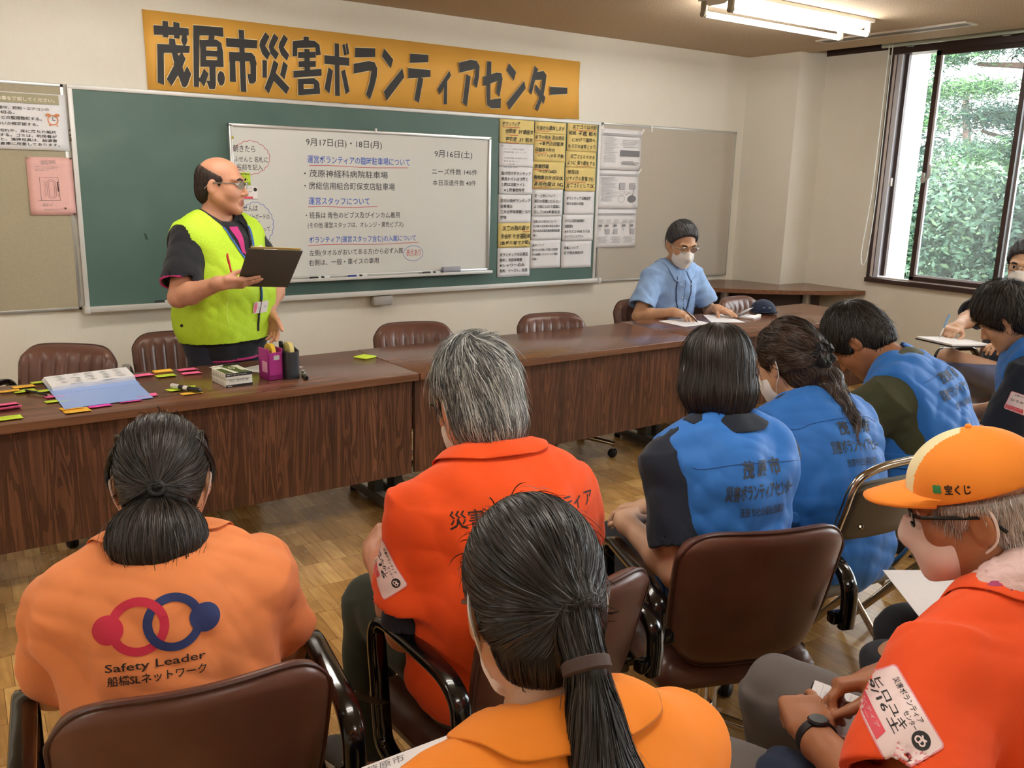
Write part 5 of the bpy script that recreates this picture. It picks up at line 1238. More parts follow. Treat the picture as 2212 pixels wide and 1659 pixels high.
def label_art(w=.10, h=.066, hand=('ボランティア',), rows=1):
    g = MB(); p = round_rect(w, h, .006); g.mat(1).add([(x, y, 0) for x, y in p], [tuple(range(len(p)))])
    p = round_rect(w*.965, h*.945, .005); g.mat(0).add([(x, y, .0004) for x, y in p], [tuple(range(len(p)))])
    p = [(-w*.47, -h*.45), (w*.12, -h*.45), (w*.08, -h*.24), (-w*.47, -h*.24)]; g.mat(2).add([(x, y, .0008) for x, y in p], [(0, 1, 2, 3)])
    g.mat(3); text_into(g, '災害ボランティア', -w*.36, w*.16, h*.3, h*.42, .01, z=.0008); text_into(g, 'センター', -w*.02, w*.2, h*.17, h*.27, .01, z=.0008)
    for i, t in enumerate(hand): text_into(g, t, -w*.42, w*.14, h*(.0-.13*i), h*(.14-.13*i), .015, z=.0008, jit=.05)
    disc_into(g, w*.32, h*.2, h*.15, h*.15, .0008); g.mat(0); disc_into(g, w*.295, h*.17, h*.06, h*.06, .0012, 20, .55); disc_into(g, w*.35, h*.19, h*.055, h*.055, .0012, 20, .55); line_into(g, [(w*.28, h*.26), (w*.32, h*.235), (w*.36, h*.27)], h*.03, .0012)
    g.mat(0); text_into(g, 'ボランティア', -w*.44, w*.02, -h*.35, -h*.28, .0, z=.0012); text_into(g, 'センター', -w*.44, -w*.1, -h*.43, -h*.37, .0, z=.0012)
    return g
LBL = [pm('label_pale', '#f0dcdc', .4), pm('label_rim', '#e8909c', .5), M_LBLR, M_INK]
CLB = ((1.263, 3.615, 1.242), (1.459, 3.587, 1.231), (1.413, 3.857, 1.051)); LABC = (1.181, 0.656, 0.782); TOWC = (1.392, 0.645, 0.908)
def label_frame(c, az, el=20, rot=-53):
    o = Vector((-sin(radians(az))*cos(radians(el)), -cos(radians(az))*cos(radians(el)), sin(radians(el)))); r = Vector((cos(radians(az)), -sin(radians(az)), 0)); u = o.cross(r); a = radians(rot); return frame(Vector(c)+o*.10, r*cos(a)+u*sin(a), u*cos(a)-r*sin(a))
LU, LW = Vector((.48, -.34, -.81)), Vector((.45, -.31, .83)); LV = LU.cross(LW).normalized()
def place_label(P, o, origin, out, up, **k):
    up = Vector(up); out = Vector(out).normalized(); return P.child(decal('name_label', label_art(**k), LBL, frame(origin, up.cross(out), up), bvh_of(o), None, .0012, .006))
def watch(P, sg, mat, face, r=.031):
    e, w = P.E[sg], P.Wr[sg]; d = (w-e).normalized(); c = w-d*.012; q = frame(c, d.orthogonal(), d.cross(d.orthogonal())).to_3x3(); M = q.to_4x4(); M.translation = c
    o = P.child(MB().lathe([(r, -.009), (r+.003, -.008), (r+.003, .008), (r, .009)], 28, M).build('watch', mat)); up = P.hf[1]*-1 if False else Vector((0, 0, 1)); up = (up-d*up.dot(d)).normalized()
    M2 = frame(c+up*(r+.001), d, up.cross(d)); f = MB().lathe([(.017, -.002), (.018, .004), (.015, .007)], 20, frame(c+up*(r-.001), d, up.cross(d))).build('watch_face', face); f.parent = o; return o
def vest_print(P, x=0.025, z=-.125, s=1.0, lift=.0015):
    g = MB(); text_into(g, '茂 原 市', -.062*s, .062*s, .034*s, .078*s, .035); text_into(g, '災害ボランティアセンター', -.105*s, .105*s, -.018*s, .022*s, .028); text_into(g, '茂原市社会福祉協議会', -.068*s, .068*s, -.058*s, -.035*s, .008)
    return P.child(decal('back_print', g, M_PRINT, backframe(P, x, z), bvh_of(P.vo), None, lift, .01))
def seam(P, pts, mat, r=.0012, name='seam', on=None, lift=.0008):
    """stitched line following a garment"""
    b = bvh_of(on or P.vo); out = []
    for p in spline(pts, 8):
        h = b.find_nearest(p); out.append(h[0]+h[1]*lift)
    return P.child(MB().tube(out, r, 5).build(name, mat))
def pocket_flap(P, M, w=.075, h=.045, on=None):
    g = MB(); p = [(-w/2, h/2), (w/2-.012, h/2), (w/2, h/2-.014), (w/2, -h/2+.014), (w/2-.012, -h/2), (-w/2, -h/2)]; g.add([(x, y, 0) for x, y in p[::-1]], [tuple(range(6))])
    o = P.child(decal('pocket_flap', g, M_VBLUE, M, bvh_of(on or P.vo), None, .004, .01)); s = o.modifiers.new('s', 'SOLIDIFY'); s.thickness = .004; s.offset = -1; return o
VOX = 1.0

# ------------------------------------------------------------------ woman in the peach polo, low bun
def person_peach():
    P = Person('woman in a peach polo with a linked rings print, dark hair in a low bun', (.355, 1.585, .46), -13, l1=-26, l2=18, l3=56, head=(-5, 30, 0), size=.95, sh=.162, b=.98)
    P.addhead(); P.arm(-1, (-.12, .33, .12), (-.45, -.35, -.6)).hand(-1, (.4, .9, -.1), (.2, 0, -1)); P.arm(1, (.14, .33, .12), (.42, -.35, -.6)).hand(1, (-.4, .9, -.1), (-.2, 0, -1))
    P.leg(-1, (-.13, .42, .02), (-.13, .40, -.40)); P.leg(1, (.13, .42, .02), (.13, .40, -.40)); P.make(.005)
    P.trousers(M_DARKT); P.shoe(-1, (0, 1, 0), M_NAVY, M_WHITEPL); P.shoe(1, (0, 1, 0), M_NAVY, M_WHITEPL)
    o = P.shirt(M_PEACH, .016, .66, (.064, .078), seed=4, fold=.007, loose=.016, fr=17)
    g = MB(); M_R = pm('print_red', '#cf2b4a', .7); M_N = pm('print_navy', '#2b3a72', .7)
    g.mat(0); disc_into(g, -.040, .03, .066, .066, .0, 56, .70); disc_into(g, -.104, .03, .033, .033, .0003, 40)
    line_into(g, [(-.040+.056*cos(radians(d)), .03+.056*sin(radians(d))) for d in range(15, 86, 5)], .020, .0007)
    g.mat(1); line_into(g, [(.036+.056*cos(radians(d)), .03+.056*sin(radians(d))) for d in range(0, 360, 5)], .020, .0003, True); disc_into(g, .104, .03, .034, .034, .0006, 40)
    g.mat(2); text_into(g, 'Safety Leader', -.115, .10, -.071, -.047, .008, z=.0006); text_into(g, '船橋SLネットワーク', -.112, .10, -.098, -.075, .012, z=.0006)
    P.child(decal('back_print', g, [M_R, M_N, M_PRB], backframe(P, -.018, -.12) @ Matrix.Scale(.72, 4), bvh_of(o), None, .001, .01))
    tie = (0, -.112, -.035)
    base = cap_base(P, .008, -.002, ear=.036, nape=-.085)+[E_(P.h(.0, -.118, -.125), (.082, .058, .070), P.HF @ Rx(-20), .018)]
    def fn(q):
        d = np.array(tie, F4)-q; bun = (q[:, 2] < -.055) & (q[:, 1] < -.07)
        r = q-np.array((0, -.10, -.03), F4); r[:, 2] -= .02; d[bun] = r[bun]; return d
    P.hairs('hair', base, lflow(P, fn), H_BLACK2, n=22000, K=9, step=.013, w=.0012, lift=.003, wig=.06, stray=.02, tone=(.05, .8))
    P.child(MB().tube([P.h(.012*cos(a), -.120, -.037+.012*sin(a)) for a in [2*pi*i/16 for i in range(16)]], .005, 8, closed=True).build('hair_tie', M_RUBBER))
    m = MB()
    for sg in (-1, 1): m.tube(spline([P.h(sg*.062, -.079, .066), P.h(sg*.082, -.060, .047), P.h(sg*.094, -.038, .022), P.h(sg*.095, -.030, .004), P.h(sg*.090, -.026, -.014)], 6), .0042, 8, flat=1.3); m.tube(spline([P.h(sg*.062, -.079, .066), P.h(sg*.08, -.03, .085), P.h(sg*.088, .04, .04)], 5), .003, 6)
    m.tube(spline([P.h(-.088, .04, .04), P.h(-.07, .09, .03), P.h(0, .115, .025), P.h(.07, .09, .03), P.h(.088, .04, .04)], 4), .0025, 6); P.child(m.build('glasses', M_GLF))
    P.mask(M_MASKP)
    return P
# ------------------------------------------------------------------ grey haired man in the orange-red polo
def person_grey():
    P = Person('grey haired man in an orange red polo with black back lettering', (1.015, 1.475, .49), -8, l1=-8, l2=12, l3=42, head=(2, 22, 0), size=.98, sh=.160, headsize=1.02, b=.97, skin=M_SKINR)
    P.addhead(); P.arm(-1, (-.19, .27, .20), (-.12, -.6, -.8)).hand(-1, (.25, .9, .1), (.8, 0, -.5), (.6, .7, .8, .8)); P.arm(1, (.14, .34, .14), (.7, -.3, -.4)).hand(1, (-.4, .9, -.1), (-.2, 0, -1))
    P.leg(-1, (-.15, .43, .0), (-.20, .34, -.43)); P.leg(1, (.13, .43, .0), (.13, .40, -.43)); P.make(.005)
    P.trousers(M_OLT); sh = pm('charcoal_mesh_shoe', '#3c3834', .7, bump=.3, bscale=500); so = pm('pale_sole', '#b0a597', .6); P.shoe(-1, (-.15, 1, 0), sh, so, .285); P.shoe(1, (0, 1, 0), sh, so, .285)
    u = P.shirt(M_UNDER, .008, .94, (.056, .056), seed=2, fold=.003, collar=False, name='undersleeve', neck=.02)
    o = P.shirt(M_ORED, .022, .66, (.074, .088), hem=-.13, seed=8, fold=.0075, loose=.02, fr=16)
    g = MB(); g.mat(0); text_into(g, '災害救援ボランティア', -.155, .19, .048, .084, .008)
    text_into(g, 'SL', -.14, .16, -.085, .012, .06)
    g.mat(1); p = [(-.136, -.034), (-.02, -.034), (-.02, -.046), (-.13, -.046)]; g.add([(x, y, .0006) for x, y in p[::-1]], [(0, 1, 2, 3)])
    P.child(decal('back_print', g, [M_PRB, pm('print_yellow', '#f1d531', .6)], backframe(P, .0, -.135), bvh_of(o), None, .001, .012))
    a, e = P.S[-1], P.E[-1]; dr = (e-a).normalized(); out = P.L2 @ Vector((-1, -.25, .1)); out = (out-dr*out.dot(dr)).normalized()
    place_label(P, o, a+dr*.135+out*.15, out, -dr, w=.105, h=.07, hand=('たかし', '9/16')) if False else P.child(decal('name_label', label_art(.092, .062, ('ひろたかし', '9/16')), LBL, frame(Vector((.724, 1.465, .775))+LV*.1, LU, LW), bvh_of(o), None, .0012, .006, all_=True))
    base = cap_base(P, .016, .010, front=.060, fz=.03, nape=-.10, ear=.040, side=-.004)
    P.hairs('hair', base, lflow(P, whorl(.0, -.065, .105, .9, .75)), H_GREY, n=24000, K=9, step=.011, w=.0013, lift=.006, wig=.12, stray=.03, tone=(.0, 1.0))
    P.glasses(M_GLF); P.mask(M_MASKW); return P
# ------------------------------------------------------------------ woman in front, ponytail
def person_pony():
    P = Person('woman in a bright orange polo with a long black ponytail in the foreground', (.60, .69, .458), -8, l1=-5, l2=15, l3=38, head=(-12, 28, 0), size=.96, sh=.168, headsize=1.0)
    P.addhead(); P.arm(-1, (-.10, .36, .16), (-.7, -.2, -.4)).hand(-1, (.5, .8, -.1), (.2, .2, -1), (.5, .5, .6, .6)); P.arm(1, (.12, .36, .14), (.7, -.3, -.4)).hand(1, (-.4, .9, -.1), (-.2, 0, -1))
    P.leg(-1, (-.11, .42, .02), (-.11, .40, -.39)); P.leg(1, (.10, .42, .02), (.10, .38, -.39)); P.make(.005)
    P.trousers(M_DARKT); P.shoe(-1, (0, 1, 0), M_NAVY, M_WHITEPL); P.shoe(1, (0, 1, 0), M_NAVY, M_WHITEPL)
    P.shirt(M_ORNG, .015, .66, (.064, .078), seed=12, fold=.004, loose=.012, fr=16, cfall=.06)
    t1, t2 = (.018, -.112, -.010), (.022, -.128, -.075)
    w2 = P.h(*t2); end = w2+Vector((-.015, -.05, -.30)); mid = w2.lerp(end, .5)+Vector((.0, -.03, .02))
    base = cap_base(P, .010, .008, front=.055, ear=.026, nape=-.09)+[C_(P.h(*t1), w2, .026, .022, .02), C_(w2, mid, .022, .042, .012), C_(mid, end, .042, .030, .02)]
    R = np.array(P.HF, F4)
    ax = np.array(tuple((end-w2).normalized()), F4)
    def flow(p, n):
        q = ((p-A3(P.HC)) @ R)/F4(P.hs); d = (np.array(t1, F4)-q) @ R.T; nz = ((np.array(t2, F4)-np.array(t1, F4)) @ R.T)[None]
        link = np.linalg.norm(q-np.array(t1, F4), axis=1) < .03; d[link] = nz
        tail = ((p-A3(w2)) @ ax) > -.004; d[tail] = ax; return d
    P.hairs('hair', base, flow, H_BLACK, n=26000, K=10, step=.014, w=.0011, lift=.003, wig=.04, stray=.02, tone=(.0, .9), vox=.0038)
    M_TIE = pm('brown_hair_tie', '#4a3a35', .7)
    for a, r in ((t1, .026), (t2, .024)):
        d = (P.h(*t2)-P.h(*t1)).normalized(); q = frame(P.h(*a), d.orthogonal(), d.cross(d.orthogonal())); P.child(MB().lathe([(r+.001, -.009), (r+.005, -.006), (r+.005, .006), (r+.001, .009)], 22, q).build('hair_tie', M_TIE))
    P.glasses(pm('teal_spectacle_frame', '#1f2c30', .25), r=.002); P.mask(M_MASKW); return P
# ------------------------------------------------------------------ women with blue vests
def person_bob():
    P = Person('woman with a black bob wearing a blue volunteer vest, hands on her lap', (1.685, 1.45, .49), -14, l1=-5, l2=10, l3=22, head=(-20, 12, 0), size=.95, sh=.168, b=.95, skin=M_SKINL)
    P.addhead(); P.arm(-1, (1.535, 1.645, .672), (-.15, -.5, -1), True).hand(-1, (.5, .8, -.05), (.3, -.2, -1), (.6, .7, .8, .9)); P.arm(1, (1.70, 1.72, .655), (.7, -.3, -.5), True).hand(1, (-.6, .7, -.2), (-.2, 0, -1), (.5, .6, .6, .7))
    P.leg(-1, (-.08, .42, .0), (-.07, .44, -.39)); P.leg(1, (.10, .42, .0), (.11, .40, -.39)); P.make(.0045)
    P.trousers(M_DARKT); ws = pm('white_sneaker', '#cfc7bf', .6); P.shoe(-1, (-.25, 1, 0), ws, pm('white_sole', '#c3bbb2', .6), .25); P.shoe(1, (0, 1, 0), ws, pm('white_sole', '#c3bbb2', .6), .25)
    P.shirt(M_NAVY, .012, .74, (.06, .068), seed=5, fold=.003)
    P.vest(M_VBLUE, .020, .012, .180, hem=-.15, seed=21, fold=.006, neck=.002, arm=.030); vest_print(P, .022, -.125, 1.0)
    P.collar(M_VBLUE, gap=.6, fall=.05, name='vest_collar') if False else None
    z0 = -.055; seam(P, [P.NB+P.L2 @ Vector((x, -.13, z0)) for x in (-.17, -.08, 0, .08, .17)], pm('vest_seam', '#245fa8', .7))
    pocket_flap(P, frame(P.H+P.B @ Vector((-.26, -.02, .06)), P.B @ Vector((.35, -1, 0)), (0, 0, 1)), .07, .045)
    z = P.hs; base = [E_(P.h(0, -.012, .038), (.090*z, .108*z, .092*z), P.HF, .04), E_(P.h(0, -.022, -.045), (.099*z, .098*z, .085*z), P.HF, .03), E_(P.h(0, .085, -.06), (.062*z, .07*z, .09*z), P.HF, .02, '-'), P_(P.h(0, -.05, -.118), P.HF @ Vector((0, .18, -.98)), .008), N_(.002, 40, 4)]
    P.hairs('hair', base, lflow(P, lambda q: arr(q[:, 0]*2.0*np.clip(q[:, 2]*14, 0, 1)-q[:, 0]*1.5*(q[:, 2] < -.05), (q[:, 1]+.02)*2.0*np.clip(q[:, 2]*14, 0, 1)-(q[:, 1]+.02)*1.2*(q[:, 2] < -.05), 0*q[:, 0]-.16-.8*(q[:, 2] < .06))), H_BLACK2, n=22000, K=10, step=.016, w=.0010, lift=.003, wig=.03, stray=.015, tone=(.0, .75))
    P.mask(M_MASKW); return P
def person_scrunchie():
    P = Person('woman with wavy dark hair in a black scrunchie wearing a blue vest', (2.215, 1.50, .47), -12, l1=5, l2=28, l3=38, head=(10, 22, 0), size=.95, sh=.178)
    P.addhead(); P.arm(-1, (-.12, .36, .12), (-.6, -.4, -.5)).hand(-1, (.4, .9, -.1), (.2, 0, -1)); P.arm(1, (.12, .36, .12), (.6, -.4, -.5)).hand(1, (-.4, .9, -.1), (-.2, 0, -1))
    P.leg(-1, (-.10, .42, .0), (-.10, .40, -.39)); P.leg(1, (.10, .42, .0), (.10, .40, -.39)); P.make(.005)
    P.trousers(M_DARKT); P.shoe(-1, (0, 1, 0), M_NAVY, M_WHITEPL); P.shoe(1, (0, 1, 0), M_NAVY, M_WHITEPL)
    o = P.shirt(M_NAVY, .012, .8, (.06, .068), seed=6, fold=.003)
    o.data.materials.append(M_MAG); e, dr, r = P.slv[-1]; paint(o, lambda c: ((c-A3(e)) @ A3(dr) > -.007) & (np.linalg.norm(c-A3(e), axis=1) < .12), 1)
    P.vest(M_VBLUE, .026, .02, .196, hem=-.17, seed=33, fold=.007, neck=.004, arm=.022); vest_print(P, .035, -.14)
    seam(P, [P.NB+P.L2 @ Vector((x, -.13, -.055)) for x in (-.17, -.08, 0, .08, .17)], pm('vest_seam', '#245fa8', .7))
    pocket_flap(P, frame(P.H+P.B @ Vector((-.25, -.06, .16)), P.B @ Vector((.45, -1, 0)), (0, 0, 1)), .075, .04)
    t1 = (.012, -.108, .005); w1 = P.h(*t1); b = P.L2
    sh_ = P.NB+b @ Vector((.045, -.11, -.065)); end = sh_+b @ Vector((-.02, -.02, -.075))
    base = cap_base(P, .010, .006, front=.055, nape=-.09, ear=.02)+[C_(w1+Vector((0, 0, -.02)), P.h(.03, -.105, -.085), .032, .036, .025), C_(P.h(.03, -.105, -.085), sh_, .034, .026, .03), C_(sh_, end, .026, .008, .02), N_(.004, 42, 5)]
    R = np.array(P.HF, F4); ax = np.array(tuple((end-w1).normalized()), F4)
    def flow(p, n):
        q = ((p-A3(P.HC)) @ R)/F4(P.hs); d = (np.array(t1, F4)-q) @ R.T; tail = q[:, 2] < -.03; wv = np.sin((p @ ax)*95+p[:, :1].T[0]*60)[:, None]
        d[tail] = (ax+wv*np.array([.5, -.3, .3], F4))[tail]; return d
    P.hairs('hair', base, flow, H_BRN, n=18000, K=11, step=.012, w=.0011, lift=.004, wig=.10, stray=.06, tone=(.0, 1.0))
    c = MB(); rs = random.Random(5); ring = []
    for i in range(48):
        a = 2*pi*i/48; rr = .030+.007*sin(a*11); ring.append(P.h(t1[0]+rr*cos(a)*1.0, -.125+.012*sin(a*7+1), t1[2]-.005+rr*sin(a)))
    c.tube(ring, [.013+.004*sin(i*1.9) for i in range(48)], 8, closed=True); P.child(c.build('scrunchie', fabric('black_scrunchie', '#121316', .7)))
    P.mask(M_MASKW); return P
# ------------------------------------------------------------------ standing speaker
def person_speaker():
    P = Person('balding man standing in a lime mesh vest over a black polo, holding a clipboard', (1.29, 4.25, .83), -152, l1=-3, l2=0, l3=8, head=(24, 3, 0), size=1.03, sh=.172, headsize=1.04, b=1.22, belly=.06, skin=M_SKINR, sit=False)
    P.addhead(cheeks=1.12, jaw=1.08); P.arm(1, (1.163, 3.835, 1.083), (-.5, .1, -.8), True).hand(1, (.97, -.2, .0), (.13, .55, .82), (.10, .08, .10, .14), thumb=(.85, -.05, .6), tcurl=.2, world=True, spread=.004)
    P.arm(-1, (1.475, 4.14, .90), (.5, .6, 0), True, fa=.26).hand(-1, (.12, -.25, -1), (-.8, -.5, .0), (.35, .45, .55, .65), tcurl=.3, world=True)
    for sg in (-1, 1): P.leg(sg, (sg*.10, .03, -.40), (sg*.12, -.02, -.78))
    P.make(.0046, lips=True); P.eyes((.1, 1, -.05)); P.trousers(fabric('navy_trousers', '#2a2e3c', .8), top=.05, inf=.012); P.shoe(-1, (0, 1, 0), M_BLACKP, M_RUBBER); P.shoe(1, (0, 1, 0), M_BLACKP, M_RUBBER)
    bx = [E_(P.H+P.L1 @ Vector((0, .02, .02)), (.205, .165, .34), P.L1, .06)]; o = P.shirt(M_BLACKP, .016, .80, (.068, .080), hem=-.15, seed=14, fold=.003, cgap=.62, cfall=.05, extra=bx); o.data.materials.append(M_MAG)
    e, dr, r = P.slv[1]; e2, dr2, _ = P.slv[-1]; hz = (P.H+P.L1 @ Vector((0, 0, -.15*P.size)))
    up = A3(P.L1 @ Vector((0, 0, 1)))
    paint(o, lambda c: (((c-A3(e)) @ A3(dr) > -.006) & (np.linalg.norm(np.cross(c-A3(e), A3(dr)), axis=1) < .085*1.1) & ((c-A3(e)) @ A3(dr) < .03)) | (((c-A3(e2)) @ A3(dr2) > -.006) & (np.linalg.norm(np.cross(c-A3(e2), A3(dr2)), axis=1) < .085*1.1) & ((c-A3(e2)) @ A3(dr2) < .03)) | ((np.abs((c-A3(hz)) @ up-.006) < .0065)), 1)
    F = P.L2 @ Vector((0, 1, 0)); U = P.L2 @ Vector((0, 0, 1)); Rr = P.L2 @ Vector((1, 0, 0))
    g = MB(); p = [(-.012, -.085), (.006, -.095), (.016, -.02), (.02, .03), (-.03, .03), (-.02, -.02)]; g.add([(x, y, 0) for x, y in p], [tuple(range(6))])
    P.child(decal('placket', g, M_MAG, frame(P.NB+F*.25+U*-.045, Rr*-1, U), bvh_of(o), None, .002, .008))
    vn = C_(P.NB+U*.05+F*.07, P.NB+F*.21-U*.25, .098, .006, .008, '-')
    bv = [E_(P.H+P.L1 @ Vector((0, .02, .02)), (.225, .185, .36), P.L1, .06)]; v = P.vest(M_LIME, .028, .014, .235, hem=-.065, seed=41, fold=.003, vneck=vn, neck=.03, extra=bv); v.data.materials.append(M_BLKV)
    R0 = A3(Rr); cuts = [p for p in P.vestp if p[0] == '-']
    def bind(c):
        m = (np.abs(np.abs((c-A3(P.NB)) @ R0)-.235*P.size) < .007) & ((c-A3(P.NB)) @ up > -.12)
        for q in cuts: m |= (np.abs(_prim(q, c)) < .008) & ((c-A3(P.NB)) @ up > -.27)
        hp = A3(P.H+P.L1 @ Vector((0, 0, -.065*P.size))); m |= (c-hp) @ up < .009; return m
    paint(v, bind, 1)
    b = bvh_of(v); z0 = P.NB+F*.4
    def on(pts, lift=.003, bb=b):
        out = []
        for p in spline(pts, 8):
            h = bb.ray_cast(p, -F); h = h if h[0] is not None else bb.find_nearest(p); out.append(h[0]+F*lift)
        return out
    P.child(MB().tube(on([z0-U*.20, z0-U*.30+Rr*-.0, z0-U*.40, z0-U*.49]), .006, 8, flat=.6).build('zip_band', M_BLKV))
    P.child(MB().tube(on([z0-U*.30+Rr*.15, z0-U*.38+Rr*.155, z0-U*.45+Rr*.15], .0005), .0014, 6).build('seam', pm('lime_seam', '#dff07a', .6)))
    LY = pm('blue_lanyard', '#2a5fae', .5); ly = MB()
    bs = bvh_of(o)
    for sg in (-1, 1):
        pts = [P.NB+P.L3 @ Vector((sg*.085, -.03, .045)), P.NB+Rr*sg*.088+F*.05+U*.02, P.NB+Rr*sg*.07+F*.14-U*.06, P.NB+Rr*sg*.03+F*.16-U*.16, P.NB+Rr*sg*.0+F*.18-U*.25]
        out = []
        for i, p in enumerate(spline(pts, 6)):
            n1 = b.find_nearest(p); n2 = bs.find_nearest(p); q = p
            for bb in (b, bs):
                h = bb.ray_cast(p+F*.25, -F)
                if i > 8 and h[0] is not None and (h[0]-p).dot(F) > -.03: q = p+F*max((q-p).dot(F), (h[0]-p).dot(F)+.004)
            out.append(q)
        ly.tube(out, .0052, 8, flat=.35)
    l0 = on([z0-U*.25, z0-U*.30, z0-U*.34], .006); ly.tube(l0, .004, 6); P.child(ly.build('lanyard', LY))
    gp = frame(z0-U*.375+Rr*-.005, Rr*-1, U); g = MB(); g.add([(x, y, 0) for x, y in round_rect(.085, .055, .004)], [tuple(range(24))]); g.mat(1).add([(-.04, -.024, .0006), (-.028, -.024, .0006), (-.024, .0, .0006), (-.028, .024, .0006), (-.04, .024, .0006)], [(0, 1, 2, 3, 4)]); g.mat(2); text_into(g, '氏名　名前', -.018, .034, -.006, .008, .01, z=.0006)
    P.child(decal('name_badge', g, [M_LBL, pm('badge_pink', '#ec7f98', .5), M_INKL], gp, b, None, .006, .01))
    g = MB(); g.add([(x, y, 0) for x, y in round_rect(.085, .095, .005)], [tuple(range(24))]); g.mat(1).add([(x-.005, y, .0006) for x, y in ((-.025, -.042), (.035, -.042), (.035, -.02), (-.025, -.02))], [(0, 1, 2, 3)]); g.mat(2); text_into(g, '災害ボランティア', -.03, .035, .03, .038, .01, z=.0006); text_into(g, 'ひろし', -.03, .03, -.004, .018, .02, z=.0006)
    P.child(decal('name_label', g, [M_LBL, M_LBLR, M_INKG], frame(z0-U*.155-Rr*.105, Rr*-1+U*.05, U), b, None, .002, .008))
    z = P.hs; base = [E_(P.h(0, -.018, .030), (.0815*z, .099*z, .084*z), P.HF, .03), E_(P.h(0, -.058, -.03), (.068*z, .057*z, .062*z), P.HF, .03), P_(P.h(0, .040, .03), P.HF @ Vector((0, .9, -.3)), .02), P_(P.h(0, -.04, .078), P.HF @ Vector((0, .38, .9)), .03), P_(P.h(0, -.06, -.085), P.HF @ Vector((0, .35, -.93)), .01)]
    for sg in (-1, 1): base.append(E_(P.h(sg*.098, .0, -.03), (.034*z, .032*z, .05*z), P.HF, .006, '-'))
    P.hairs('hair', base, lflow(P, whorl(0, -.05, .13, .2, .7)), H_THIN, n=12000, K=6, step=.006, w=.0008, lift=.0014, stray=.01)
    P.glasses(M_GLM, full=False, r=.0016); return P
# ------------------------------------------------------------------ seated man in the pale blue shirt at the table
def person_sky():
    P = Person('man in a pale blue short sleeved shirt and white mask seated behind the table', (4.285, 4.32, .53), 177, l1=3, l2=10, l3=16, head=(-14, 20, 0), size=1.0, sh=.18, headsize=1.08, skin=M_SKIN)
    P.addhead(); P.arm(1, (4.05, 4.00, .745), (-.5, .5, -.5), True).hand(1, (.25, -1, -.12), (.15, 0, -1), (.35, .4, .5, .6), tcurl=.4, world=True); P.h_r = P.tips
    P.arm(-1, (4.43, 3.99, .745), (.6, .5, -.5), True).hand(-1, (.06, -1, -.10), (0, 0, -1), (.12, .12, .15, .2), tcurl=.15, world=True, spread=.02)
    for sg in (-1, 1): P.leg(sg, (sg*.11, .40, .0), (sg*.11, .40, -.44))
    P.make(.0046); P.eyes((.0, 1, -.5)); P.trousers(M_DARKT); P.shoe(-1, (0, 1, 0), M_BLACKP, M_RUBBER); P.shoe(1, (0, 1, 0), M_BLACKP, M_RUBBER)
    o = P.shirt(M_SKY, .016, .74, (.068, .082), seed=24, fold=.005, fr=18, cgap=.35, cfall=.055)
    F = P.L2 @ Vector((0, 1, 0)); U = P.L2 @ Vector((0, 0, 1)); Rr = P.L2 @ Vector((1, 0, 0)); b = bvh_of(o); z0 = P.NB+F*.4
    def on(pts, lift=.003):
        out = []
        for p in spline(pts, 8):
            h = b.ray_cast(p, -F); h = h if h[0] is not None else b.find_nearest(p); out.append(h[0]+F*lift)
        return out
    ly = MB(); ly.tube(on([z0+Rr*.062-U*.03, z0+Rr*.06-U*.15, z0+Rr*.03-U*.30, z0-U*.40]), .0035, 6); ly.tube(on([z0-Rr*.06-U*.03, z0-Rr*.05-U*.15, z0-Rr*.02-U*.30, z0-U*.40]), .0035, 6); ly.tube(on([z0-U*.40, z0-U*.43]), .008, 6)
    P.child(ly.build('lanyard', pm('navy_lanyard', '#27345f', .5))); mt = pm('shirt_seam', '#6f92c6', .8)
    P.child(MB().tube(on([z0-U*.05, z0-U*.2, z0-U*.4]), .0018, 5).build('placket_seam', mt)); P.child(MB().tube(on([z0-Rr*.05-U*.17, z0-Rr*.055-U*.27, z0-Rr*.10-U*.29, z0-Rr*.145-U*.27, z0-Rr*.14-U*.17]), .0015, 5).tube(on([z0-Rr*.05-U*.17, z0-Rr*.14-U*.165]), .0022, 5).build('chest_pocket', mt))
    bt = MB()
    for k in range(5): bt.sphere(on([z0+Rr*.012-U*(.09+.075*k), z0+Rr*.012-U*(.0901+.075*k)], .003)[0], .0048, 8)
    for sg in (-1, 1): bt.sphere(on([z0+Rr*sg*.045-U*.075, z0+Rr*sg*.045-U*.0751], .012)[0], .0042, 8)
    P.child(bt.build('buttons', M_WHITEPL)); watch(P, -1, M_CHROME, pm('watch_dial', '#26282c', .2, .3), .028)
    base = cap_base(P, .009, .012, front=.046, fz=.06, nape=-.07, ear=.03)
    P.hairs('hair', base, lflow(P, whorl(.01, -.06, .10, .5, .4, .8)), H_SP, n=12000, K=9, step=.010, w=.0014, lift=.004, wig=.1, stray=.03)
    P.glasses(M_GLM, round_=True, w=.022, hgt=.018); P.mask(M_MASKW); return P
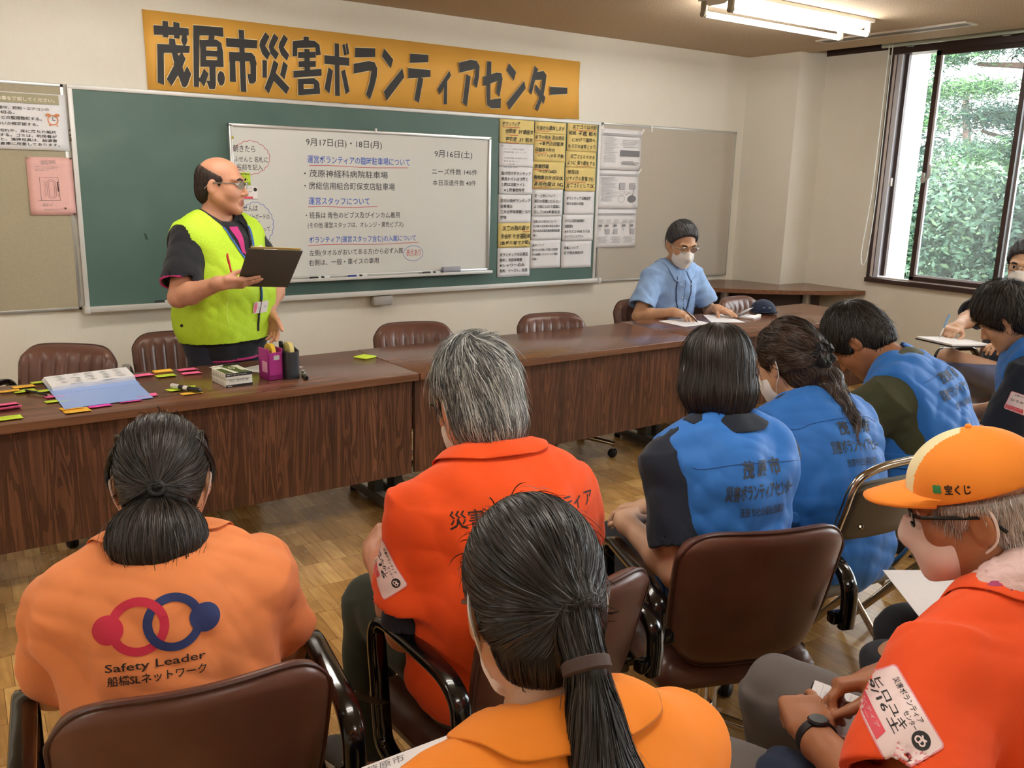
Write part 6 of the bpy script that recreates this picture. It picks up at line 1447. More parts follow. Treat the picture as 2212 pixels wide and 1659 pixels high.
# ------------------------------------------------------------------ man in olive polo bending forward
def person_olive():
    P = Person('man in an olive polo and blue vest bending far forward, seen from the side', (2.93, 1.56, .475), 16, l1=10, l2=32, l3=52, head=(0, 56, 0), size=1.05, sh=.185, b=1.08, skin=M_SKINT)
    P.addhead(); P.arm(-1, (-.10, .52, .10), (-.8, .1, -.5)).hand(-1, (.3, .8, -.5), (.3, 0, -1), (.5, .6, .6, .7)); P.arm(1, (.12, .52, .10), (.8, .1, -.5)).hand(1, (-.3, .8, -.5), (-.3, 0, -1), (.5, .6, .6, .7))
    for sg in (-1, 1): P.leg(sg, (sg*.13, .43, -.01), (sg*.13, .42, -.495))
    P.make(.0048); P.eyes((0, 1, -.3)); P.trousers(fabric('khaki_trousers', '#6c6450', .8)); P.shoe(-1, (0, 1, 0), M_BLACKP, M_RUBBER); P.shoe(1, (0, 1, 0), M_BLACKP, M_RUBBER)
    P.shirt(M_OLIVE, .016, .84, (.072, .085), seed=15, fold=.005, fr=18)
    P.vest(M_VBLUE, .028, .014, .19, hem=-.12, seed=51, fold=.007, neck=.004, arm=.012); vest_print(P, -.02, -.13)
    seam(P, [P.NB+P.L2 @ Vector((x, -.13, -.06)) for x in (-.17, -.08, 0, .08, .17)], pm('vest_seam', '#245fa8', .7))
    side = P.Wp+P.B @ Vector((-.30, .02, -.02)); pocket_flap(P, frame(side, P.B @ Vector((.25, -1, .15)), (0, 0, 1)), .16, .05)
    base = cap_base(P, .010, .012, front=.070, fz=.035, nape=-.075, ear=.03)
    P.hairs('hair', base, lflow(P, whorl(.0, -.055, .105, .5, .3, .8)), H_BLACK2, n=14000, K=8, step=.009, w=.0014, lift=.006, wig=.16, stray=.06, tone=(0, .6)); return P
# ------------------------------------------------------------------ man in navy polo at the right edge
def person_navy():
    P = Person('dark haired man in navy polo and blue vest, name label on sleeve', (3.77, 1.61, .47), 20, l1=0, l2=20, l3=35, head=(0, 38, 0), size=1.0, sh=.178, skin=M_SKIN)
    P.addhead(); P.arm(-1, (-.12, .35, .13), (-.5, -.4, -.6)).hand(-1, (.5, .8, -.1), (.3, 0, -1), (.5, .6, .6, .7)); P.arm(1, (.12, .35, .13), (.7, -.4, -.5)).hand(1, (-.5, .8, -.1), (-.3, 0, -1))
    for sg in (-1, 1): P.leg(sg, (sg*.12, .43, -.01), (sg*.12, .42, -.43))
    P.make(.005); P.eyes((0, 1, -.4)); P.trousers(M_DARKT); P.shoe(-1, (0, 1, 0), M_BLACKP, M_RUBBER); P.shoe(1, (0, 1, 0), M_BLACKP, M_RUBBER)
    o = P.shirt(M_NAVY, .016, .86, (.074, .088), seed=25, fold=.005, fr=18); P.vest(M_VBLUE, .028, .02, .18, hem=-.12, seed=61, fold=.006, neck=.004, arm=.01)
    a, e = P.S[-1], P.E[-1]; dr = (e-a).normalized(); out = P.B @ Vector((-1, -.35, .15)); out = (out-dr*out.dot(dr)).normalized()
    P.child(decal('name_label', label_art(.10, .072, ('ひろゆき',)), LBL, frame(a+dr*.125+out*.16, dr.cross(out)*-1, -dr), bvh_of(o), None, .0012, .008))
    base = cap_base(P, .016, .014, front=.068, fz=.03, nape=-.085, ear=.026)
    P.hairs('hair', base, lflow(P, whorl(.0, -.055, .11, .5, .4, .6)), H_BLACK2, n=12000, K=9, step=.011, w=.0015, lift=.008, wig=.2, stray=.12, tone=(0, .6)); return P
# ------------------------------------------------------------------ man writing by the window
def person_window():
    P = Person('grey haired masked man writing on his knee by the window', (5.02, 2.36, .53), 80, l1=-5, l2=5, l3=10, head=(22, 8, 0), size=1.0, sh=.178, skin=M_SKINL)
    P.addhead(); P.arm(1, (4.42, 2.42, .835), (.2, .8, -.5), True).hand(1, (-1, -.1, -.1), (-.2, .1, -1), (.9, 1.0, 1.1, 1.1), tcurl=.6, world=True); P.arm(-1, (4.55, 2.16, .80), (.2, -.8, -.5), True).hand(-1, (-.95, .35, .05), (-.2, .2, -1), (.4, .5, .5, .6), world=True)
    P.leg(-1, (-.02, .55, .165), (.18, .50, -.23)); P.leg(1, (.10, .48, -.01), (.06, .44, -.45))
    P.make(.005); P.eyes((.1, 1, 0)); P.trousers(M_BLUET, inf=.018); P.shoe(-1, (0, 1, 0), M_BLACKP, M_RUBBER); P.shoe(1, (0, 1, 0), M_BLACKP, M_RUBBER)
    P.shirt(fabric('charcoal_shirt', '#3a3f4a', .8), .016, .8, (.07, .082), seed=35, fold=.005)
    base = cap_base(P, .009, .010, front=.048, fz=.06, nape=-.07, ear=.03); P.hairs('hair', base, lflow(P, whorl(.0, -.05, .10, .5, .3, .8)), H_SP, n=7000, K=8, step=.01, w=.0015, lift=.005, wig=.14, stray=.03, tone=(.2, 1))
    P.glasses(M_GLM); P.mask(M_MASKW); return P
# ------------------------------------------------------------------ man with the orange cap
def person_cap():
    P = Person('man in an orange cap and pink towel writing in a notebook', (1.445, .56, .45), 25, l1=-14, l2=26, l3=40, twist=-36, head=(2, 15, 0), size=1.0, sh=.19, b=1.05, skin=M_SKINT)
    P.addhead(); P.arm(-1, (1.205, .80, .645), (-.7, -.5, -.45), True, ua=.27).hand(-1, (.55, .72, .08), (.1, 0, -1), (.25, .6, .9, 1.0), thumb=(.7, .6, -.1), tcurl=.3, world=True)
    P.arm(1, (1.375, .775, .71), (.6, -.6, -.5), True).hand(1, (-.62, .52, -.2), (-.25, -.45, -.85), (.75, .85, 1.0, 1.1), thumb=(.8, .35, .55), tcurl=.35, world=True); P.rh = list(P.tips); P.rhf = P.hf
    P.leg(1, (.145, .43, .105), (.14, .40, -.355)); P.leg(-1, (-.13, .50, .055), (-.13, .46, -.355))
    P.make(.0042); P.eyes((0, 1, -.5)); P.trousers(M_GREYT, inf=.018, seed=9, fold=.004, fr=18) if False else P.trousers(M_GREYT, inf=.018, seed=9, fold=.004); P.shoe(-1, (0, 1, 0), M_BLACKP, M_RUBBER); P.shoe(1, (0, 1, 0), M_BLACKP, M_RUBBER)
    o = P.shirt(M_ORED2, .018, .78, (.072, .092), seed=71, fold=.006, fr=14, loose=.016, cfall=.055)
    a, e = P.S[-1], P.E[-1]; dr = (e-a).normalized(); out = P.B @ Vector((-.8, -.55, .35)); out = (out-dr*out.dot(dr)).normalized()
    P.child(decal('name_label', label_art(.112, .082, ('ヒロユキ', '9/16 土')), LBL, label_frame(LABC, 56), bvh_of(o), None, .0014, .006, all_=True))
    watch(P, -1, pm('black_watch_strap', '#17181b', .5), pm('watch_dial', '#26282c', .2, .3), .032)
    # towel round the neck
    tw = [E_(P.NB+P.L3 @ Vector((x, y, zz)), (.035, .036, .034), None, .03) for x, y, zz in [(.085*sin(a), -.075*cos(a)+.005, .035-.03*(1-cos(a))) for a in [radians(d) for d in range(-130, 131, 13)]]]
    tw.append(N_(.0022, 120, 4)); tw.append(N_(.0015, 260, 5)); t = P.sol('towel', tw, pm('pink_towel', '#e8c9c6', .95, sheen=.2, bump=.6, bscale=500), .004)
    g = MB(); text_into(g, 'Y &', -.05, .045, -.02, .026, .03); P.child(decal('towel_print', g, pm('towel_magenta', '#b04a76', .9), label_frame(TOWC, 60, 25, 32), bvh_of(t), None, .002, .006))
    base = cap_base(P, .008, .0, front=.06, fz=.02, nape=-.085, ear=.032, side=.002)+[P_(P.h(0, 0, .034), P.HF @ Vector((0, .10, 1)), .004)]
    P.hairs('hair', base, lflow(P, whorl(.0, -.03, .14, .2, .9)), H_SALT, fringe=True, n=12000, K=6, step=.007, w=.001, lift=.003, wig=.12, stray=.03)
    # cap: dome, cream front, peak, rear strap
    z = P.hs; M_CAP = fabric('cap_orange', '#f7922f', .75); M_CAPC = fabric('cap_cream', '#ece2b4', .8)
    cp = [E_(P.h(0, -.008, .045), (.093*z, .112*z, .098*z), P.HF, .02), P_(P.h(0, -.01, .042), P.HF @ Vector((0, -.16, -1)), .004), E_(P.h(0, -.115, .03), (.045*z, .04*z, .038*z), P.HF, .004, '-')]
    c = P.sol('cap', cp, [M_CAP, M_CAPC], .0035); Ri = np.array(P.HF, F4)
    def crm(q): l = ((q-A3(P.HC)) @ Ri)/z; return (l[:, 1] > .005+0*l[:, 2]) & (np.abs(l[:, 0]) < .020+.028*np.clip(l[:, 1]/.09, 0, 1.2))
    paint(c, crm, 1)
    pk = MB(); v = []; n, m = 24, 6
    for j in range(m+1):
        for i in range(n+1):
            u = -1+2*i/n; r = j/m; x = u*(.082-.006*r); yb = math.sqrt(max(0, 1-(x/.094)**2))*.108-.010; ext = .078*math.sqrt(max(0, 1-abs(u)**3.2))*r
            v.append(P.h(x, yb+ext, .050-.012*u*u*(.6+.4*r)-.010*r*r))
    pk.add(v, [(j*(n+1)+i, j*(n+1)+i+1, (j+1)*(n+1)+i+1, (j+1)*(n+1)+i) for j in range(m) for i in range(n)]); po = pk.build('peak', M_CAP); s = po.modifiers.new('s', 'SOLIDIFY'); s.thickness = .004; s.offset = 0; po.parent = c
    sm = MB()
    for sg in (-1, 1): sm.tube([P.h(sg*.094*cos(a)*.55, -.008-.0*a+.112*.0+.06*cos(a)*-.2, .045+.0985*sin(a)) for a in [pi/2*i/10 for i in range(10, 2, -1)]], .0012, 5)
    sm.sphere(P.h(0, -.008, .144), .006*z, 10, P.HF); bo = sm.build('top_button', M_CAP); bo.parent = c
    st = MB(); st.tube([P.h(.044*sin(a), -.012-.1115*cos(a*.42)*1.0, .036) for a in [radians(d) for d in range(-100, 101, 20)]], .008, 8, flat=.3); so = st.build('strap', M_CAP); so.parent = c
    g = MB(); g.mat(1); text_into(g, '宝くじ', -.012, .028, -.0085, .008, .03); g.mat(0)
    for k in range(4): disc_into(g, -.024+.0042*cos(pi/4+pi/2*k), .0042*sin(pi/4+pi/2*k), .0042, .0042, 0, 12)
    l = P.child(decal('cap_print', g, [pm('clover_green', '#3d8f55', .6), M_PRB], frame(P.h(-.16, .035, .062), P.HF @ Vector((-.15, -1, 0)), P.HF @ Vector((0, 0, 1))), bvh_of(c), None, .001, .005))
    P.glasses(M_GLF, w=.026, hgt=.017, r=.0018); P.mask(fabric('pink_white_mask', '#ecdcd6', .8, .05)); return P
# ------------------------------------------------------------------ only the knee of a further neighbour shows
def person_edge():
    P = Person('person in dark jeans cut off at the right edge, one knee showing', (2.02, .60, .50), 33, l1=0, l2=8, l3=12, size=1.0)
    P.addhead(); P.arm(-1, (-.02, .18, .12), (-.7, -.3, -.4)).hand(-1, (.9, .3, -.1), (.2, 0, -1)); P.arm(1, (.14, .2, .12), (.7, -.3, -.4)).hand(1, (-.6, .6, -.1), (-.2, 0, -1))
    P.leg(-1, (-.13, .46, .075), (-.13, .44, -.42)); P.leg(1, (.14, .43, .02), (.14, .42, -.42)); P.make(.007); P.trousers(M_DARKT, inf=.016); P.shirt(M_NAVY, vox=.007); P.shoe(-1, (0, 1, 0), M_BLACKP, M_RUBBER); P.shoe(1, (0, 1, 0), M_BLACKP, M_RUBBER)
    P.hairs('hair', cap_base(P), lflow(P, whorl(0, -.05, .1)), H_BLACK, vox=.006, n=1500); return P
# ------------------------------------------------------------------ outside the window
tag(MB().box((6.95, 4.62, 1.4), (.70, .30, 6.0)).build('wall_outside', pm('white_render', '#efe9e2', .9, bump=.5, bscale=60), None, smooth=False), kind='structure')
tag(MB().box((7.0, 1.5, 2.72), (.86, 9.0, .14)).build('trim_3', pm('soffit', '#d9cbb8', .9), None, smooth=False), kind='structure')
tag(MB().box((26, 4, -1.25), (38, 60, .1)).build('ground', pm('garden_soil', '#6f6a58', .95, noise=.3, nscale=1.5), None, smooth=False), kind='structure')
def leaves(name, pads, n, size, mats, parent, seed, needle=False, rag=.55):
    rs = np.random.RandomState(seed); V = []; Fa = []; mi = []; tot = sum(p[3]*p[4]*p[5] for p in pads)
    for (x, y, z, rx, ry, rz, m) in pads:
        k = int(n*rx*ry*rz/tot)+20; d = rs.normal(size=(k, 3)); d /= np.linalg.norm(d, axis=1, keepdims=True); r = rs.rand(k, 1)**.42*(1+rag*.9*np.sin(d[:, :1]*6+d[:, 1:2]*8+x*3)*np.sin(d[:, 2:3]*7+y*5)+rag*.3*rs.normal(size=(k, 1)))
        c = np.array((x, y, z))+d*r*np.array((rx, ry, rz)); a = rs.normal(size=(k, 3)); a[:, 2] *= .6; a /= np.linalg.norm(a, axis=1, keepdims=True); b = np.cross(a, rs.normal(size=(k, 3))); b /= np.linalg.norm(b, axis=1, keepdims=True)
        s = size*(.6+.8*rs.rand(k, 1)); w = s*(.13 if needle else .42)
        q = np.stack([c-a*s, c+b*w, c+a*s, c-b*w], 1); base = len(V)*4; V += list(q); Fa += [(base+4*i, base+4*i+1, base+4*i+2, base+4*i+3) for i in range(k)]
        mi += [m if rs.rand() < .75 else (m+1) % len(mats) for _ in range(k)]
    o = mesh_obj(name, np.concatenate(V).astype(F4), np.array(Fa, np.int32), mats, parent, False, 0); o.data.polygons.foreach_set('material_index', mi); return o
LG = [pm('pine_dark', '#2c443a', .8), pm('pine_mid', '#3d5c48', .8), pm('pine_light', '#5f8752', .8)]; LB = [pm('leaf_dark', '#2e4839', .6), pm('leaf_mid', '#41604a', .6), pm('leaf_light', '#64805c', .6)]
M_BARK = pm('bark', '#5f4a42', .9, noise=.3, nscale=25)
def tree(name, label, x, y, pads, n, size, mats, trunk, seed, needle, group='trees outside the window'):
    t = thing(name, label, 'tree', (x, y, -1.2), 0, group); g = MB()
    for pts, r in trunk: g.tube(spline(pts, 5), [r*(1-.6*i/(5*(len(pts)-1))) for i in range(5*(len(pts)-1)+1)], 8)
    g.build('trunk', M_BARK, t, M=local(t)); o = leaves('foliage', pads, n, size, mats, t, seed, needle); o.data.transform(local(t)); return t
tree('pine_tree', 'pine tree with flat layered boughs outside the window', 10.6, 5.0, [
    (10.3, 6.15, 3.05, .6, .6, .16, 1), (10.4, 5.75, 2.66, .5, .55, .13, 2), (10.6, 5.55, 2.36, .7, .62, .16, 0), (10.2, 6.3, 2.3, .4, .4, .12, 2), (10.7, 5.1, 2.22, .6, .5, .15, 0), (10.5, 5.3, 1.98, .7, .7, .13, 1), (10.3, 5.6, 1.83, .5, .5, .1, 2), (10.8, 4.75, 1.95, .6, .45, .15, 0),
    (10.9, 5.0, 3.1, .8, .7, .15, 0), (10.8, 4.4, 2.9, .6, .5, .2, 0), (10.6, 5.6, 3.25, .8, .9, .15, 0), (10.7, 6.9, 2.7, .7, .7, .2, 1), (10.7, 3.9, 2.3, .7, .6, .2, 1), (10.9, 7.3, 2.0, .7, .7, .2, 0), (10.9, 3.3, 2.8, .7, .7, .25, 0)], 60000, .045, LG,
    [([(10.9, 4.6, -1.2), (10.9, 4.7, .6), (10.8, 4.75, 1.8), (10.7, 4.9, 2.7), (10.5, 5.3, 3.3)], .13), ([(10.75, 4.85, 2.55), (10.7, 5.2, 2.85), (10.6, 5.9, 2.95)], .06), ([(10.8, 4.75, 2.3), (10.7, 4.5, 2.7), (10.6, 4.2, 2.75)], .05), ([(10.8, 4.75, 1.7), (10.7, 5.2, 2.0), (10.5, 5.7, 2.2)], .05)], 3, True)
tree('broadleaf_tree', 'leafy green broadleaf tree filling the lower half of the window view', 9.4, 5.0, [
    (9.5, 5.6, 1.15, .7, .6, .5, 0), (9.3, 5.0, 1.25, .7, .5, .42, 1), (9.6, 4.5, 1.2, .7, .55, .5, 0), (9.2, 5.3, .75, .6, .6, .45, 1), (9.4, 6.1, .7, .6, .5, .5, 0), (9.3, 4.6, .65, .6, .5, .4, 1), (9.5, 5.1, 1.6, .5, .4, .2, 2), (9.6, 3.8, 1.0, .7, .6, .6, 0), (9.6, 6.9, .9, .7, .6, .6, 0), (9.6, 3.0, 1.2, .8, .7, .7, 1)], 56000, .036, LB,
    [([(9.5, 5.0, -1.2), (9.5, 5.05, 0), (9.4, 5.2, 1.0)], .07), ([(9.5, 5.05, 0), (9.5, 4.6, .7), (9.5, 4.4, 1.2)], .05)], 5, False)
tree('garden_shrub', 'pale green shrub low behind the window sill', 8.7, 5.0, [(8.8, 5.2, .3, .5, .5, .35, 1), (8.6, 4.7, .2, .5, .45, .3, 2), (8.7, 5.7, .25, .5, .4, .3, 0), (8.9, 4.0, .2, .6, .5, .35, 1), (8.9, 6.4, .2, .6, .5, .3, 1)], 22000, .034, LB, [([(8.8, 5.0, -1.2), (8.8, 5.0, -.3), (8.8, 5.1, .3)], .03)], 8, False)
tree('conifer_tree', 'distant grey green conifer behind the pine', 14.5, 8.0, [(14.5, 8.6, 1.6, 1.2, 1.2, 1.6, 0), (14.5, 7.2, .8, 1.2, 1.0, 1.4, 1), (14.8, 6.2, 1.2, 1.2, .9, 1.3, 0), (15, 9.8, 2.2, 1.2, 1.0, 1.6, 0)], 12000, .10, LG, [([(14.5, 8.0, -1.2), (14.5, 8.0, 1.5), (14.5, 8.2, 3)], .12)], 9, True)

# ------------------------------------------------------------------ things on the left table
TZ = .7005
NC = {'lime': pm('note_lime', '#c9e33a', .65), 'pink': pm('note_pink', '#f2679a', .65), 'orange': pm('note_orange', '#f7bf3c', .65), 'mag': pm('note_magenta', '#f04fb0', .65)}
GN = 'sticky notes on the left table'
def note(label, x, y, col, rz, w=.076, d=.076, z=0, n=1, curl=.004, scr=False):
    o = thing('sticky_note', label, 'sticky note', (x, y, TZ+z), R_(rz), GN)
    v = []; f = []; m = 5
    for i in range(m+1):
        for j in range(m+1):
            u, w_ = i/m-.5, j/m-.5; v.append((u*w, w_*d, .0008+.0012*n+curl*max(0, -w_+.1)**2*3))
    f = [(i*(m+1)+j, (i+1)*(m+1)+j, (i+1)*(m+1)+j+1, i*(m+1)+j+1) for i in range(m) for j in range(m)]
    ob = mesh_obj('leaf', v, f, NC[col], o); s = ob.modifiers.new('s', 'SOLIDIFY'); s.thickness = .0004+.0012*n; s.offset = -1
    if scr:
        g = MB()
        for k in range(2): scribble_into(g, -w*.36, w*.3, d*(.08-.2*k), d*.11, .0011, k+int(x*100), .0012+.0012*n+curl*.5)
        g.build('scribble', pm('note_ink', '#6b5a30', .7), o, smooth=False)
    return o
note('orange note with scribbled writing left of the folder, above a lime note', .39, 3.905, 'orange', 6, scr=True, d=.06)
note('orange note cut by the left picture edge beside the scribbled orange note', .335, 3.85, 'orange', 4, w=.07, d=.05, scr=True)
note('lime note with writing partly under the black ballpoint pen', .385, 3.825, 'lime', 8, d=.06, scr=True)
note('pink note under the tip of the black ballpoint pen', .465, 3.685, 'pink', 6, w=.06, d=.06)
note('lime note peeking out behind the left edge of the open folder', .462, 3.79, 'lime', 4, d=.05)
note('lime note under the lower left corner of the blue folder', .462, 3.60, 'lime', 5, d=.05)
note('small lime note peeking out behind the far left corner of the folder papers', .46, 3.955, 'lime', 3, d=.05)
note('orange note with writing in front of the blue folder', .50, 3.42, 'orange', 2, w=.085, d=.075, scr=True)
note('orange note tucked under the front edge of the blue folder', .49, 3.465, 'orange', 4, w=.075, d=.05)
note('bright pink note in front of the middle of the blue folder', .583, 3.45, 'mag', 4, d=.05)
note('pink note under the right front edge of the blue folder', .692, 3.475, 'mag', 3, d=.05)
note('pink note tucked under the right corner of the blue folder', .765, 3.535, 'pink', -6, d=.06)
note('pink note right of the folder papers at the table back edge', .835, 3.90, 'pink', 8, d=.06)
note('thin yellow note pad lying at the table back edge', .925, 3.94, 'orange', 2, d=.04, n=4, curl=0)
note('lime note with writing before the yellow pad', .915, 3.845, 'lime', 0, d=.06, scr=True)
note('pink note at the table back edge, farther of the overlapping pair', 1.025, 3.925, 'pink', 4, d=.06)
note('pink note before the other pink one near the marker box', 1.02, 3.845, 'pink', 2, d=.055)
note('lime note under the cap end of the black marker', .892, 3.575, 'lime', 12, d=.06)
note('lime note under the middle of the black marker', .935, 3.59, 'lime', -14, w=.06, d=.06)
note('orange note under the tip of the black marker', .92, 3.485, 'orange', 5, d=.05)
note('pink note at the left picture edge, farther of the curled pair', .30, 3.625, 'pink', 6, d=.06, curl=.008)
note('pink curled note at the left picture edge, nearer of the pair', .30, 3.555, 'pink', 10, d=.05, curl=.014)
note('lime note with writing at the left picture edge in front of the curled pink pair', .285, 3.425, 'lime', 2, w=.085, d=.07, scr=True)
note('thick lime sticky note block alone near the joint of the two tables', 1.82, 3.815, 'lime', 24, n=5, curl=0)
def quadprism(mb, q, z0, z1): return mb.prism(q[::-1] if sum((q[(i+1) % 4][0]-q[i][0])*(q[(i+1) % 4][1]+q[i][1]) for i in range(4)) > 0 else q, z0, z1)
fo = thing('clear_folder', 'open pale blue folder on the left table', 'folder', (.63, 3.7, TZ))
fq = [(.466, 3.455), (.776, 3.478), (.787, 4.0), (.462, 3.955)]
quadprism(MB(), [(x-.63, y-3.7) for x, y in fq], .003, .005).build('cover', pm('folder_blue', '#96b3ec', .35), fo)
quadprism(MB(), [(x-.63, y-3.7) for x, y in [(.462, 3.70), (.785, 3.73), (.787, 4.0), (.462, 3.955)]], .005, .006).build('back_cover', pm('folder_blue', '#96b3ec', .35), fo)
st = thing('paper_stack', 'stack of printed white papers lying in the open blue folder', 'papers', (.62, 3.87, TZ+.0062))
for k in range(4): quadprism(MB(), [(x-.62+.003*k, y-3.87+.003*(k % 2)) for x, y in [(.472-.004*k, 3.757), (.787-.004*k, 3.81), (.783, 4.0), (.46, 3.955)]], .004*k, .004*k+.0036).build('sheet', M_PAPER, st)
g = MB()
for r in range(3):
    for c_ in range(5): greeked(g, -.12+.055*c_, -.08+.055*c_, -.065+.055*r+.006*c_, -.03+.055*r+.006*c_, .008, r*7+c_, .003)
g.build('print', M_INKL, st, smooth=False).location.z = .0166
o = MB().tube([(-.08, -.095, .0172), (-.035, -.089, .0172)], .006, 6, flat=.1).tube([(.04, -.08, .0172), (.085, -.074, .0172)], .006, 6, flat=.1).build('grey_label', M_INKL, st)
def pen(label, tip, end, col, r=.0045, grip=None, clipc=None, name='ballpoint_pen', parts=True):
    tip, end = Vector(tip), Vector(end); d = end-tip; L = d.length; q = frame(tip, d.orthogonal(), d.cross(d.orthogonal())); o = thing(name, label, 'pen', tip)
    Q = Matrix.Translation(-tip) @ q
    if (Q.to_3x3() @ Vector((0, 0, 1))).dot(d) < 0: Q = Q @ Matrix.Rotation(pi, 4, 'X')
    MB().lathe([(.0009, 0), (.003, .012)], 10, Q).build('tip', M_ALU, o)
    MB().lathe([(.003, .012), (r, .018), (r, L*.42)], 12, Q).build('grip', grip or M_RUBBER, o)
    MB().lathe([(r*.95, L*.42), (r, L*.44), (r, L*.96), (r*.6, L)], 12, Q).build('barrel', col, o)
    MB().box((0, r+.001, L*.80), (.004, .002, L*.28), bev=.0008).build('clip', clipc or col, o, M=Q); return o
bk = pm('pen_black', '#17181a', .3)
pen('black ballpoint pen on the notes left of the blue folder', (.452, 3.68, TZ+.0075), (.383, 3.80, TZ+.0105), bk, clipc=M_ALU)
marker('black double ended marker lying on lime and orange notes', (.912, 3.535, TZ+.0135), R_(118), '#17181a', '#d9d9d6', L=.155, r=.0095)
marker('black marker lying right of the black tape dispenser', (1.415, 3.56, TZ+.0095), R_(75), '#17181a', '#d9d9d6', L=.14, r=.0085)
pen('white capped pen behind the marker box', (1.11, 3.895, TZ+.0075), (1.255, 3.91, TZ+.0075), bk, grip=M_WHITEPL, name='capped_pen')
dq = [(1.20, 3.83), (1.30, 3.70), (1.485, 3.75), (1.39, 3.905)]
o = thing('paper_sheet', 'printed white sheet lying behind the tape dispensers', 'paper', (1.34, 3.8, TZ)); quadprism(MB(), [(x-1.34, y-3.8) for x, y in dq], .0, .0006).build('sheet', M_PAPER, o)
g = MB(); greeked(g, -.09, .07, -.06, .05, .012, 3, .004); g.build('print', M_INKL, o, smooth=False).location.z = .0009
# marker boxes, wrapped
bx = thing('marker_box', 'white and green boxes of black markers wrapped together on the left table', 'box', (1.115, 3.595, TZ), R_(5))
for k in range(2): MB().box((0, .0, .0142+.0285*k), (.112, .145, .0275), bev=.0012).build('carton', pm('carton_white', '#e9e9df', .45), bx)
g = MB(); rect_into(g, -.056, .056, -.0, .0095); rect_into(g, -.056, .056, .043, .0565); FR = frame((0, -.0732, 0), (1, 0, 0), (0, 0, 1))
g.build('black_band', pm('band_black', '#1d1e1c', .5), bx, smooth=False, M=FR)
g = MB(); text_into(g, '油性マーカー ハイマッキー', -.052, .035, .0462, .0535, .02, z=.0004); text_into(g, 'ZEBRA', -.05, -.03, .002, .0065, .02, z=.0004); g.build('white_print', M_WHITEPL, bx, smooth=False, M=FR)
g = MB(); text_into(g, 'MO-150-MC-BK', -.04, .043, .02, .033, .0, z=.0004); g.build('grey_print', M_INKG, bx, smooth=False, M=FR)
g = MB(); g.add([(-.02, .0725, 0), (.02, .0725, 0), (.05, -.072, 0), (.0, -.072, 0)][::-1], [(0, 1, 2, 3)]); g.add([(-.055, .03, 0), (-.03, .03, 0), (-.02, -.07, 0), (-.055, -.07, 0)][::-1], [(0, 1, 2, 3)]); go = g.build('green_panel', pm('carton_green', '#43502a', .5), bx, smooth=False); go.location.z = .0574
g = MB(); disc_into(g, .008, .02, .012, .022, 0, 24, .7); disc_into(g, .034, -.01, .008, .03); wo = g.build('oval_print', M_WHITEPL, bx, smooth=False); wo.location.z = .0578
g = MB()
for k in range(2):
    for j in range(6): line_into(g, [(-.066+.022*j, .006+.0285*k), (-.066+.022*j, .022+.0285*k)], .004)
g.build('side_print', M_INKL, bx, smooth=False, M=frame((-.0563, 0, 0), (0, -1, 0), (0, 0, 1)))
def dispenser(label, x, y, rz, w, d, hh, mat, tape, curve):
    o = thing('tape_dispenser', label, 'tape dispenser', (x, y, TZ), R_(rz))
    if not curve:
        g = MB().box((0, -d/2+.004, hh*.44), (w, .008, hh*.88)).box((-w/2+.003, 0, hh/2), (.006, d, hh)).box((w/2-.003, 0, hh/2), (.006, d, hh)).box((0, d/2-.012, hh*.3), (w, .02, hh*.6)).box((0, 0, .012), (w, d, .024)); g.build('body', mat, o, bevel=.0015)
        MB().box((.004, -d/2-.0008, hh*.72), (w*.4, .001, hh*.14)).build('sticker', M_ALUP, o, smooth=False); MB().box((-w/2-.0008, -.01, hh*.42), (.001, d*.5, hh*.34)).build('pale_label', pm('pale_pink_film', '#e3a8c4', .4), o, smooth=False)
    else:
        p = [(sx*(w/2-.016)+.016*cos(a), sy*(d/2-.016)+.016*sin(a)) for sx, sy, a0 in ((1, 1, 0), (-1, 1, pi/2), (-1, -1, pi), (1, -1, 3*pi/2)) for a in [a0+pi/2*i/6 for i in range(7)]]
        n = len(p); v = [(x_, y_, 0) for x_, y_ in p]+[(x_, y_, hh*(.92+.08*y_/d*2)) for x_, y_ in p]+[(x_*.8, y_*.8, hh*(.92+.08*y_/d*2)) for x_, y_ in p]+[(x_*.8, y_*.8, hh*.4) for x_, y_ in p]
        MB().add(v, [(j*n+i, j*n+(i+1) % n, (j+1)*n+(i+1) % n, (j+1)*n+i) for j in range(3) for i in range(n)]+[tuple(range(3*n, 4*n))]).build('body', mat, o, sharp=50); MB().box((0, 0, .006), (w*.9, d*.9, .01), bev=.003).build('base_pad', M_RUBBER, o)
        MB().box((-w*.38, d*.3, hh*1.03), (.012, .02, .03), bev=.003).build('cutter', M_RUBBER, o)
    q = Matrix.Translation((0, .004, hh*.86)) @ Matrix.Rotation(pi/2, 4, 'Y')
    MB().lathe([(.020, -.009), (.036, -.009), (.036, .009), (.020, .009), (.020, -.009)], 28, q).build('tape_roll', tape, o); return o
dispenser('magenta tape dispenser with a yellow tape roll on the left table', 1.283, 3.60, 8, .066, .085, .132, pm('magenta_plastic', '#b03088', .4), pm('tape_yellow', '#e6c040', .3), False)
dispenser('black rounded tape dispenser beside the magenta one', 1.358, 3.585, 6, .062, .085, .135, pm('black_plastic', '#34363a', .45), pm('tape_cream', '#e9d98e', .3), True)

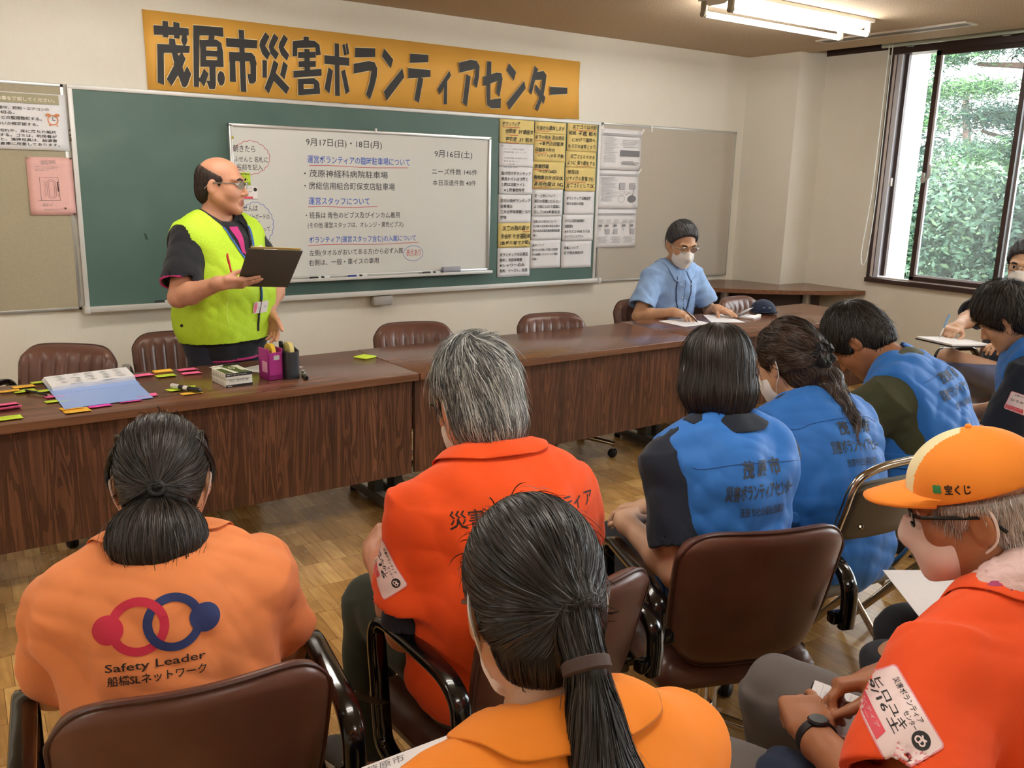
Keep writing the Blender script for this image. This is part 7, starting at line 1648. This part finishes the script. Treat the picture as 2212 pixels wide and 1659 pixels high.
# clipboard, sheet and red pen held by the speaker
TL_, TR_, BR_ = Vector(CLB[0]), Vector(CLB[1]), Vector(CLB[2])
CM = frame((TL_+BR_)/2, TR_-TL_, TR_-BR_)
cb = thing('clipboard', 'dark grey clipboard held out by the standing man', 'clipboard', CM.translation)
Lc = Matrix.Translation(-CM.translation) @ CM
sgn = 1 if (CM.to_3x3() @ Vector((0, 0, 1))).dot(-CM.translation+Vector((0, 0, CAMZ))) > 0 else -1
MB().box((0, 0, 0), (.225, .315, .004), bev=.0015).build('board', pm('clipboard_grey', '#55524e', .6), cb, M=Lc)
MB().box((0, .145, -sgn*.006), (.10, .022, .008), bev=.002).build('clip', M_CHROME, cb, M=Lc)
g = MB().box((-.08, .152, sgn*.0025), (.02, .002, .001)).box((.06, .152, sgn*.0025), (.02, .002, .001)); g.build('rivet', M_RUBBER, cb, M=Lc)
o = thing('paper_sheet', 'yellowish paper clipped on the dark clipboard', 'paper', CM.translation); MB().box((0, .014, -sgn*.0036), (.205, .315, .0012)).build('sheet', M_PAPERY, o, M=Lc)
pr = pm('pen_red', '#c8322c', .3)
pen('red pen standing up from the hand of the standing man', (1.238, 3.90, 1.065), (1.222, 3.925, 1.20), pr, grip=pr)

# right table: papers, notebook, cap, pen
for lb, q in (('white sheet under the pen hand of the man in pale blue', [(3.905, 4.0), (3.90, 3.76), (4.15, 3.765), (4.15, 4.0)]), ('white sheet under the left hand of the man in pale blue', [(4.36, 4.05), (4.17, 3.80), (4.37, 3.70), (4.50, 4.02)])):
    cx_ = sum(p[0] for p in q)/4; cy_ = sum(p[1] for p in q)/4; o = thing('paper_sheet', lb, 'paper', (cx_, cy_, TZ+(.0012 if 'left' in lb else 0)))
    quadprism(MB(), [(x-cx_, y-cy_) for x, y in q], .0002, .001).build('sheet', M_PAPER, o); g = MB(); greeked(g, -.08, .06, -.07, .06, .014, 5, .002); g.build('print', pm('faint_print', '#cfcfd2', .8), o, smooth=False).location.z = .0013
nb = thing('notebook', 'small white notebook with its cover standing open beside the navy cap', 'notebook', (4.56, 3.83, TZ), R_(20))
MB().box((0, 0, .006), (.13, .10, .012), bev=.001).build('pages', M_PAPER, nb)
MB().box((.0, .052, .028), (.13, .002, .11), R=Matrix.Rotation(R_(55), 3, 'X')).build('cover', M_PAPER, nb)
MB().box((.095, -.02, .007), (.055, .03, .013), bev=.006).build('tissue_pack', M_WHITEPL, nb)
pen('dark pen in the hand of the man in pale blue', (4.055, 3.80, TZ+.006), (4.035, 3.92, TZ+.085), bk)
cp_ = thing('baseball_cap', 'navy baseball cap lying on the right table', 'cap', (4.83, 3.95, TZ), R_(150)); M_NC = fabric('navy_cap', '#1f2a44', .8)
dome = [E_((0, 0, .012), (.085, .095, .078), None, .01), P_((0, 0, .002), (0, 0, -1), .003), E_((0, 0, .0), (.078, .088, .066), None, .01, '-')]
v, f = poly(dome, .004); mesh_obj('crown', v, f, M_NC, cp_)
pv = []
for j_ in range(6):
    for i in range(21):
        u = -1+2*i/20; x = u*.078; yb = math.sqrt(max(0, 1-(x/.086)**2))*.09; ext = .072*math.sqrt(max(0, 1-abs(u)**3))*j_/5; pv.append((x, yb+ext-.004, .016-.012*u*u+.002*j_))
pk_ = mesh_obj('peak', pv, [(j_*21+i, j_*21+i+1, (j_+1)*21+i+1, (j_+1)*21+i) for j_ in range(5) for i in range(20)], M_NC, cp_); s = pk_.modifiers.new('s', 'SOLIDIFY'); s.thickness = .004
MB().box((.03, .088, .045), (.012, .003, .004)).box((-.01, .092, .045), (.012, .003, .004)).build('stitching', M_PAPER, cp_)

# ------------------------------------------------------------------ things held by the seated people
def place_on(label, name, cat, M, w, d, mats, th=.002, print_=None):
    o = thing(name, label, cat, M.translation); L_ = Matrix.Translation(-M.translation) @ M
    MB().box((0, 0, th/2), (w, d, th)).build('pages', mats, o, M=L_); return o, L_
capM = frame((1.335, .838, .617), (.80, .42, .0), (-.45, .9, .12))
nb, L_ = place_on('small open notebook on the lap of the man in the orange cap', 'notebook', 'notebook', capM, .15, .115, M_PAPER, .006)
MB().box((0, 0, -.004), (.158, .122, .006), bev=.001).build('dark_cover', M_RUBBER, nb, M=L_)
g = MB()
for k in range(6): line_into(g, [(-.07, -.045+.017*k), (.07, -.045+.017*k)], .0008, .0064)
scribble_into(g, -.03, .05, .03, .006, .0008, 3, .0064); g.build('ruling', M_INKL, nb, smooth=False, M=L_)
pen('clear pen with red grip and end in the writing hand of the capped man', (1.352, .832, .627), (1.405, .755, .738), pm('pen_clear', '#c9b4ae', .15, trans=.6), grip=pr, clipc=pm('pen_clip', '#d5d0cc', .2), r=.0055)
bg = thing('drawstring_bag', 'navy cloth bag on the lap of the man in the orange cap', 'bag', (1.29, .72, .59)); bgp = [E_((0, 0, 0), (.15, .10, .028), Rz(40), .02), E_((-.12, .09, -.015), (.07, .05, .022), Rz(30), .02), N_(.006, 40, 3)]
v, f = poly(bgp, .006); bo = mesh_obj('bag_body', v, f, fabric('navy_bag', '#222f48', .8), bg)
g = MB(); text_into(g, 'NO', -.02, .02, .0, .02, .02); text_into(g, 'FA', -.02, .02, -.024, -.004, .02); d_ = decal('lettering', g, M_WHITEPL, frame((.03, -.02, .2), (.75, -.55, 0), (.55, .75, 0)), bvh_of(bo), bg, .001, .01)
winM = frame((4.36, 2.36, .80), (-.15, -1, -.02), (1, -.12, -.06))
nb, L_ = place_on('white notebook with black back on the knee of the man by the window', 'notebook', 'notebook', winM, .21, .29, M_PAPER, .008); MB().box((0, 0, -.004), (.215, .295, .006), bev=.001).build('dark_cover', M_RUBBER, nb, M=L_)
pen('pale blue pen in the hand of the man by the window', (4.33, 2.42, .815), (4.365, 2.40, .935), pm('pen_sky', '#7fb0dc', .3), grip=M_WHITEPL)
o, L_ = place_on('white sheet on the lap of the woman with the ponytail', 'paper_sheet', 'paper', frame((.55, .945, .715), (.93, -.32, .25), (.2, .9, -.12)), .19, .25, M_PAPER, .0012)
g = MB(); text_into(g, '茂原市', -.09, -.03, .10, .12, .0); scribble_into(g, -.09, -.03, .08, .012, .001, 4); g.build('print', M_INKG, o, smooth=False, M=L_ @ Matrix.Translation((0, 0, .0016)))
for k, (lb, dz) in enumerate((('white sheet on top of the papers behind the mask of the capped man', .004), ('white sheet under the top one behind the mask of the capped man', 0))):
    o, L_ = place_on(lb, 'paper_sheet', 'paper', frame((1.80+.012*k, .90-.008*k, .70+dz), (.75, -.6, .05), (.6, .75, .0)) @ Matrix.Rotation(.06*k, 4, 'Z'), .21, .25, M_PAPER, .0012)
pen('white pen in the left hand of the grey haired man', (.83, 1.70, .70), (.80, 1.63, .745), M_WHITEPL, grip=M_WHITEPL)
o = MB(); o.tube(spline([(.62, 1.40, .585), (.65, 1.47, .56), (.69, 1.50, .52), (.77, 1.55, .45)], 6), .02, 8, flat=.12); tag(o.build('bag_strap', M_RUBBER), 'black bag strap hanging between the two front left arm chairs', 'strap')

# ------------------------------------------------------------------ folding chairs
M_STEEL = pm('folding_chair_steel', '#b9b0a2', .18, 1.0); M_VINYL = pm('olive_vinyl', '#5d574a', .5)
def make_folding():
    t = empty('folding_chair')
    up = spline([(-.2, .23, .02), (-.2, .0, .30), (-.2, -.17, .50), (-.2, -.235, .70), (-.185, -.255, .80), (-.12, -.265, .835), (0, -.268, .842), (.12, -.265, .835), (.185, -.255, .80), (.2, -.235, .70), (.2, -.17, .50), (.2, .0, .30), (.2, .23, .02)], 6)
    MB().tube(up, .0115, 10).build('front_frame', M_STEEL, t)
    MB().tube([(-.178, .10, .42), (-.178, -.13, .2), (-.178, -.26, .02)], .0105, 10).tube([(.178, .10, .42), (.178, -.13, .2), (.178, -.26, .02)], .0105, 10).tube([(-.178, -.225, .07), (.178, -.225, .07)], .009, 10).tube([(-.2, .19, .07), (.2, .19, .07)], .009, 10).build('rear_frame', M_STEEL, t)
    g = MB()
    for sx in (-1, 1): g.box((sx*.192, -.02, .40), (.006, .20, .022), R=Matrix.Rotation(.2, 3, 'X'), bev=.002).sphere((sx*.2, -.09, .42), .012, 8)
    g.build('hinge', M_STEEL, t)
    MB().box((0, .02, .435), (.37, .37, .035), bev=.015).build('seat', M_VINYL, t)
    v = []; n = 14
    for j_ in range(7):
        for i in range(n+1):
            u = -1+2*i/n; v.append((u*.183, -.215-.012*j_/1.5+.0-.03*(1-u*u), .63+.17*j_/6-.02*abs(u)**5*(1 if j_ == 6 else 0)))
    o = mesh_obj('backrest', v, [(j_*(n+1)+i, j_*(n+1)+i+1, (j_+1)*(n+1)+i+1, (j_+1)*(n+1)+i) for j_ in range(6) for i in range(n)], M_VINYL, t); s = o.modifiers.new('s', 'SOLIDIFY'); s.thickness = .022
    g = MB()
    for sx in (-1, 1): g.sphere((sx*.15, -.262, .68), .008, 8)
    g.build('rivet', M_STEEL, o); return t
_fc = make_folding()
for i, (lb, x, y, rz) in enumerate((('steel folding chair under the woman with the black scrunchie', 2.20, 1.53, -4), ('steel folding chair under the man in the olive polo', 2.93, 1.54, 12), ('steel folding chair with shiny bent top rail under the man in the navy polo', 3.72, 1.56, 20), ('steel folding chair under the man in the orange cap', 1.50, .50, 25), ('steel folding chair under the woman with the ponytail', .64, .66, -8), ('steel folding chair at the right edge under the neighbour in jeans', 2.03, .58, 33))):
    o = _fc if i == 0 else copy_tree(_fc); o.location = (x, y, 0); o.rotation_euler = (0, 0, R_(rz)); tag(o, lb, 'chair', 'steel folding chairs')
PEOPLE = dict(peach=person_peach, grey=person_grey, pony=person_pony, bob=person_bob, scrunchie=person_scrunchie, speaker=person_speaker, sky=person_sky, olive=person_olive, navy=person_navy, window=person_window, cap=person_cap, edge=person_edge)
PP = {k: f() for k, f in PEOPLE.items()}
